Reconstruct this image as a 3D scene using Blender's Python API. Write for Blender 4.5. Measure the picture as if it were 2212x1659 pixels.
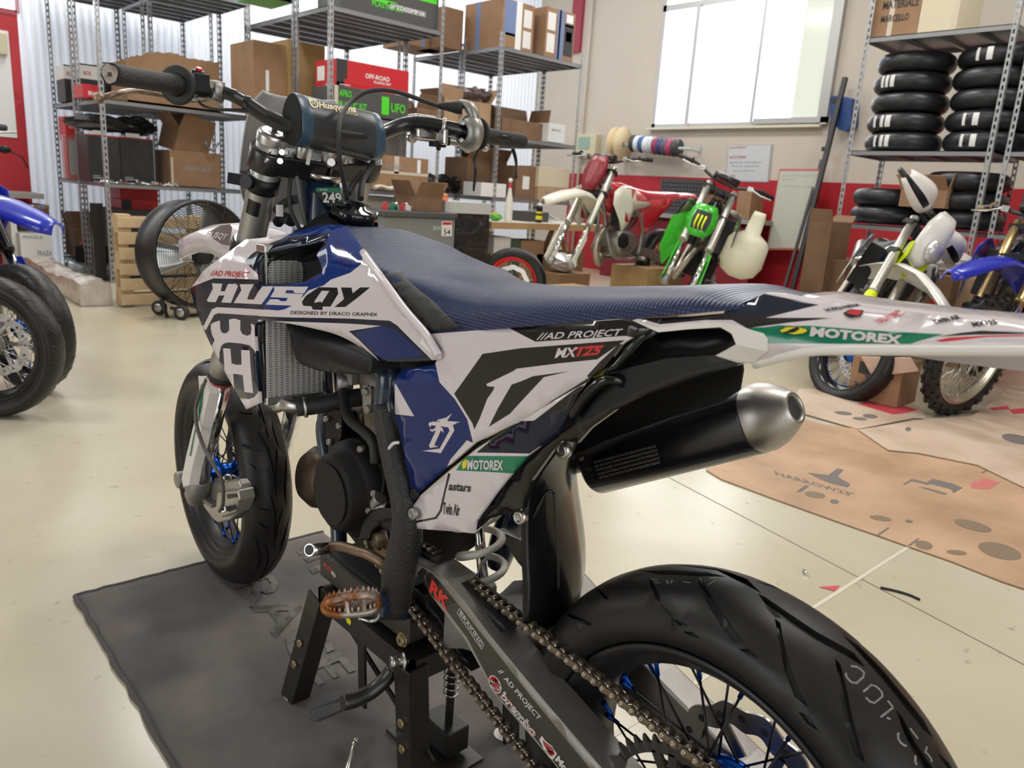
import bpy, math, random
from math import pi, sin, cos, sqrt, atan2, radians
from mathutils import Vector, Matrix, Euler
from mathutils.geometry import delaunay_2d_cdt, tessellate_polygon
V = Vector
random.seed(7)
SC = bpy.context.scene
for o in list(bpy.data.objects): bpy.data.objects.remove(o)
COL = SC.collection
# ------------------------------------------------------------------ camera
IW, IH, FPX = 2212.0, 1659.0, 1660.45
CAM = V((-0.3898, 0.7779, 1.0458)); YAW, PIT, ROL = -0.760488, 0.241372, 0.066089
FW = V((cos(PIT)*cos(YAW), cos(PIT)*sin(YAW), -sin(PIT)))
_r0 = V((sin(YAW), -cos(YAW), 0)); _u0 = _r0.cross(FW)
RT = _r0*cos(ROL)+_u0*sin(ROL); UP = -_r0*sin(ROL)+_u0*cos(ROL)
cd = bpy.data.cameras.new('camera'); cam = bpy.data.objects.new('camera', cd); COL.objects.link(cam)
cd.sensor_fit = 'HORIZONTAL'; cd.sensor_width = 36; cd.lens = 36*FPX/IW; cd.clip_start = .02; cd.clip_end = 200
cam.matrix_world = Matrix(((RT.x, UP.x, -FW.x, CAM.x), (RT.y, UP.y, -FW.y, CAM.y), (RT.z, UP.z, -FW.z, CAM.z), (0, 0, 0, 1)))
cd.dof.use_dof = True; cd.dof.focus_distance = 1.35; cd.dof.aperture_fstop = 8.0
SC.camera = cam
# ------------------------------------------------------------------ world, sun-lit haze outside, lamps, exposure
wd = bpy.data.worlds.new('daylight'); SC.world = wd; wd.use_nodes = True
wd.node_tree.nodes['Background'].inputs[0].default_value = (.86, .93, 1, 1)
wd.node_tree.nodes['Background'].inputs[1].default_value = 1.0
def area(name, loc, to, sx, sy, w, col=(1, 1, 1)):
    l = bpy.data.lights.new(name, 'AREA'); l.shape = 'RECTANGLE'; l.size = sx; l.size_y = sy; l.energy = w; l.color = col
    o = bpy.data.objects.new(name, l); COL.objects.link(o); o.location = loc
    o.rotation_euler = (V(to)-V(loc)).to_track_quat('-Z', 'Y').to_euler(); return o
SUNLIT = []
area('back_fill_light', (-5.6, 1.0, 2.2), (2, -2, .8), 5, 3.6, 90, (1, .97, .93))  # added fill light behind the camera, in an assumed door opening
area('side_fill_light', (1.2, 5.2, 1.7), (1.2, -4, 1.2), 2.6, 2.6, 42, (1, .98, .95))  # added unseen light, sized and placed for its reflection in the side panel
for i, (lx, ly) in enumerate(((0.5, -1.8), (4.2, -1.8), (7.4, -1.8), (0.5, -5.2), (4.2, -5.2), (7.2, -5.6), (4.2, 2.0))):
    area('ceiling_fill_light', (lx, ly, 4.9), (lx, ly, 0), 1.6, .5, 62, (1, .98, .94))  # added overhead fill for even brightness, without any lamp fixtures
SC.view_settings.view_transform = 'Standard'; SC.view_settings.look = 'None'
SC.view_settings.gamma = 1; SC.view_settings.exposure = 0.28
try: SC.view_settings.use_curve_mapping = False
except Exception: pass
# ------------------------------------------------------------------ picture measurements -> points in the room
def ray(px, py): return FW+RT*((px-IW/2)/FPX)-UP*((py-IH/2)/FPX)
def PY(px, py, y): d = ray(px, py); return CAM+d*((y-CAM.y)/d.y)
def PX(px, py, x): d = ray(px, py); return CAM+d*((x-CAM.x)/d.x)
def PZ(px, py, z=0.): d = ray(px, py); return CAM+d*((z-CAM.z)/d.z)
def PD(px, py, t): return CAM+ray(px, py)*t
def SF(px, py, Y):
    p = PY(px, py, .12)
    for _ in range(14): p = PY(px, py, .5*p.y+.5*Y(p.x, p.z))
    return p
def K(x0, y0, s, pts): return [(x0+a/s, y0+b/s) for a, b in pts]
# ------------------------------------------------------------------ materials
MATS = {}
def mat(name, col, rough=.5, metal=0., coat=0., spec=.5, bump=None, noise=None, emis=None, sheen=0, trans=None, alpha=1.):
    if name in MATS: return MATS[name]
    m = bpy.data.materials.new(name); m.use_nodes = True; nt = m.node_tree; b = nt.nodes['Principled BSDF']
    I = b.inputs; I['Base Color'].default_value = (*col, 1); I['Roughness'].default_value = rough; I['Metallic'].default_value = metal
    I['Specular IOR Level'].default_value = spec; I['Coat Weight'].default_value = coat; I['Coat Roughness'].default_value = .04
    if sheen: I['Sheen Weight'].default_value = sheen
    if trans: I['Transmission Weight'].default_value = trans
    I['Alpha'].default_value = alpha
    if emis: I['Emission Color'].default_value = (*emis[0], 1); I['Emission Strength'].default_value = emis[1]
    N = nt.nodes.new; L = nt.links.new
    tc = N('ShaderNodeTexCoord')
    if noise:   # (scale, colour2, lo, hi[, detail])
        n = N('ShaderNodeTexNoise'); n.inputs['Scale'].default_value = noise[0]; n.inputs['Detail'].default_value = noise[4] if len(noise) > 4 else 5
        L(tc.outputs['Object'], n.inputs['Vector']); mr = N('ShaderNodeMapRange'); mr.inputs[1].default_value = noise[2]; mr.inputs[2].default_value = noise[3]
        L(n.outputs[0], mr.inputs[0]); mx = N('ShaderNodeMix'); mx.data_type = 'RGBA'
        mx.inputs[6].default_value = (*col, 1); mx.inputs[7].default_value = (*noise[1], 1)
        L(mr.outputs[0], mx.inputs[0]); L(mx.outputs[2], I['Base Color'])
    if bump:    # (kind, scale, strength, distance)
        if bump[0] == 'noise':
            n = N('ShaderNodeTexNoise'); n.inputs['Scale'].default_value = bump[1]; n.inputs['Detail'].default_value = 4; L(tc.outputs['Object'], n.inputs['Vector']); out = n.outputs[0]
        elif bump[0] in 'xyz':
            n = N('ShaderNodeTexWave'); n.wave_type = 'BANDS'; n.bands_direction = bump[0].upper(); n.inputs['Scale'].default_value = bump[1]; L(tc.outputs['Object'], n.inputs['Vector']); out = n.outputs[0]
        else:
            n = N('ShaderNodeTexVoronoi'); n.inputs['Scale'].default_value = bump[1]; L(tc.outputs['Object'], n.inputs['Vector']); out = n.outputs[0]
        bp = N('ShaderNodeBump'); bp.inputs['Strength'].default_value = bump[2]; bp.inputs['Distance'].default_value = bump[3]
        L(out, bp.inputs['Height']); L(bp.outputs[0], I['Normal'])
    MATS[name] = m; return m
def plas(name, col, rough=.3, coat=.0, **k): return mat(name, col, rough, 0, coat, **k)
BLK = plas('black_plastic', (.008, .008, .009), .4, spec=.3, bump=('noise', 400, .08, .001))
GBLK = plas('gloss_black_plastic', (.004, .005, .006), .13, .15, spec=.45)
RUB = mat('rubber', (.018, .018, .019), .6, bump=('noise', 300, .15, .001))
TYRE = mat('tyre_rubber', (.012, .011, .011), .42, spec=.35, noise=(9, (.026, .024, .021), .45, .75), bump=('noise', 260, .12, .0006))
ALU = mat('aluminium', (.56, .55, .53), .34, 1, noise=(30, (.42, .41, .39), .4, .7))
ALUB = mat('cast_aluminium', (.36, .35, .34), .5, .9, bump=('noise', 220, .15, .0006), noise=(14, (.2, .18, .16), .4, .75))
STEEL = mat('steel', (.6, .58, .55), .24, 1)
CHROME = mat('chrome', (.72, .72, .72), .08, 1)
DARKM = mat('dark_metal', (.05, .05, .052), .4, .8)
BLKM = mat('black_coated_steel', (.013, .013, .014), .3, .0, .25, noise=(20, (.03, .028, .026), .5, .8))
WHT = plas('white_graphics', (.66, .60, .62), .16, .35, spec=.4)
WHTP = plas('white_plastic', (.72, .69, .66), .33)
NAVY = plas('navy_graphics', (.004, .009, .028), .10, .12, spec=.42)
BLU = plas('blue_graphics', (.006, .028, .17), .10, .12, spec=.42)
BLUD = plas('deep_blue_graphics', (.005, .02, .13), .10, .12, spec=.42, noise=(7, (.03, .012, .13), .55, .8))
CHAR = plas('charcoal_graphics', (.014, .012, .013), .10, .12, spec=.42)
RED = plas('red_graphics', (.55, .02, .03), .2, .5)
GRN = plas('green_graphics', (.0, .18, .095), .2, .5)
YEL = plas('yellow_graphics', (.72, .62, .02), .3)
ANOB = mat('blue_anodised', (.01, .1, .55), .22, .9)
FRAMEB = mat('dark_blue_frame_paint', (.008, .02, .05), .25, .0, .5)
CARD = mat('cardboard', (.34, .2, .11), .75, noise=(6, (.28, .16, .085), .35, .7))
CARD2 = mat('brown_cardboard', (.22, .125, .07), .78, noise=(6, (.17, .095, .05), .35, .7))
CARD3 = mat('pale_cardboard', (.45, .3, .18), .75, noise=(7, (.38, .25, .15), .35, .7))
INK = mat('dark_print', (.03, .03, .032), .6)
PAPER = mat('paper_label', (.75, .74, .72), .6)
GALV = mat('galvanised_steel', (.48, .49, .50), .42, .75, noise=(40, (.3, .31, .32), .4, .7))
GALVD = mat('shelf_steel', (.30, .31, .32), .4, .7)
TAPE = mat('packing_tape', (.62, .56, .46), .2, coat=.5)
# ------------------------------------------------------------------ objects
WL = {}
def tag(o, label=None, cat=None, group=None, kind=None):
    if label: o['label'] = label
    if cat: o['category'] = cat
    if group: o['group'] = group
    if kind: o['kind'] = kind
    return o
def thing(name, label, cat, loc=(0, 0, 0), rot=(0, 0, 0), group=None):
    o = bpy.data.objects.new(name, None); COL.objects.link(o); o.location = loc; o.rotation_euler = rot; o.empty_display_size = .1
    WL[o.name] = V((0, 0, 0)) if any(rot) else V(loc)
    return tag(o, label, cat, group)
class MB:
    def __init__(s): s.v = []; s.f = []; s.m = []; s.s = []
    def add(s, vs, fs, mi=0, smooth=False):
        n = len(s.v); s.v += [V(v) for v in vs]; s.f += [tuple(i+n for i in f) for f in fs]; s.m += [mi]*len(fs); s.s += [smooth]*len(fs); return s
    def box(s, c, size, R=None, mi=0):
        c = V(c); h = V(size)/2; vs = []
        for a in (-1, 1):
            for b in (-1, 1):
                for d in (-1, 1):
                    v = V((a*h.x, b*h.y, d*h.z)); vs.append(c+(R @ v if R else v))
        return s.add(vs, [(0, 1, 3, 2), (4, 6, 7, 5), (0, 4, 5, 1), (2, 3, 7, 6), (0, 2, 6, 4), (1, 5, 7, 3)], mi)
    def bar(s, p0, p1, w, h, up=(0, 0, 1), mi=0):
        p0, p1 = V(p0), V(p1); d = p1-p0; R = frame(d, V(up)); return s.box((p0+p1)/2, (d.length, w, h), R, mi)
    def tube(s, pts, r, n=10, mi=0, caps=True, closed=False, flat=1., up=None):
        pts = [V(p) for p in pts]; N = len(pts); rr = r if isinstance(r, (list, tuple)) else [r]*N
        T = []
        for i in range(N):
            a = pts[i-1] if (i > 0 or closed) else pts[i]; b = pts[(i+1) % N] if (i < N-1 or closed) else pts[i]
            t = (b-a); T.append(t.normalized() if t.length > 1e-9 else V((0, 0, 1)))
        u = V(up) if up else (V((0, 0, 1)) if abs(T[0].z) < .9 else V((1, 0, 0)))
        u = (u-T[0]*u.dot(T[0])).normalized(); vs = []
        for i in range(N):
            u = (u-T[i]*u.dot(T[i])).normalized(); w = T[i].cross(u)
            for k in range(n):
                a = 2*pi*k/n; vs.append(pts[i]+u*(rr[i]*flat*sin(a))+w*(rr[i]*cos(a)))
        fs = []
        for i in range(N if closed else N-1):
            j = (i+1) % N
            for k in range(n): fs.append((i*n+k, i*n+(k+1) % n, j*n+(k+1) % n, j*n+k))
        s.add(vs, fs, mi, True)
        if caps and not closed:
            b = len(s.v)-len(vs); s.f += [tuple(b+k for k in range(n))[::-1], tuple(b+(N-1)*n+k for k in range(n))]; s.m += [mi, mi]; s.s += [False, False]
        return s
    def cyl(s, p0, p1, r0, r1=None, n=16, mi=0): return s.tube([p0, p1], [r0, r0 if r1 is None else r1], n, mi)
    def lathe(s, prof, o=(0, 0, 0), ax=(0, 1, 0), n=32, mi=0, a0=0, a1=2*pi, closed=False):
        o = V(o); R = frame(V(ax), V((0, 0, 1)) if abs(V(ax).normalized().z) < .9 else V((1, 0, 0))); full = a1-a0 > 6.28; m = n if full else n+1; vs = []
        mis = mi if isinstance(mi, (list, tuple)) else None
        for k in range(m):
            a = a0+(a1-a0)*k/n
            for r, h in prof: vs.append(o+R @ V((h, r*cos(a), r*sin(a))))
        P = len(prof); fs = []; ms = []
        for k in range(n):
            j = (k+1) % m
            for i in range(P if closed else P-1): q = (i+1) % P; fs.append((k*P+i, k*P+q, j*P+q, j*P+i)); ms.append(mis[i] if mis else mi)
        s.add(vs, fs, 0, True); s.m[-len(fs):] = ms; return s
    def poly(s, pts, vec, mi=0, smooth=False, mi2=None):
        pts = [V(p) for p in pts]; n = len(pts); vec = V(vec); vs = pts+[p+vec for p in pts]
        tri = tessellate_polygon([pts]); s.add(vs, [tuple(t) for t in tri]+[tuple(i+n for i in t[::-1]) for t in tri], mi, smooth)
        b = len(s.v)-2*n
        for i in range(n): j = (i+1) % n; s.f.append((b+i, b+j, b+n+j, b+n+i)); s.m.append(mi if mi2 is None else mi2); s.s.append(False)
        return s
    def loft(s, rings, mi=0, closed=True, caps=True, smooth=True):
        n = len(rings[0]); vs = [V(p) for r in rings for p in r]; fs = []
        for i in range(len(rings)-1):
            for k in range(n if closed else n-1): j = (k+1) % n; fs.append((i*n+k, i*n+j, (i+1)*n+j, (i+1)*n+k))
        s.add(vs, fs, mi, smooth)
        if caps and closed:
            b = len(s.v)-len(vs); s.f += [tuple(b+k for k in range(n))[::-1], tuple(b+(len(rings)-1)*n+k for k in range(n))]; s.m += [mi, mi]; s.s += [False]*2
        return s
    def sph(s, c, r, n=12, mi=0, sc=(1, 1, 1)):
        c = V(c); vs = []; fs = []; h = n//2
        for i in range(h+1):
            t = pi*i/h
            for k in range(n): a = 2*pi*k/n; vs.append(c+V((r*sc[0]*sin(t)*cos(a), r*sc[1]*sin(t)*sin(a), r*sc[2]*cos(t))))
        for i in range(h):
            for k in range(n): fs.append((i*n+k, (i+1)*n+k, (i+1)*n+(k+1) % n, i*n+(k+1) % n))
        return s.add(vs, fs, mi, True)
    def hexb(s, p, d, r, h, mi=0): p = V(p); d = V(d).normalized(); return s.tube([p, p+d*h], r, 6, mi)
    def mirror_y(s):
        t = MB(); t.v = [V((v.x, -v.y, v.z)) for v in s.v]; t.f = [f[::-1] for f in s.f]; t.m = s.m[:]; t.s = s.s[:]; return t
def frame(d, up):
    x = d.normalized(); y = up.cross(x)
    if y.length < 1e-6: y = V((0, 1, 0)).cross(x)
    y.normalize(); z = x.cross(y); return Matrix((x, y, z)).transposed()
def obj(name, mb, mats, parent=None, label=None, bevel=0, local=False, sub=0, solid=0, fix=False):
    mats = mats if isinstance(mats, (list, tuple)) else [mats]
    vs = mb.v; c = V((0, 0, 0))
    if not local:
        mn = V([min(v[i] for v in vs) for i in range(3)]); mx = V([max(v[i] for v in vs) for i in range(3)]); c = V(((mn.x+mx.x)/2, (mn.y+mx.y)/2, mn.z))
    me = bpy.data.meshes.new(name); me.from_pydata([v-c for v in vs], [], mb.f)
    for m in mats: me.materials.append(m)
    me.polygons.foreach_set('material_index', mb.m); me.polygons.foreach_set('use_smooth', mb.s)
    me.update(); me.validate()
    if fix:
        import bmesh
        bm = bmesh.new(); bm.from_mesh(me); bmesh.ops.recalc_face_normals(bm, faces=bm.faces); bm.to_mesh(me); bm.free()
    o = bpy.data.objects.new(name, me); COL.objects.link(o); pl = V((0, 0, 0))
    if parent is not None: o.parent = parent; pl = WL[parent.name]
    o.location = c-pl; WL[o.name] = c
    if label: o['label'] = label
    if bevel:
        b = o.modifiers.new('bevel', 'BEVEL'); b.width = bevel; b.segments = 2; b.limit_method = 'ANGLE'; b.angle_limit = radians(40)
    if solid: q = o.modifiers.new('solid', 'SOLIDIFY'); q.thickness = solid
    if sub: q = o.modifiers.new('sub', 'SUBSURF'); q.levels = q.render_levels = sub
    return o
def copytree(o, loc=None, rot=None, label=None, parent=None):
    r = o.copy(); COL.objects.link(r); r.parent = parent if parent is not None else None
    if parent is not None: r.parent = parent
    if loc is not None: r.location = loc
    if rot is not None: r.rotation_euler = rot
    if label: r['label'] = label
    for c in o.children:
        copytree(c, parent=r)
    WL[r.name] = V(r.location); return r
def sm(pts, k=4, closed=False):
    pts = [V(p) if len(p) == 3 else V((p[0], p[1], 0)) for p in pts]; n = len(pts); out = []
    for i in range(n if closed else n-1):
        p0 = pts[i-1] if (i or closed) else pts[0]; p1 = pts[i]; p2 = pts[(i+1) % n]; p3 = pts[(i+2) % n] if (closed or i+2 < n) else pts[-1]
        for j in range(k):
            t = j/k; out.append(.5*((2*p1)+(p2-p0)*t+(2*p0-5*p1+4*p2-p3)*t*t+(3*p1-p0-3*p2+p3)*t*t*t))
    if not closed: out.append(pts[-1])
    return out
def inside(x, y, P):
    c = False; j = len(P)-1
    for i in range(len(P)):
        a, b = P[i], P[j]
        if (a[1] > y) != (b[1] > y) and x < (b[0]-a[0])*(y-a[1])/(b[1]-a[1])+a[0]: c = not c
        j = i
    return c
_tx = {}
def textmesh(s, bold=0.):
    if (s, bold) in _tx: return _tx[(s, bold)]
    c = bpy.data.curves.new('lettering', 'FONT'); c.body = s; c.size = 1; c.offset = bold; c.resolution_u = 2
    o = bpy.data.objects.new('lettering', c); COL.objects.link(o); bpy.context.view_layer.update()
    me = bpy.data.meshes.new_from_object(o.evaluated_get(bpy.context.evaluated_depsgraph_get()))
    v = [(p.co.x, p.co.y) for p in me.vertices]; f = [tuple(p.vertices) for p in me.polygons]
    bpy.data.objects.remove(o); bpy.data.curves.remove(c); bpy.data.meshes.remove(me)
    if v:
        x0 = min(a for a, b in v); x1 = max(a for a, b in v); v = [((a-x0)/(x1-x0), b) for a, b in v]
    _tx[(s, bold)] = (v, f); return v, f
CAPH = .70
def puttext(mb, s, p0, p1, up, fn, mi, bold=.0, tri=True):
    """letters from p0 to p1 along the base line, `up` is the vector of a capital's height; fn maps to 3D"""
    v, f = textmesh(s, bold); vs = [fn(p0[0]+(p1[0]-p0[0])*a+up[0]*b/CAPH, p0[1]+(p1[1]-p0[1])*a+up[1]*b/CAPH) for a, b in v]
    mb.add(vs, f, mi)
def wtext(mb, s, p0, p1, up, off, mi, bold=.0):
    p0, p1, up, off = V(p0), V(p1), V(up), V(off); v, f = textmesh(s, bold)
    mb.add([p0+(p1-p0)*a+up*(b/CAPH)+off for a, b in v], f, mi)
def panel(name, outline, Y, mats, paints=(), texts=(), thick=.004, step=.02, parent=None, holes=(), label=None, both=False, lift=.0006, base=0):
    """a moulded panel: the outline is measured in the photograph on the surface y = Y(x, z)"""
    def to2(pl): q = [SF(p[0], p[1], Y) for p in pl]; return [(a.x, a.z) for a in q]
    out = to2(outline); hs = [to2(h) for h in holes]; ps = [(to2(p), mi) for p, mi in paints]
    vs = []; ed = []
    def ring(P):
        b = len(vs); n = len(P)
        for i in range(n):
            a, c = V(P[i]), V(P[(i+1) % n]); m = max(1, int((c-a).length/step))
            for k in range(m): vs.append(a+(c-a)*(k/m))
        e = len(vs)
        for i in range(b, e): ed.append((i, i+1 if i+1 < e else b))
    ring(out)
    for h in hs: ring(h)
    for p, mi in ps: ring(p)
    xs = [p[0] for p in out]; zs = [p[1] for p in out]; x = min(xs)+step*.5
    while x < max(xs):
        z = min(zs)+step*.5
        while z < max(zs):
            if inside(x, z, out): vs.append(V((x, z)))
            z += step
        x += step
    r = delaunay_2d_cdt([V(v).to_2d() if len(v) == 3 else v for v in vs], ed, [], 0, 1e-6)
    rv, rf = r[0], r[2]; mb = MB(); fs = []; ms = []
    for f in rf:
        cx = sum(rv[i].x for i in f)/len(f); cz = sum(rv[i].y for i in f)/len(f)
        if not inside(cx, cz, out) or any(inside(cx, cz, h) for h in hs): continue
        mi = base
        for p, m in ps:
            if inside(cx, cz, p): mi = m
        fs.append(f); ms.append(mi)
    n = len(rv); top = [V((p.x, Y(p.x, p.y), p.y)) for p in rv]; bot = [V((p.x, p.y-thick, p.z)) for p in top]
    # orient +y
    F = []
    for f in fs:
        a, b, c = (top[i] for i in f[:3])
        F.append(f if (b-a).cross(c-a).y > 0 else f[::-1])
    mb.add(top+bot, F, 0, True); mb.m = ms[:]
    mb.f += [tuple(i+n for i in f[::-1]) for f in F]; mb.m += [base]*len(F); mb.s += [True]*len(F)
    cnt = {}
    for k, f in enumerate(F):
        for i in range(len(f)):
            e = (f[i], f[(i+1) % len(f)]); cnt[e] = ms[k]
    def nearo(p): return min(((V(o).lerp(V(q), max(0, min(1, (p-V(o)).dot(V(q)-V(o))/max(1e-9, (V(q)-V(o)).length_squared))))-p).length for o, q in zip(out, out[1:]+out[:1])))
    for (a, b), mi in list(cnt.items()):
        if (b, a) not in cnt and hs and nearo((V((top[a].x, top[a].z))+V((top[b].x, top[b].z)))/2) > .003: mi = len(mats)-1
        if (b, a) not in cnt: mb.f.append((b, a, a+n, b+n)); mb.m.append(mi); mb.s.append(False)
    for t in texts:
        fn = lambda a, b: SF(a, b, Y)+V((0, lift, 0))
        if t[0] == 'p': P3 = [fn(p[0], p[1]) for p in t[1]]; mb.add(P3, [tuple(q) for q in tessellate_polygon([P3])], t[2])
        else: puttext(mb, t[0], t[1], t[2], t[3], fn, t[4], t[5] if len(t) > 5 else 0.)
    o = obj(name, mb, mats, parent, label=label)
    if both: obj(name, mb.mirror_y(), mats, parent)
    return o
def interp(tab, x):
    if x <= tab[0][0]: return tab[0][1]
    for (a, u), (b, w) in zip(tab, tab[1:]):
        if x <= b: t = (x-a)/(b-a); t = t*t*(3-2*t); return u+(w-u)*t
    return tab[-1][1]
# ================================================================== wheels, shared by all motorcycles
from mathutils.bvhtree import BVHTree
def tyre_profile(R, w, h=.055, n=9):
    pr = [(R-.082, w*.30), (R-.078, w*.40), (R-.066, w*.47)]
    for i in range(n+1): t = pi/2-pi*i/n; pr.append((R-h+h*cos(t), w/2*sin(t)))
    return pr+[(R-.066, -w*.47), (R-.078, -w*.40), (R-.082, -w*.30)]
def road_tyre(c, R, w, grooves, lean, turn=0., seg=110, depth=.004, reps=1, parent=None, name='tyre', extra=()):
    """grooves: outlines measured in the photograph on this tyre; they are cut as real grooves"""
    prof = [(r, y) for r, y in tyre_profile(R, w)][::-1]; L = [0.]
    for a, b in zip(prof, prof[1:]): L.append(L[-1]+sqrt((a[0]-b[0])**2+(a[1]-b[1])**2))
    RZ = Matrix.Rotation(turn, 3, 'Z')
    def at(a, s, d=0.):
        s = min(max(s, 0), L[-1])
        for i in range(len(L)-1):
            if s <= L[i+1]+1e-9: t = (s-L[i])/(L[i+1]-L[i]); r = prof[i][0]*(1-t)+prof[i+1][0]*t; y = prof[i][1]*(1-t)+prof[i+1][1]*t; break
        ny = y/(w/2); r -= d*(1-.5*abs(ny)); y -= d*.5*ny
        return c+RZ @ V((r*cos(a), y, r*sin(a)))
    S0 = 14; base = []; fb = []
    for i in range(seg):
        for j in range(S0+1): base.append(at(2*pi*i/seg, L[-1]*j/S0))
    for i in range(seg):
        for j in range(S0): q = (i+1) % seg; fb.append((i*(S0+1)+j, i*(S0+1)+j+1, q*(S0+1)+j+1, q*(S0+1)+j))
    bv = BVHTree.FromPolygons(base, fb); gs = []
    for g in grooves:
        pl = []
        for px, py in g:
            h = bv.ray_cast(CAM, ray(px, py).normalized())[0]
            if h is None: break
            q = RZ.transposed() @ (h-c); r = sqrt(q.x**2+q.z**2); a = atan2(q.z, q.x); best = None
            for i in range(len(L)-1):
                pa, pb = V(prof[i]), V(prof[i+1]); t = max(0, min(1, (V((r, q.y))-pa).dot(pb-pa)/(pb-pa).length_squared)); d = (V((r, q.y))-pa.lerp(pb, t)).length
                if best is None or d < best[0]: best = (d, L[i]+t*(L[i+1]-L[i]))
            pl.append((a, best[1]))
        if len(pl) == len(g):
            a0 = pl[0][0]; gs.append([(a0+((a-a0+pi) % (2*pi)-pi), s) for a, s in pl])
    if not gs: gs = []
    allg = []
    for k in range(reps):
        for g in gs:
            allg.append([(a+2*pi*k/reps, s) for a, s in g]); allg.append([(a+2*pi*k/reps+.16, L[-1]-s) for a, s in g])
    # drop overlaps, keep the traced ones
    keep = []; boxes = []
    allg.sort(key=lambda g: 0 if g in gs else 1)
    for g in allg:
        m = sum(a for a, s in g)/len(g); sh = -2*pi*math.floor(m/(2*pi)); g = [(a+sh, s) for a, s in g]
        if min(a for a, s in g) < .02 or max(a for a, s in g) > 2*pi-.02 or min(s for a, s in g) < .004 or max(s for a, s in g) > L[-1]-.004: continue
        bb = (min(a for a, s in g)-.015, max(a for a, s in g)+.015, min(s for a, s in g)-.003, max(s for a, s in g)+.003)
        if any(any(inside(a, s, k) for a, s in g) or any(inside(a, s, g) for a, s in k) for k in keep): continue
        bad = False
        for k in keep:
            for i in range(len(g)):
                for j in range(len(k)):
                    p1, p2, p3, p4 = g[i-1], g[i], k[j-1], k[j]
                    d = (p2[0]-p1[0])*(p4[1]-p3[1])-(p2[1]-p1[1])*(p4[0]-p3[0])
                    if abs(d) < 1e-12: continue
                    t = ((p3[0]-p1[0])*(p4[1]-p3[1])-(p3[1]-p1[1])*(p4[0]-p3[0]))/d; u = ((p3[0]-p1[0])*(p2[1]-p1[1])-(p3[1]-p1[1])*(p2[0]-p1[0]))/d
                    if 0 <= t <= 1 and 0 <= u <= 1: bad = True; break
                if bad: break
            if bad: break
        if not bad: keep.append(g)
    vs = []; ed = []; k3 = R   # work in metres: (a*R, s)
    gpoly = [[(a*k3, s) for a, s in g] for g in keep]; gb = [(min(p[0] for p in g), max(p[0] for p in g), min(p[1] for p in g), max(p[1] for p in g)) for g in gpoly]
    for g in gpoly:
        b = len(vs); vs.extend(V(p) for p in g); e = len(vs); ed.extend((i, i+1 if i+1 < e else b) for i in range(b, e))
    for i in range(seg+1):
        for j in range(S0+1): vs.append(V((2*pi*i/seg*k3, L[-1]*j/S0)))
    r = delaunay_2d_cdt(vs, ed, [], 0, 1e-7); rv, rf = r[0], r[2]; n = len(rv)
    P3 = [at(p.x/k3, p.y) for p in rv]+[at(p.x/k3, p.y, depth) for p in rv]+[at(p.x/k3, p.y) for p in rv]
    mb = MB(); F = []; lowf = []; ctr = RZ @ V((0, 1, 0))
    for f in rf:
        a, b, d = (P3[i] for i in f[:3]); m = (a+b+d)/3-c; nrm = (b-a).cross(d-a); out = m-ctr*m.dot(ctr); rad = out.normalized()*(R-.05); F.append(f if nrm.dot(m-rad) > 0 else f[::-1])
        x = sum(rv[i].x for i in f)/len(f); y = sum(rv[i].y for i in f)/len(f)
        lowf.append(any(q[0] < x < q[1] and q[2] < y < q[3] and inside(x, y, g) for g, q in zip(gpoly, gb)))
    up_e = set(); wall = []
    for f, lo in zip(F, lowf):
        if lo:
            for i in range(len(f)): up_e.add((f[i], f[(i+1) % len(f)]))
    for f, lo in zip(F, lowf):
        if not lo:
            for i in range(len(f)):
                e = (f[(i+1) % len(f)], f[i])
                if e in up_e: wall.append((e[0]+2*n, e[1]+2*n, e[1]+n, e[0]+n))
    mb.add(P3, [tuple(i+n for i in f) if lo else f for f, lo in zip(F, lowf)], 0, True)
    for k, lo in enumerate(lowf):
        if lo: mb.s[k] = False
    mb.f += wall; mb.m += [0]*len(wall); mb.s += [False]*len(wall)
    mb.lathe([(R-.082, w*.30), (R-.10, w*.28), (R-.10, -w*.28), (R-.082, -w*.30)], c, ctr, 60)
    o = obj(name, mb, TYRE, parent); return o, at, L[-1]
def rim_prof(Rr, w):    # Rr: flange radius, w: width over the flanges
    h = w/2
    return [(Rr, h), (Rr+.001, h-.004), (Rr-.012, h-.006), (Rr-.016, h-.02), (Rr-.03, h-.032), (Rr-.032, 0), (Rr-.03, -h+.032), (Rr-.016, -h+.02), (Rr-.012, -h+.006), (Rr+.001, -h+.004), (Rr, -h), (Rr-.006, -h), (Rr-.018, -h+.012), (Rr-.024, -h+.022), (Rr-.036, -h+.034), (Rr-.038, 0), (Rr-.036, h-.034), (Rr-.024, h-.022), (Rr-.018, h-.012), (Rr-.006, h)]
def spokes(c, Rr, w, n, rh, wh, turn=0., rs=.0017, mats=(DARKM, ANOB), parent=None, single=True, stag=.35):
    RZ = Matrix.Rotation(turn, 3, 'Z'); sp = MB(); npl = MB(); Ro = Rr-.037
    for k in range(n):
        a = 2*pi*(k+.5)/n; sd = 1 if k % 2 else -1; tw = stag*(1 if (k//2) % 2 else -1)*1.6
        p0 = RZ @ V((Ro*cos(a), sd*.010, Ro*sin(a))); p1 = RZ @ V((rh*cos(a+tw), sd*wh, rh*sin(a+tw))); d = (p1-p0).normalized()
        A, B = (MB(), MB()) if single else (sp, npl)
        A.tube([c+p0+d*.012, c+p1], rs, 6, 0); B.tube([c+p0, c+p0+d*.006, c+p0+d*.007, c+p0+d*.02], [.0042, .0042, .0033, .003], 6, 0)
        if single: obj('spoke', A, mats[0], parent); obj('spoke_nipple', B, mats[1], parent)
    if not single: return sp, npl
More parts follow.
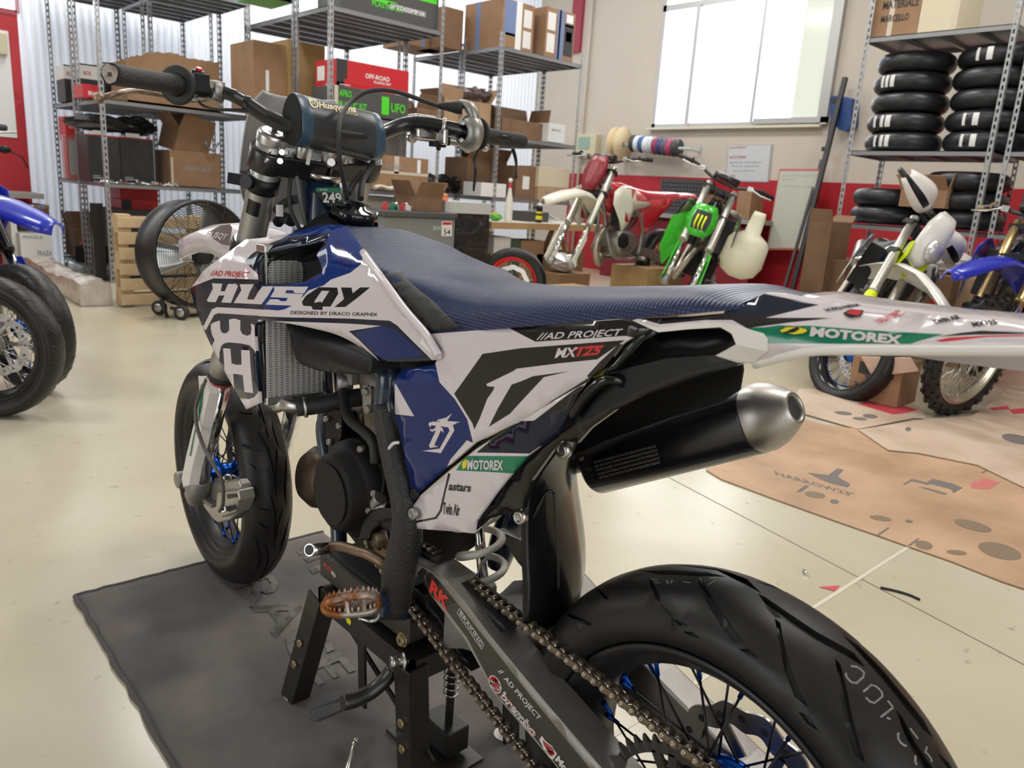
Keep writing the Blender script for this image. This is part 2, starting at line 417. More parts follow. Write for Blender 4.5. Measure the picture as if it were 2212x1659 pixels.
# ================================================================== the blue, white and black supermoto on its stand
BK = thing('motorcycle', 'blue, white and black supermoto in the foreground, raised on a black stand', 'motorcycle', (.75, 0, 0))
TR_ = lambda pts: K(1100, 1150, 1.989, pts)
RG = [TR_(p) for p in ([(552,168),(700,166),(860,174),(935,192),(800,190),(650,180)], [(375,240),(395,250),(430,285),(415,290)], [(245,345),(330,378),(358,388),(350,402),(300,385),(255,362)],
 [(600,198),(612,203),(640,260),(690,330),(735,380),(768,400),(735,402),(690,360),(640,295),(610,235)], [(812,205),(835,215),(870,275),(920,350),(965,415),(1005,470),(965,470),(915,410),(860,320),(825,250)],
 [(1068,265),(1100,280),(1200,350),(1320,430),(1450,500),(1480,520),(1530,582),(1430,525),(1300,455),(1180,375),(1100,310)], [(1140,370),(1165,390),(1175,450),(1200,560),(1250,690),(1285,752),(1225,705),(1185,600),(1160,480)],
 [(1400,540),(1425,570),(1450,680),(1480,820),(1510,930),(1530,988),(1480,955),(1450,850),(1420,700)], [(1090,209),(1140,229),(1200,267),(1250,316),(1210,292),(1140,246)],
 [(1425,435),(1500,488),(1600,588),(1700,708),(1780,808),(1820,886),(1775,850),(1695,752),(1595,628),(1497,518)], [(1660,765),(1690,800),(1740,900),(1815,1013),(1780,1013),(1730,940),(1690,850)],
 [(745,425),(790,428),(825,455),(780,445)], [(985,500),(1030,502),(1070,540),(1020,520)], [(1242,768),(1290,790),(1330,855),(1280,820)])]
FR_ = lambda pts: K(350, 760, 3.131, pts)
FG = [FR_(p) for p in ([(640,535),(680,575),(720,650),(748,740),(755,860),(738,760),(705,665),(665,595)], [(735,400),(745,480),(765,560),(795,655),(770,610),(745,520)], [(838,695),(845,780),(836,900),(838,1055),(822,960),(820,860),(828,770)],
 [(708,925),(740,980),(768,1060),(775,1140),(755,1250),(762,1150),(755,1060),(730,990)], [(868,1080),(850,1180),(825,1270),(790,1375),(805,1290),(835,1190)], [(695,1290),(718,1350),(722,1410),(700,1480),(670,1505),(705,1440),(710,1380)],
 [(550,620),(620,650),(680,665),(675,675),(610,665)], [(580,750),(640,777),(710,798),(700,808),(630,793)], [(640,1030),(690,1055),(725,1072),(715,1079),(675,1065)], [(650,1155),(690,1167),(730,1193),(700,1193)], [(515,400),(560,412),(612,415),(610,425),(555,424)], [(645,375),(665,420),(668,470),(652,430)])]
RWC = V((0, 0, .31)); FWC = V((1.48, 0, .298)); ST = -.0456
rt, rat, rL = road_tyre(RWC, .31, .155, RG, 1, 0, reps=3, depth=.0065, parent=BK, name='rear_tyre')
ft, fat, fL = road_tyre(FWC, .298, .122, FG, 1, ST, reps=4, depth=.0055, parent=BK, name='front_tyre')
RIMM = mat('anthracite_rim', (.035, .034, .036), .38, .6)
SPK = mat('black_spoke', (.03, .03, .032), .3, .8)
# dotted tread marks of the rear tyre and white sidewall lettering
dm = MB()
def tyre_pt(px, py, at, L, c, R, turn):
    best = None
    for i in range(200):
        pass
bvR = BVHTree.FromPolygons([v.co+rt.location+BK.location for v in rt.data.vertices], [tuple(p.vertices) for p in rt.data.polygons])
for poly in ([(650,865),(690,870),(720,890),(745,915),(740,950),(710,975),(685,997),(650,990),(625,970),(605,940),(605,910)], [(745,1060),(775,1035),(800,1012),(835,1020),(865,1045),(885,1070),(888,1100),(855,1130),(825,1152),(790,1140),(765,1115),(750,1095)], [(935,1140),(955,1165),(975,1185)], [(880,1258),(905,1240),(930,1220),(955,1200),(980,1185)], [(930,1270),(960,1282)],
             [(1015,1390),(1035,1375)], [(1010,1395),(1012,1430),(1030,1460),(1055,1480),(1085,1490)], [(1110,1355),(1130,1385),(1150,1410),(1170,1440)], [(1235,1500),(1225,1535),(1250,1560),(1270,1590),(1275,1620)], [(1145,1570),(1145,1610),(1160,1645)]):
    P = K(1660, 1200, 3.614, poly)
    for i in range(len(P)-1):
        n = max(1, int((V(P[i+1])-V(P[i])).length/3.6))
        for k in range(n):
            a = V(P[i]).lerp(V(P[i+1]), k/n); h, nn, _, _ = bvR.ray_cast(CAM, ray(a.x, a.y).normalized())
            if nn is not None and nn.dot(FW) > 0: nn = -nn
            if h is not None: dm.tube([h-nn*.0002, h+nn*.0004], .0011, 6)
for (x0, y0, x1, y1) in ((1403, 1251, 1419, 1253), (1405, 1258, 1424, 1259), (1440, 1254, 1443, 1260), (1452, 1254, 1450, 1259), (1478, 1257, 1490, 1259), (1513, 1250, 1518, 1266), (1535, 1250, 1545, 1248), (1532, 1262, 1545, 1254)):
    for k in range(5):
        h, nn, _, _ = bvR.ray_cast(CAM, ray(x0+(x1-x0)*k/4, y0+(y1-y0)*k/4).normalized())
        if h is not None: dm.tube([h-nn*.0002, h+nn*.0004], .0008, 6)
o = obj('tread_mark', dm, mat('tyre_dot_paint', (.3, .29, .26), .6), rt); o['kind'] = 'stuff'
for c, Rr, w, n, rh, wh, turn, nm, side in ((RWC, .231, .128, 36, .045, .035, 0, 'rear_rim', 1), (FWC, .229, .096, 36, .035, .033, ST, 'front_rim', 1)):
    m = MB(); m.lathe(rim_prof(Rr, w), c, Matrix.Rotation(turn, 3, 'Z') @ V((0, 1, 0)), 96, closed=True); rm = obj(nm, m, RIMM, BK)
    spokes(c, Rr, w, n, rh, wh, turn, parent=rm, mats=(SPK, ANOB))
    ax = Matrix.Rotation(turn, 3, 'Z') @ V((0, 1, 0)); m = MB(); h = wh
    m.lathe([(.012, h+.02), (.024, h+.018), (.026, h+.006), (rh+.008, h+.004), (rh+.008, h-.004), (rh-.008, h-.008), (.022, h-.014), (.019, 0), (.022, -h+.014), (rh-.008, -h+.008), (rh+.008, -h+.004), (rh+.008, -h-.004), (.026, -h-.006), (.024, -h-.018), (.012, -h-.02)], c, ax, 36)
    obj(nm.replace('rim', 'hub'), m, ANOB, BK)
# brake discs
def disc(c, y, R, r, turn, name, parent, M=None, wave=.0035, n=72):
    ax = Matrix.Rotation(turn, 3, 'Z') @ V((0, 1, 0)); RZ = Matrix.Rotation(turn, 3, 'Z'); m = MB(); t = .002
    o0 = []; i0 = []
    for k in range(n*2):
        a = 2*pi*k/(n*2); ro = R+wave*sin(a*12); ri = r+wave*sin(a*12); o0.append((ro, a)); i0.append((ri, a))
    N = len(o0); vs = []
    for yy in (t, -t):
        for r_, a in o0: vs.append(c+RZ @ V((r_*cos(a), y+yy, r_*sin(a))))
        for r_, a in i0: vs.append(c+RZ @ V((r_*cos(a), y+yy, r_*sin(a))))
    fs = []
    for k in range(N):
        j = (k+1) % N
        if k % 8 in (3, 4) and False: continue
        fs += [(k, j, N+j, N+k), (2*N+k, 3*N+k, 3*N+j, 2*N+j), (k, 2*N+k, 2*N+j, j), (N+k, N+j, 3*N+j, 3*N+k)]
    m.add(vs, fs, 0)
    for k in range(6):
        a = 2*pi*k/6; p0 = c+RZ @ V(((r+.004)*cos(a), y, (r+.004)*sin(a))); p1 = c+RZ @ V((.04*cos(a+.3), y, .04*sin(a+.3))); m.bar(p0, p1, .014, .004, ax)
    for k in range(18):
        a = 2*pi*k/18; p = c+RZ @ V(((R+r)/2*cos(a), y, (R+r)/2*sin(a))); m.tube([p-ax*.0024, p+ax*.0024], .0055, 8, 1)
    return obj(name, m, [M or mat('disc_steel', (.33, .31, .3), .3, .9), INK], parent)
disc(FWC, -.052, .155, .115, ST, 'front_brake_disc', BK)
disc(RWC, -.062, .11, .08, 0, 'rear_brake_disc', BK)
# ---- rear sprocket and chain
SY = .078; FS = V((.655, SY, .438)); RS = V((0, SY, .31)); PIT_ = .015875; rR = PIT_/(2*sin(pi/48)); rF = PIT_/(2*sin(pi/13))
def sprocket(c, N, rp, y, name, parent, M, hole=True):
    m = MB(); T = []
    for k in range(N):
        for f, d in ((0, -.0046), (.22, -.0035), (.38, .004), (.5, .006), (.62, .004), (.78, -.0035)):
            a = 2*pi*(k+f)/N; T.append((rp+d, a))
    ri = rp-.016 if hole else .012; n = len(T); vs = []
    for yy in (.003, -.003):
        vs += [V((c.x+r*cos(a), y+yy*(.5 if r > rp+.003 else 1), c.z+r*sin(a))) for r, a in T]+[V((c.x+ri*cos(a), y+yy, c.z+ri*sin(a))) for r, a in T]
    fs = []
    for k in range(n): j = (k+1) % n; fs += [(k, j, n+j, n+k), (2*n+k, 3*n+k, 3*n+j, 2*n+j), (k, 2*n+k, 2*n+j, j), (n+k, n+j, 3*n+j, 3*n+k)]
    m.add(vs, fs)
    if hole:
        for k in range(6):
            a = 2*pi*(k+.15)/6
            for da in (-.12, .12): m.bar((c.x+(ri+.003)*cos(a+da), y, c.z+(ri+.003)*sin(a+da)), (c.x+.05*cos(a), y, c.z+.05*sin(a)), .012, .006, (0, 1, 0))
        m.lathe([(.058, .003), (.042, .003), (.042, -.003), (.058, -.003)], (c.x, y, c.z), (0, 1, 0), 36, closed=True)
    return obj(name, m, M, parent)
SPM = mat('dark_sprocket', (.05, .047, .045), .45, .6)
spr = sprocket(RS, 48, rR, SY, 'rear_sprocket', BK, SPM)
sprocket(FS, 13, rF, SY, 'front_sprocket', BK, mat('worn_steel', (.2, .15, .11), .5, .8), False)
CH = mat('chain_steel', (.25, .20, .155), .4, .85, noise=(60, (.07, .055, .045), .4, .65)); CHP = mat('chain_pin', (.5, .46, .4), .3, .9)
d = RS-FS; D = V((d.x, d.z)).length; ang = atan2(d.z, d.x); al = math.acos((rF-rR)/D); path = []
def arc(c, r, a0, a1, n): return [V((c.x+r*cos(a0+(a1-a0)*i/n), SY, c.z+r*sin(a0+(a1-a0)*i/n))) for i in range(n+1)]
aT, aB = ang-al, ang+al     # tangent angles
tt = [FS+V((rF*cos(a), 0, rF*sin(a))) for a in (aT, aB)]; tr = [RS+V((rR*cos(a), 0, rR*sin(a))) for a in (aT, aB)]
if tt[0].z < tt[1].z: aT, aB = aB, aT; tt.reverse(); tr.reverse()
up_ = [tt[0].lerp(tr[0], i/24)+V((0, 0, .019*sin(pi*(i/24)**.45))) for i in range(25)]
a0 = atan2(tr[0].z-RS.z, tr[0].x-RS.x); a1 = atan2(tr[1].z-RS.z, tr[1].x-RS.x)
while a1 < a0: a1 += 2*pi
rear = arc(RS, rR, a0, a1, 60)
lo_ = [tr[1].lerp(tt[1], i/24)-V((0, 0, .014*sin(pi*i/24))) for i in range(25)]
b0 = atan2(tt[1].z-FS.z, tt[1].x-FS.x); b1 = atan2(tt[0].z-FS.z, tt[0].x-FS.x)
while b1 < b0: b1 += 2*pi
loop = up_+rear[1:]+lo_[1:]+arc(FS, rF, b0, b1, 16)[1:-1]
Ls = [0.]
for i in range(len(loop)): Ls.append(Ls[-1]+(loop[(i+1) % len(loop)]-loop[i]).length)
NL = int(round(Ls[-1]/PIT_/2))*2
def onloop(s):
    s %= Ls[-1]
    for i in range(len(loop)):
        if s <= Ls[i+1]: return loop[i].lerp(loop[(i+1) % len(loop)], (s-Ls[i])/max(1e-9, Ls[i+1]-Ls[i]))
pins = [onloop(Ls[-1]*i/NL) for i in range(NL)]
def link_mesh(outer):
    m = MB(); P = PIT_; pr = []
    for k in range(9): a = pi/2+pi*k/8; pr.append((-P/2+.0062*cos(a), .0062*sin(a)))
    pr.append((0, -.0042))
    for k in range(9): a = -pi/2+pi*k/8; pr.append((P/2+.0062*cos(a), .0062*sin(a)))
    pr.append((0, .0042)); y0 = .0068 if outer else .0046
    for s in (1, -1): m.poly([(x, s*(y0+.0018), z) for x, z in pr], (0, -s*.0018, 0))
    for x in (-P/2, P/2):
        if outer:
            m.cyl((x, y0+.0034, 0), (x, -y0-.0034, 0), .0026, n=10, mi=1); m.lathe([(.0026, y0+.0034), (.0013, y0+.0034), (.001, y0+.0026)], (x, 0, 0), (0, 1, 0), 10, 1)
        else: m.cyl((x, -.0044, 0), (x, .0044, 0), .0051, n=12, mi=1)
    return m
pm = MB()
for p in pins: pm.cyl(p-V((0, .0045, 0)), p+V((0, .0045, 0)), .003, n=6)
chn = obj('chain', pm, CHP, BK); chn['kind'] = 'stuff'
LK = [obj('chain_link', link_mesh(k), [CH, CHP], None, local=True) for k in (0, 1)]; used = [0, 0]
for i in range(NL):
    a, b = pins[i], pins[(i+1) % NL]; k = i % 2; o = LK[k] if not used[k] else LK[k].copy()
    if used[k]: COL.objects.link(o)
    used[k] = 1; o.parent = chn; o.location = (a+b)/2-WL['chain']; dd = b-a; o.rotation_euler = (0, -atan2(dd.z, dd.x), 0)
# ---- bodywork surfaces
def Ysh(x, z):
    y = interp([(.38, .136), (.6, .152), (.85, .207), (1.12, .226)], x); t = max(0, z-.885); return y-9*t*t-.5*max(0, .74-z)**2
def Yin(x, z): return Ysh(x, z)-.03
C2 = lambda p: K(380, 450, 3.16, p); C1 = lambda p: K(440, 600, 5.53, p); CR = lambda p: K(430, 680, 7.9, p)
shroud = sm(C2([(475,212),(640,195),(800,165),(960,120),(1070,112),(1165,122)]), 3)[:-1]+sm(C2([(1165,122),(1180,160),(1275,305),(1400,475),(1560,690),(1700,850),(1750,930),(1795,1010),(1788,1032)]), 3)[:-1]
shroud += sm(C2([(1788,1032),(1650,1048),(1400,1047)]), 3)[:-1]+sm(C2([(1400,1047),(1330,1010),(1260,950),(1170,895),(1060,850),(900,812),(760,785),(620,765),(572,770)]), 3)[:-1]
shroud += sm(C2([(572,770),(545,800),(540,900),(556,1100),(572,1330)]), 3)[:-1]+C2([(572,1330)])+sm(C2([(480,1372),(330,1110),(190,830),(110,600),(104,545),(150,480),(200,415),(330,320),(475,212)]), 3)[:-1]
shroud = [(p[0], p[1]) for p in shroud]
vent = C2([(565,522),(560,450),(566,380),(590,325),(640,300),(800,268),(960,240),(1010,222),(1020,245),(975,290),(962,320),(985,370),(1003,425),(990,442),(930,470),(880,502),(740,527)])
letters = [(C1(p), mi) for p, mi in (
 ([(98,65),(222,72),(203,160),(252,163),(290,75),(385,72),(410,100),(325,300),(210,295),(248,212),(180,212),(145,292),(50,288),(38,270),(110,130)], 0),
 ([(430,78),(600,78),(545,180),(520,258),(600,262),(650,170),(700,105),(835,100),(770,210),(690,318),(358,302),(450,150)], 0),
 ([(838,103),(1250,106),(1200,187),(1085,182),(1070,150),(990,148),(972,184),(1190,194),(1140,290),(1055,333),(740,320),(795,255),(890,257),(925,280),(985,280),(1005,242),(795,232),(845,150)], 0),
 ([(1375,112),(1595,118),(1608,190),(1515,345),(1420,345),(1420,385),(1300,380),(1290,342),(1190,335),(1172,290),(1220,215)], 3), ([(1410,155),(1500,158),(1410,300),(1395,285),(1320,300),(1330,270)], 0),
 ([(1640,115),(1765,118),(1780,185),(1870,115),(1990,115),(1690,350),(1560,350),(1675,255),(1660,190)], 3))]
crown = [(CR([(200,165),(250,130),(355,98),(362,240),(385,300),(430,320),(480,305),(515,260),(510,80),(600,65),(705,92),(703,260),(740,330),(820,358),(880,335),(893,250),(885,150),(945,175),(950,300),(970,655),(940,600),(860,520),(720,490),(500,470),(420,490),(375,540),(350,640),(345,772),(200,560),(235,500),(265,430),(220,340),(200,240)]), 0),
 (CR([(1015,1290),(1060,1450),(1050,1540),(775,1620),(690,1420),(850,1440),(940,1410),(1000,1340)]), 0),
 (CR([(410,570),(535,580),(555,830),(640,855),(725,850),(718,600),(862,608),(922,1335),(775,1320),(745,1030),(640,1010),(578,1010),(600,1260),(430,960),(430,850)]), 0)]
SHM = [WHT, NAVY, BLU, plas('black_print', (.008, .008, .01), .14, .2), BLUD, RED, BLK]
paints = [(C2([(600,480),(590,560),(600,690),(700,697),(740,690),(800,660),(860,610),(905,560),(1010,525),(1060,485),(1120,465),(1190,440),(1260,385),(1290,300),(1170,100),(1060,90),(960,118),(800,165),(690,225),(600,270),(520,320),(468,362),(560,450)]), 2),
 (C2([(468,362),(520,310),(600,255),(700,215),(800,195),(1055,165),(1020,250),(960,300),(940,320),(600,330),(562,450)]), 1),
 (C2([(1080,235),(1100,215),(1230,370),(1200,405),(1118,410),(1108,330)]), 4),
 (C2([(60,560),(255,478),(560,486),(600,530),(600,692),(280,675),(245,690),(190,800),(150,800)]), 1),
 (C2([(205,832),(262,725),(290,716),(780,745),(1460,767),(1510,800),(1640,930),(1722,1010),(1770,1060),(1400,1060),(1372,1020),(1180,838),(1400,803),(640,768),(560,760),(500,760)]), 1),
 (C2([(150,840),(205,830),(262,725),(560,732),(590,1360),(470,1400)]), 1), (C2([(1210,850),(1400,805),(1500,830),(1700,1010),(1420,1030),(1370,1000)]), 4)]+letters+crown
panel('left_radiator_shroud', shroud, Ysh, SHM, paints, [('//AD PROJECT', C2([(235,460)])[0], C2([(498,470)])[0], (3, -11.5), 5, .012), ('DESIGNED BY DRACO GRAPHIX', (628, 678.6), (815.2, 683), (.6, -7.4), 3, .01)], .005, .025, BK, [vent])
rp = [(x, z) for x, z in [(p.x, p.z) for p in (SF(a, b, Ysh) for a, b in shroud)]]
m = MB(); q = [V((x, -Ysh(x, z), min(z, .90 if x < .95 else 9))) for x, z in rp]; m.poly(q, (0, .006, 0)); obj('right_radiator_shroud', m, WHT, BK, label='white right-hand shroud', fix=True)
m = MB(); m.tube([SF(a, b, Ysh)+V((-.001, .001, 0)) for a, b in sm(C2([(1278,300),(1400,470),(1560,688),(1700,850),(1750,930),(1795,1005)]), 4)[0:] and [(p[0], p[1]) for p in sm(C2([(1278,300),(1400,470),(1560,688),(1700,850),(1750,930),(1795,1005)]), 4)]], .006, 8); obj('shroud_edge', m, WHT, BK)
# vent duct and radiator
def ring3(pts, Y, dy=0): return [SF(a, b, Y)+V((0, dy, 0)) for a, b in pts]
m = MB(); r0 = ring3(vent, Ysh, -.001); cen = sum(r0, V())/len(r0); inn = [PX(a, b, .842) for a, b in ((574, 612), (573, 590), (575, 570), (582, 566), (600, 562), (620, 563), (640, 563), (650, 566), (654, 576), (655, 590), (654, 604), (652, 610), (640, 612), (620, 612), (600, 613), (585, 613))]
def near(p): return min(inn, key=lambda q: (q-p).length)
def rs_(P, n):
    P = P+[P[0]]; D = [0.]
    for a, b in zip(P, P[1:]): D.append(D[-1]+(b-a).length)
    out = []
    for k in range(n):
        s_ = D[-1]*k/n; i = max(j for j in range(len(D)-1) if D[j] <= s_); out.append(P[i].lerp(P[i+1], (s_-D[i])/max(1e-9, D[i+1]-D[i])))
    return out
A_r = rs_(r0, 60); i0 = min(range(len(inn)), key=lambda i: (inn[i]-r0[0]).length); B_r = rs_(inn[i0:]+inn[:i0], 60); m.loft([A_r, [a.lerp(b, .4)+V((0, -.012, 0)) for a, b in zip(A_r, B_r)], B_r], caps=False); obj('air_duct', m, BLK, BK)
m = MB(); q = [SF(a, b, Ysh)+V((0, -.003, 0)) for a, b in C2([(545,790),(538,900),(552,1100),(568,1335)])]; q = sm(q, 4); m.loft([q, [p+V((-.006, -.012, 0)) for p in q], [p+V((-.002, -.03, 0)) for p in q]], closed=False, caps=False); obj('shroud_inner_edge', m, GBLK, BK, solid=.001)
def radiator(ys, x0, z0, z1, name, outlet=True):
    ya, yb = ys; m = MB(); m.box(((x0+.012), (ya+yb)/2, (z0+z1)/2), (.02, abs(ya-yb)-.004, z1-z0-.004), mi=0); core = obj(name, m, mat('radiator_core', (.22, .22, .22), .6, .0), BK)
    t = MB(); n = 10
    for k in range(n+1): y = ya+(yb-ya)*k/n; t.box((x0-.002, y, (z0+z1)/2), (.004, .0026, z1-z0))
    obj('radiator_tube', t, mat('radiator_aluminium', (.62, .61, .59), .4, .5), core)['kind'] = 'stuff'
    t = MB(); h = .0042; nz = int((z1-z0)/h)
    for k in range(n):
        a = ya+(yb-ya)*(k+.1)/n; b = ya+(yb-ya)*(k+.9)/n
        for j in range(nz): z = z0+h*j; t.add([(x0-.001, a, z), (x0, b, z+h*.55), (x0+.012, b, z+h*.55), (x0+.012, a, z), (x0, a, z+.0014), (x0, b, z+h*.55+.0014)], [(0, 1, 2, 3), (0, 4, 5, 1)]); t.add([(x0, a, z+h), (x0, b, z+h*.6), (x0+.012, b, z+h*.6), (x0+.012, a, z+h), (x0, a, z+h-.0014), (x0, b, z+h*.6-.0014)], [(0, 1, 2, 3), (0, 4, 5, 1)])
    obj('radiator_fin', t, mat('radiator_aluminium', (.62, .61, .59), .4, .5), core)['kind'] = 'stuff'
    t = MB(); t.box((x0+.012, (ya+yb)/2, z0-.006), (.034, abs(ya-yb)+.006, .014)); t.box((x0+.012, (ya+yb)/2, z1+.006), (.034, abs(ya-yb)+.006, .014))
    obj('radiator_tank', t, ALU, core, bevel=.002); t = MB(); t.box((x0+.014, ya, (z0+z1)/2), (.022, .003, z1-z0)); t.box((x0+.014, yb, (z0+z1)/2), (.022, .003, z1-z0)); obj('radiator_guard', t, BLK, core)
radiator((.193, .088), .845, .672, .925, 'left_radiator'); radiator((-.088, -.193), .845, .672, .925, 'right_radiator')
m = MB(); a = PX(600, 872, .85); b = PX(650, 880, .80); c = PX(745, 868, .74); dd = PX(800, 850, .70)
m.tube([V((.857, .17, .655)), PX(612, 872, .845), PX(650, 881, .82)], [.017, .014, .012], 12); obj('radiator_outlet', m, ALU, BK)
m = MB(); m.tube(sm([PX(640, 880, .825), PX(690, 874, .81), PX(750, 862, .79), PX(800, 855, .77)], 4), .0165, 14); hs = obj('coolant_hose', m, RUB, BK)
m = MB(); p = PX(655, 880, .82); q = PX(662, 879, .818); m.tube([p, q], .019, 14); obj('hose_clamp', m, ALU, hs)
# scoop under the shroud
scoop = C2([(745,770),(775,850),(800,950),(815,1020),(850,1062),(960,1105),(1110,1128),(1300,1132),(1335,1110),(1345,1030),(1260,940),(1060,840),(900,800)])
panel('tank_scoop', scoop, lambda x, z: .135+.03*max(0, sin(pi*min(1, max(0, (z-.70)/.13)))), [BLK], (), (), .05, .02, BK)
scoopB = [(620,700),(760,712),(860,740),(945,775),(948,800),(850,800),(790,792),(700,780)]
# ---- tank, filler, frame neck
m = MB(); R_ = []
for x, hw, zt, zb in ((1.02, .03, .93, .80), (.98, .06, .95, .78), (.9, .08, .968, .76), (.8, .085, .972, .76), (.7, .08, .92, .76), (.6, .075, .87, .75), (.5, .06, .84, .78)):
    R_.append([V((x, hw*cos(t)*(1 if abs(cos(t)) < .9 else 1), (zt+zb)/2+(zt-zb)/2*(abs(sin(t))**.6)*(1 if sin(t) > 0 else -1))) for t in [2*pi*k/20 for k in range(20)]])
m.loft(R_[::-1]); obj('fuel_tank', m, BLK, BK)
fc = PX(768, 462, .875); tf = V((.875, fc.y, 0))
cax = V((-.30, 0, .954)).normalized(); cpt = PY(768, 452, .0); cpt = cpt-cax*.02; m = MB(); m.lathe([(.11, -.062), (.094, -.045), (.07, -.016), (.053, -.004), (.046, .0)], cpt, cax, 40); obj('filler_neck', m, BLK, BK)
m = MB(); pr = []
for k in range(72): a = 2*pi*k/72; pr.append((1+.05*(1 if sin(a*6) > .2 else 0), a))
FC = frame(cax, V((0, 1, 0))); rings = [[cpt+cax*z+FC @ V((0, r*f*cos(a), r*f*sin(a))) for f, a in pr] for r, z in ((.036, .0), (.041, .002), (.0425, .018), (.038, .024), (.02, .025), (.016, .030))]; m.loft(rings); obj('filler_cap', m, GBLK, BK)
m = MB(); zz = lambda y0, z0, x0: V((x0, y0, z0))
nk = [(.925, .06, .80), (.955, .05, .90), (.985, .042, .965), (1.005, .036, 1.03), (1.012, .034, 1.055)]
m.loft([[V((x, hw*cos(t), z))+V((.045*sin(t), 0, .012*sin(t))) for t in [2*pi*k/20 for k in range(20)]] for x, hw, z in nk]); fr = obj('frame_neck', m, FRAMEB, BK)
m = MB(); m.tube([V((1.0, 0, 1.056)), V((.996, 0, 1.068))], .038, 24); obj('head_bearing_cover', m, STEEL, BK)
# race number sticker on the neck
def onneck(px, py): p = PX(px, py, .945); return p
m = MB()
NX = lambda px, py: PY(px, py, 0.0) if 0 else PX(px, py, 1.012-.62*(1.05-PX(px, py, .96).z)-.047)
def quad(m, pts, mi, dx=0): P3 = [NX(a, b)+V((-dx, 0, 0)) for a, b in pts]; m.add(P3, [tuple(t) for t in tessellate_polygon([P3])], mi)
N7 = lambda p: K(540, 270, 6.9125, p)
quad(m, N7([(975,935),(1340,935),(1350,1010),(990,1000)]), 0, .001); quad(m, N7([(990,1000),(1355,1010),(1330,1150),(1220,1215),(1150,1200),(1010,1060)]), 1, .001)
puttext(m, '249', N7([(1080,1150)])[0], N7([(1365,1160)])[0], (-2, -21), lambda a, b: NX(a, b)+V((-.002, 0, 0)), 2, .03)
puttext(m, 'MOTOREX', N7([(1030,975)])[0], N7([(1150,978)])[0], (0, -3), lambda a, b: NX(a, b)+V((-.002, 0, 0)), 2, .02)
obj('number_sticker', m, [GRN, plas('black_print', (.01, .01, .01)), PAPER], fr)
# ---- frame, engine
def tb(name, pts, r, M, n=12, flat=1., k=4, parent=None, caps=True):
    m = MB(); P = sm(pts, k) if len(pts) > 2 else [V(p) for p in pts]
    if isinstance(r, (list, tuple)): rr = [interp(list(zip([i/(len(r)-1) for i in range(len(r))], r)), i/(len(P)-1)) for i in range(len(P))]
    else: rr = r
    m.tube(P, rr, n, 0, caps, flat=flat); return obj(name, m, M, parent if parent is not None else BK)
for s in (1, -1):
    tb('frame_spar' , [V((.96, s*.04, .87)), V((.80, s*.095, .80)), PY(835, 800, .12)*V((1, 1, 1)) if s > 0 else V((.60, -.12, .76)), V((.585, s*.122, .70)), V((.555, s*.118, .62)), V((.54, s*.115, .52)), V((.535, s*.112, .40))], [.03, .026, .022, .021, .021, .021, .024], FRAMEB, 14, flat=1.2) if 0 else None
pr = [PY(832, 790, .115), PY(836, 870, .12), PY(850, 960, .122), PY(872, 1050, .122), PY(882, 1110, .12), PY(878, 1170, .117), PY(866, 1240, .114), PY(856, 1300, .112)]
for s in (1, -1):
    q = [V((p.x, s*p.y, p.z)) for p in pr]
    tb('frame_spar', [V((.95, s*.04, .86)), V((.80, s*.09, .82))]+q, [.03, .026, .021, .021, .021, .021, .022, .026, .028, .022], FRAMEB, 14)
q = [PY(a, b, .126) for a, b in ((829, 872), (846, 960), (868, 1050), (879, 1110), (875, 1170), (862, 1240), (852, 1322))]
gp = mat('ribbed_grip_plastic', (.017, .016, .016), .55, bump=('v', 230, .6, .0015)); tb('frame_guard', q, [.018, .021, .022, .0235, .025, .028, .022], gp, 14)
tb('cable_tie', [PY(840, 969, .148), PY(850, 958, .152), PY(862, 956, .148)], .0025, PAPER, 6)
dt = [(694, 868), (690, 930), (700, 1000), (716, 1070), (735, 1140), (752, 1200), (785, 1262), (830, 1300)]
for s in (1, -1):
    P = [PY(a, b, .03) for a, b in dt]; P = [V((p.x, s*(.02+.055*min(1, max(0, i-3)/4)), p.z)) for i, p in enumerate(P)]
    tb('frame_downtube', [V((1.0, s*.015, .86))]+P+[V((.56, s*.085, .355))], .0165, FRAMEB, 12)
EB = mat('engine_black', (.010, .009, .009), .55, .0, spec=.22, bump=('noise', 200, .2, .001)); EC = mat('engine_cast', (.2, .175, .15), .55, .6, bump=('noise', 150, .2, .001), noise=(12, (.12, .1, .08), .4, .7))
m = MB()  # cylinder
m.loft([[c+V((.062*cos(t), .058*sin(t), 0)) for t in [2*pi*k/20 for k in range(20)]] for c in (V((.70, .0, .55)), V((.715, .0, .60)), V((.72, 0, .61)), V((.745, 0, .70)), V((.75, 0, .705)), V((.76, 0, .735)))]); obj('cylinder_barrel', m, EC, BK)
m = MB(); R_ = [];
for y in (.075, .072, .03, -.03, -.075, -.08):
    ins = .92 if abs(y) > .07 else 1.
    P = [(.84, .52), (.82, .58), (.74, .60), (.66, .60), (.58, .575), (.55, .50), (.56, .42), (.62, .385), (.70, .38), (.79, .41), (.835, .46)]
    cx, cz = .69, .49; R_.append([V((cx+(a-cx)*ins, y, cz+(b-cz)*ins)) for a, b in P])
m.loft(R_); obj('crankcase', m, EB, BK, bevel=.006)
ic = PY(725, 1050, .10); ic2 = PY(748, 1035, .12)
m = MB(); c = V((.735, .075, .515)); m.lathe([(.09, 0), (.088, .016), (.078, .026), (.074, .028), (.07, .048), (.06, .054), (.0, .055)], c, (0, 1, 0), 40)
ig = obj('ignition_cover', m, EB, BK)
m = MB(); m.poly([V((.735+.055*cos(t), .1301, .515+.055*sin(t))) for t in [2*pi*k/30 for k in range(30)]], (0, .003, 0)); obj('cover_boss', m, EB, ig)
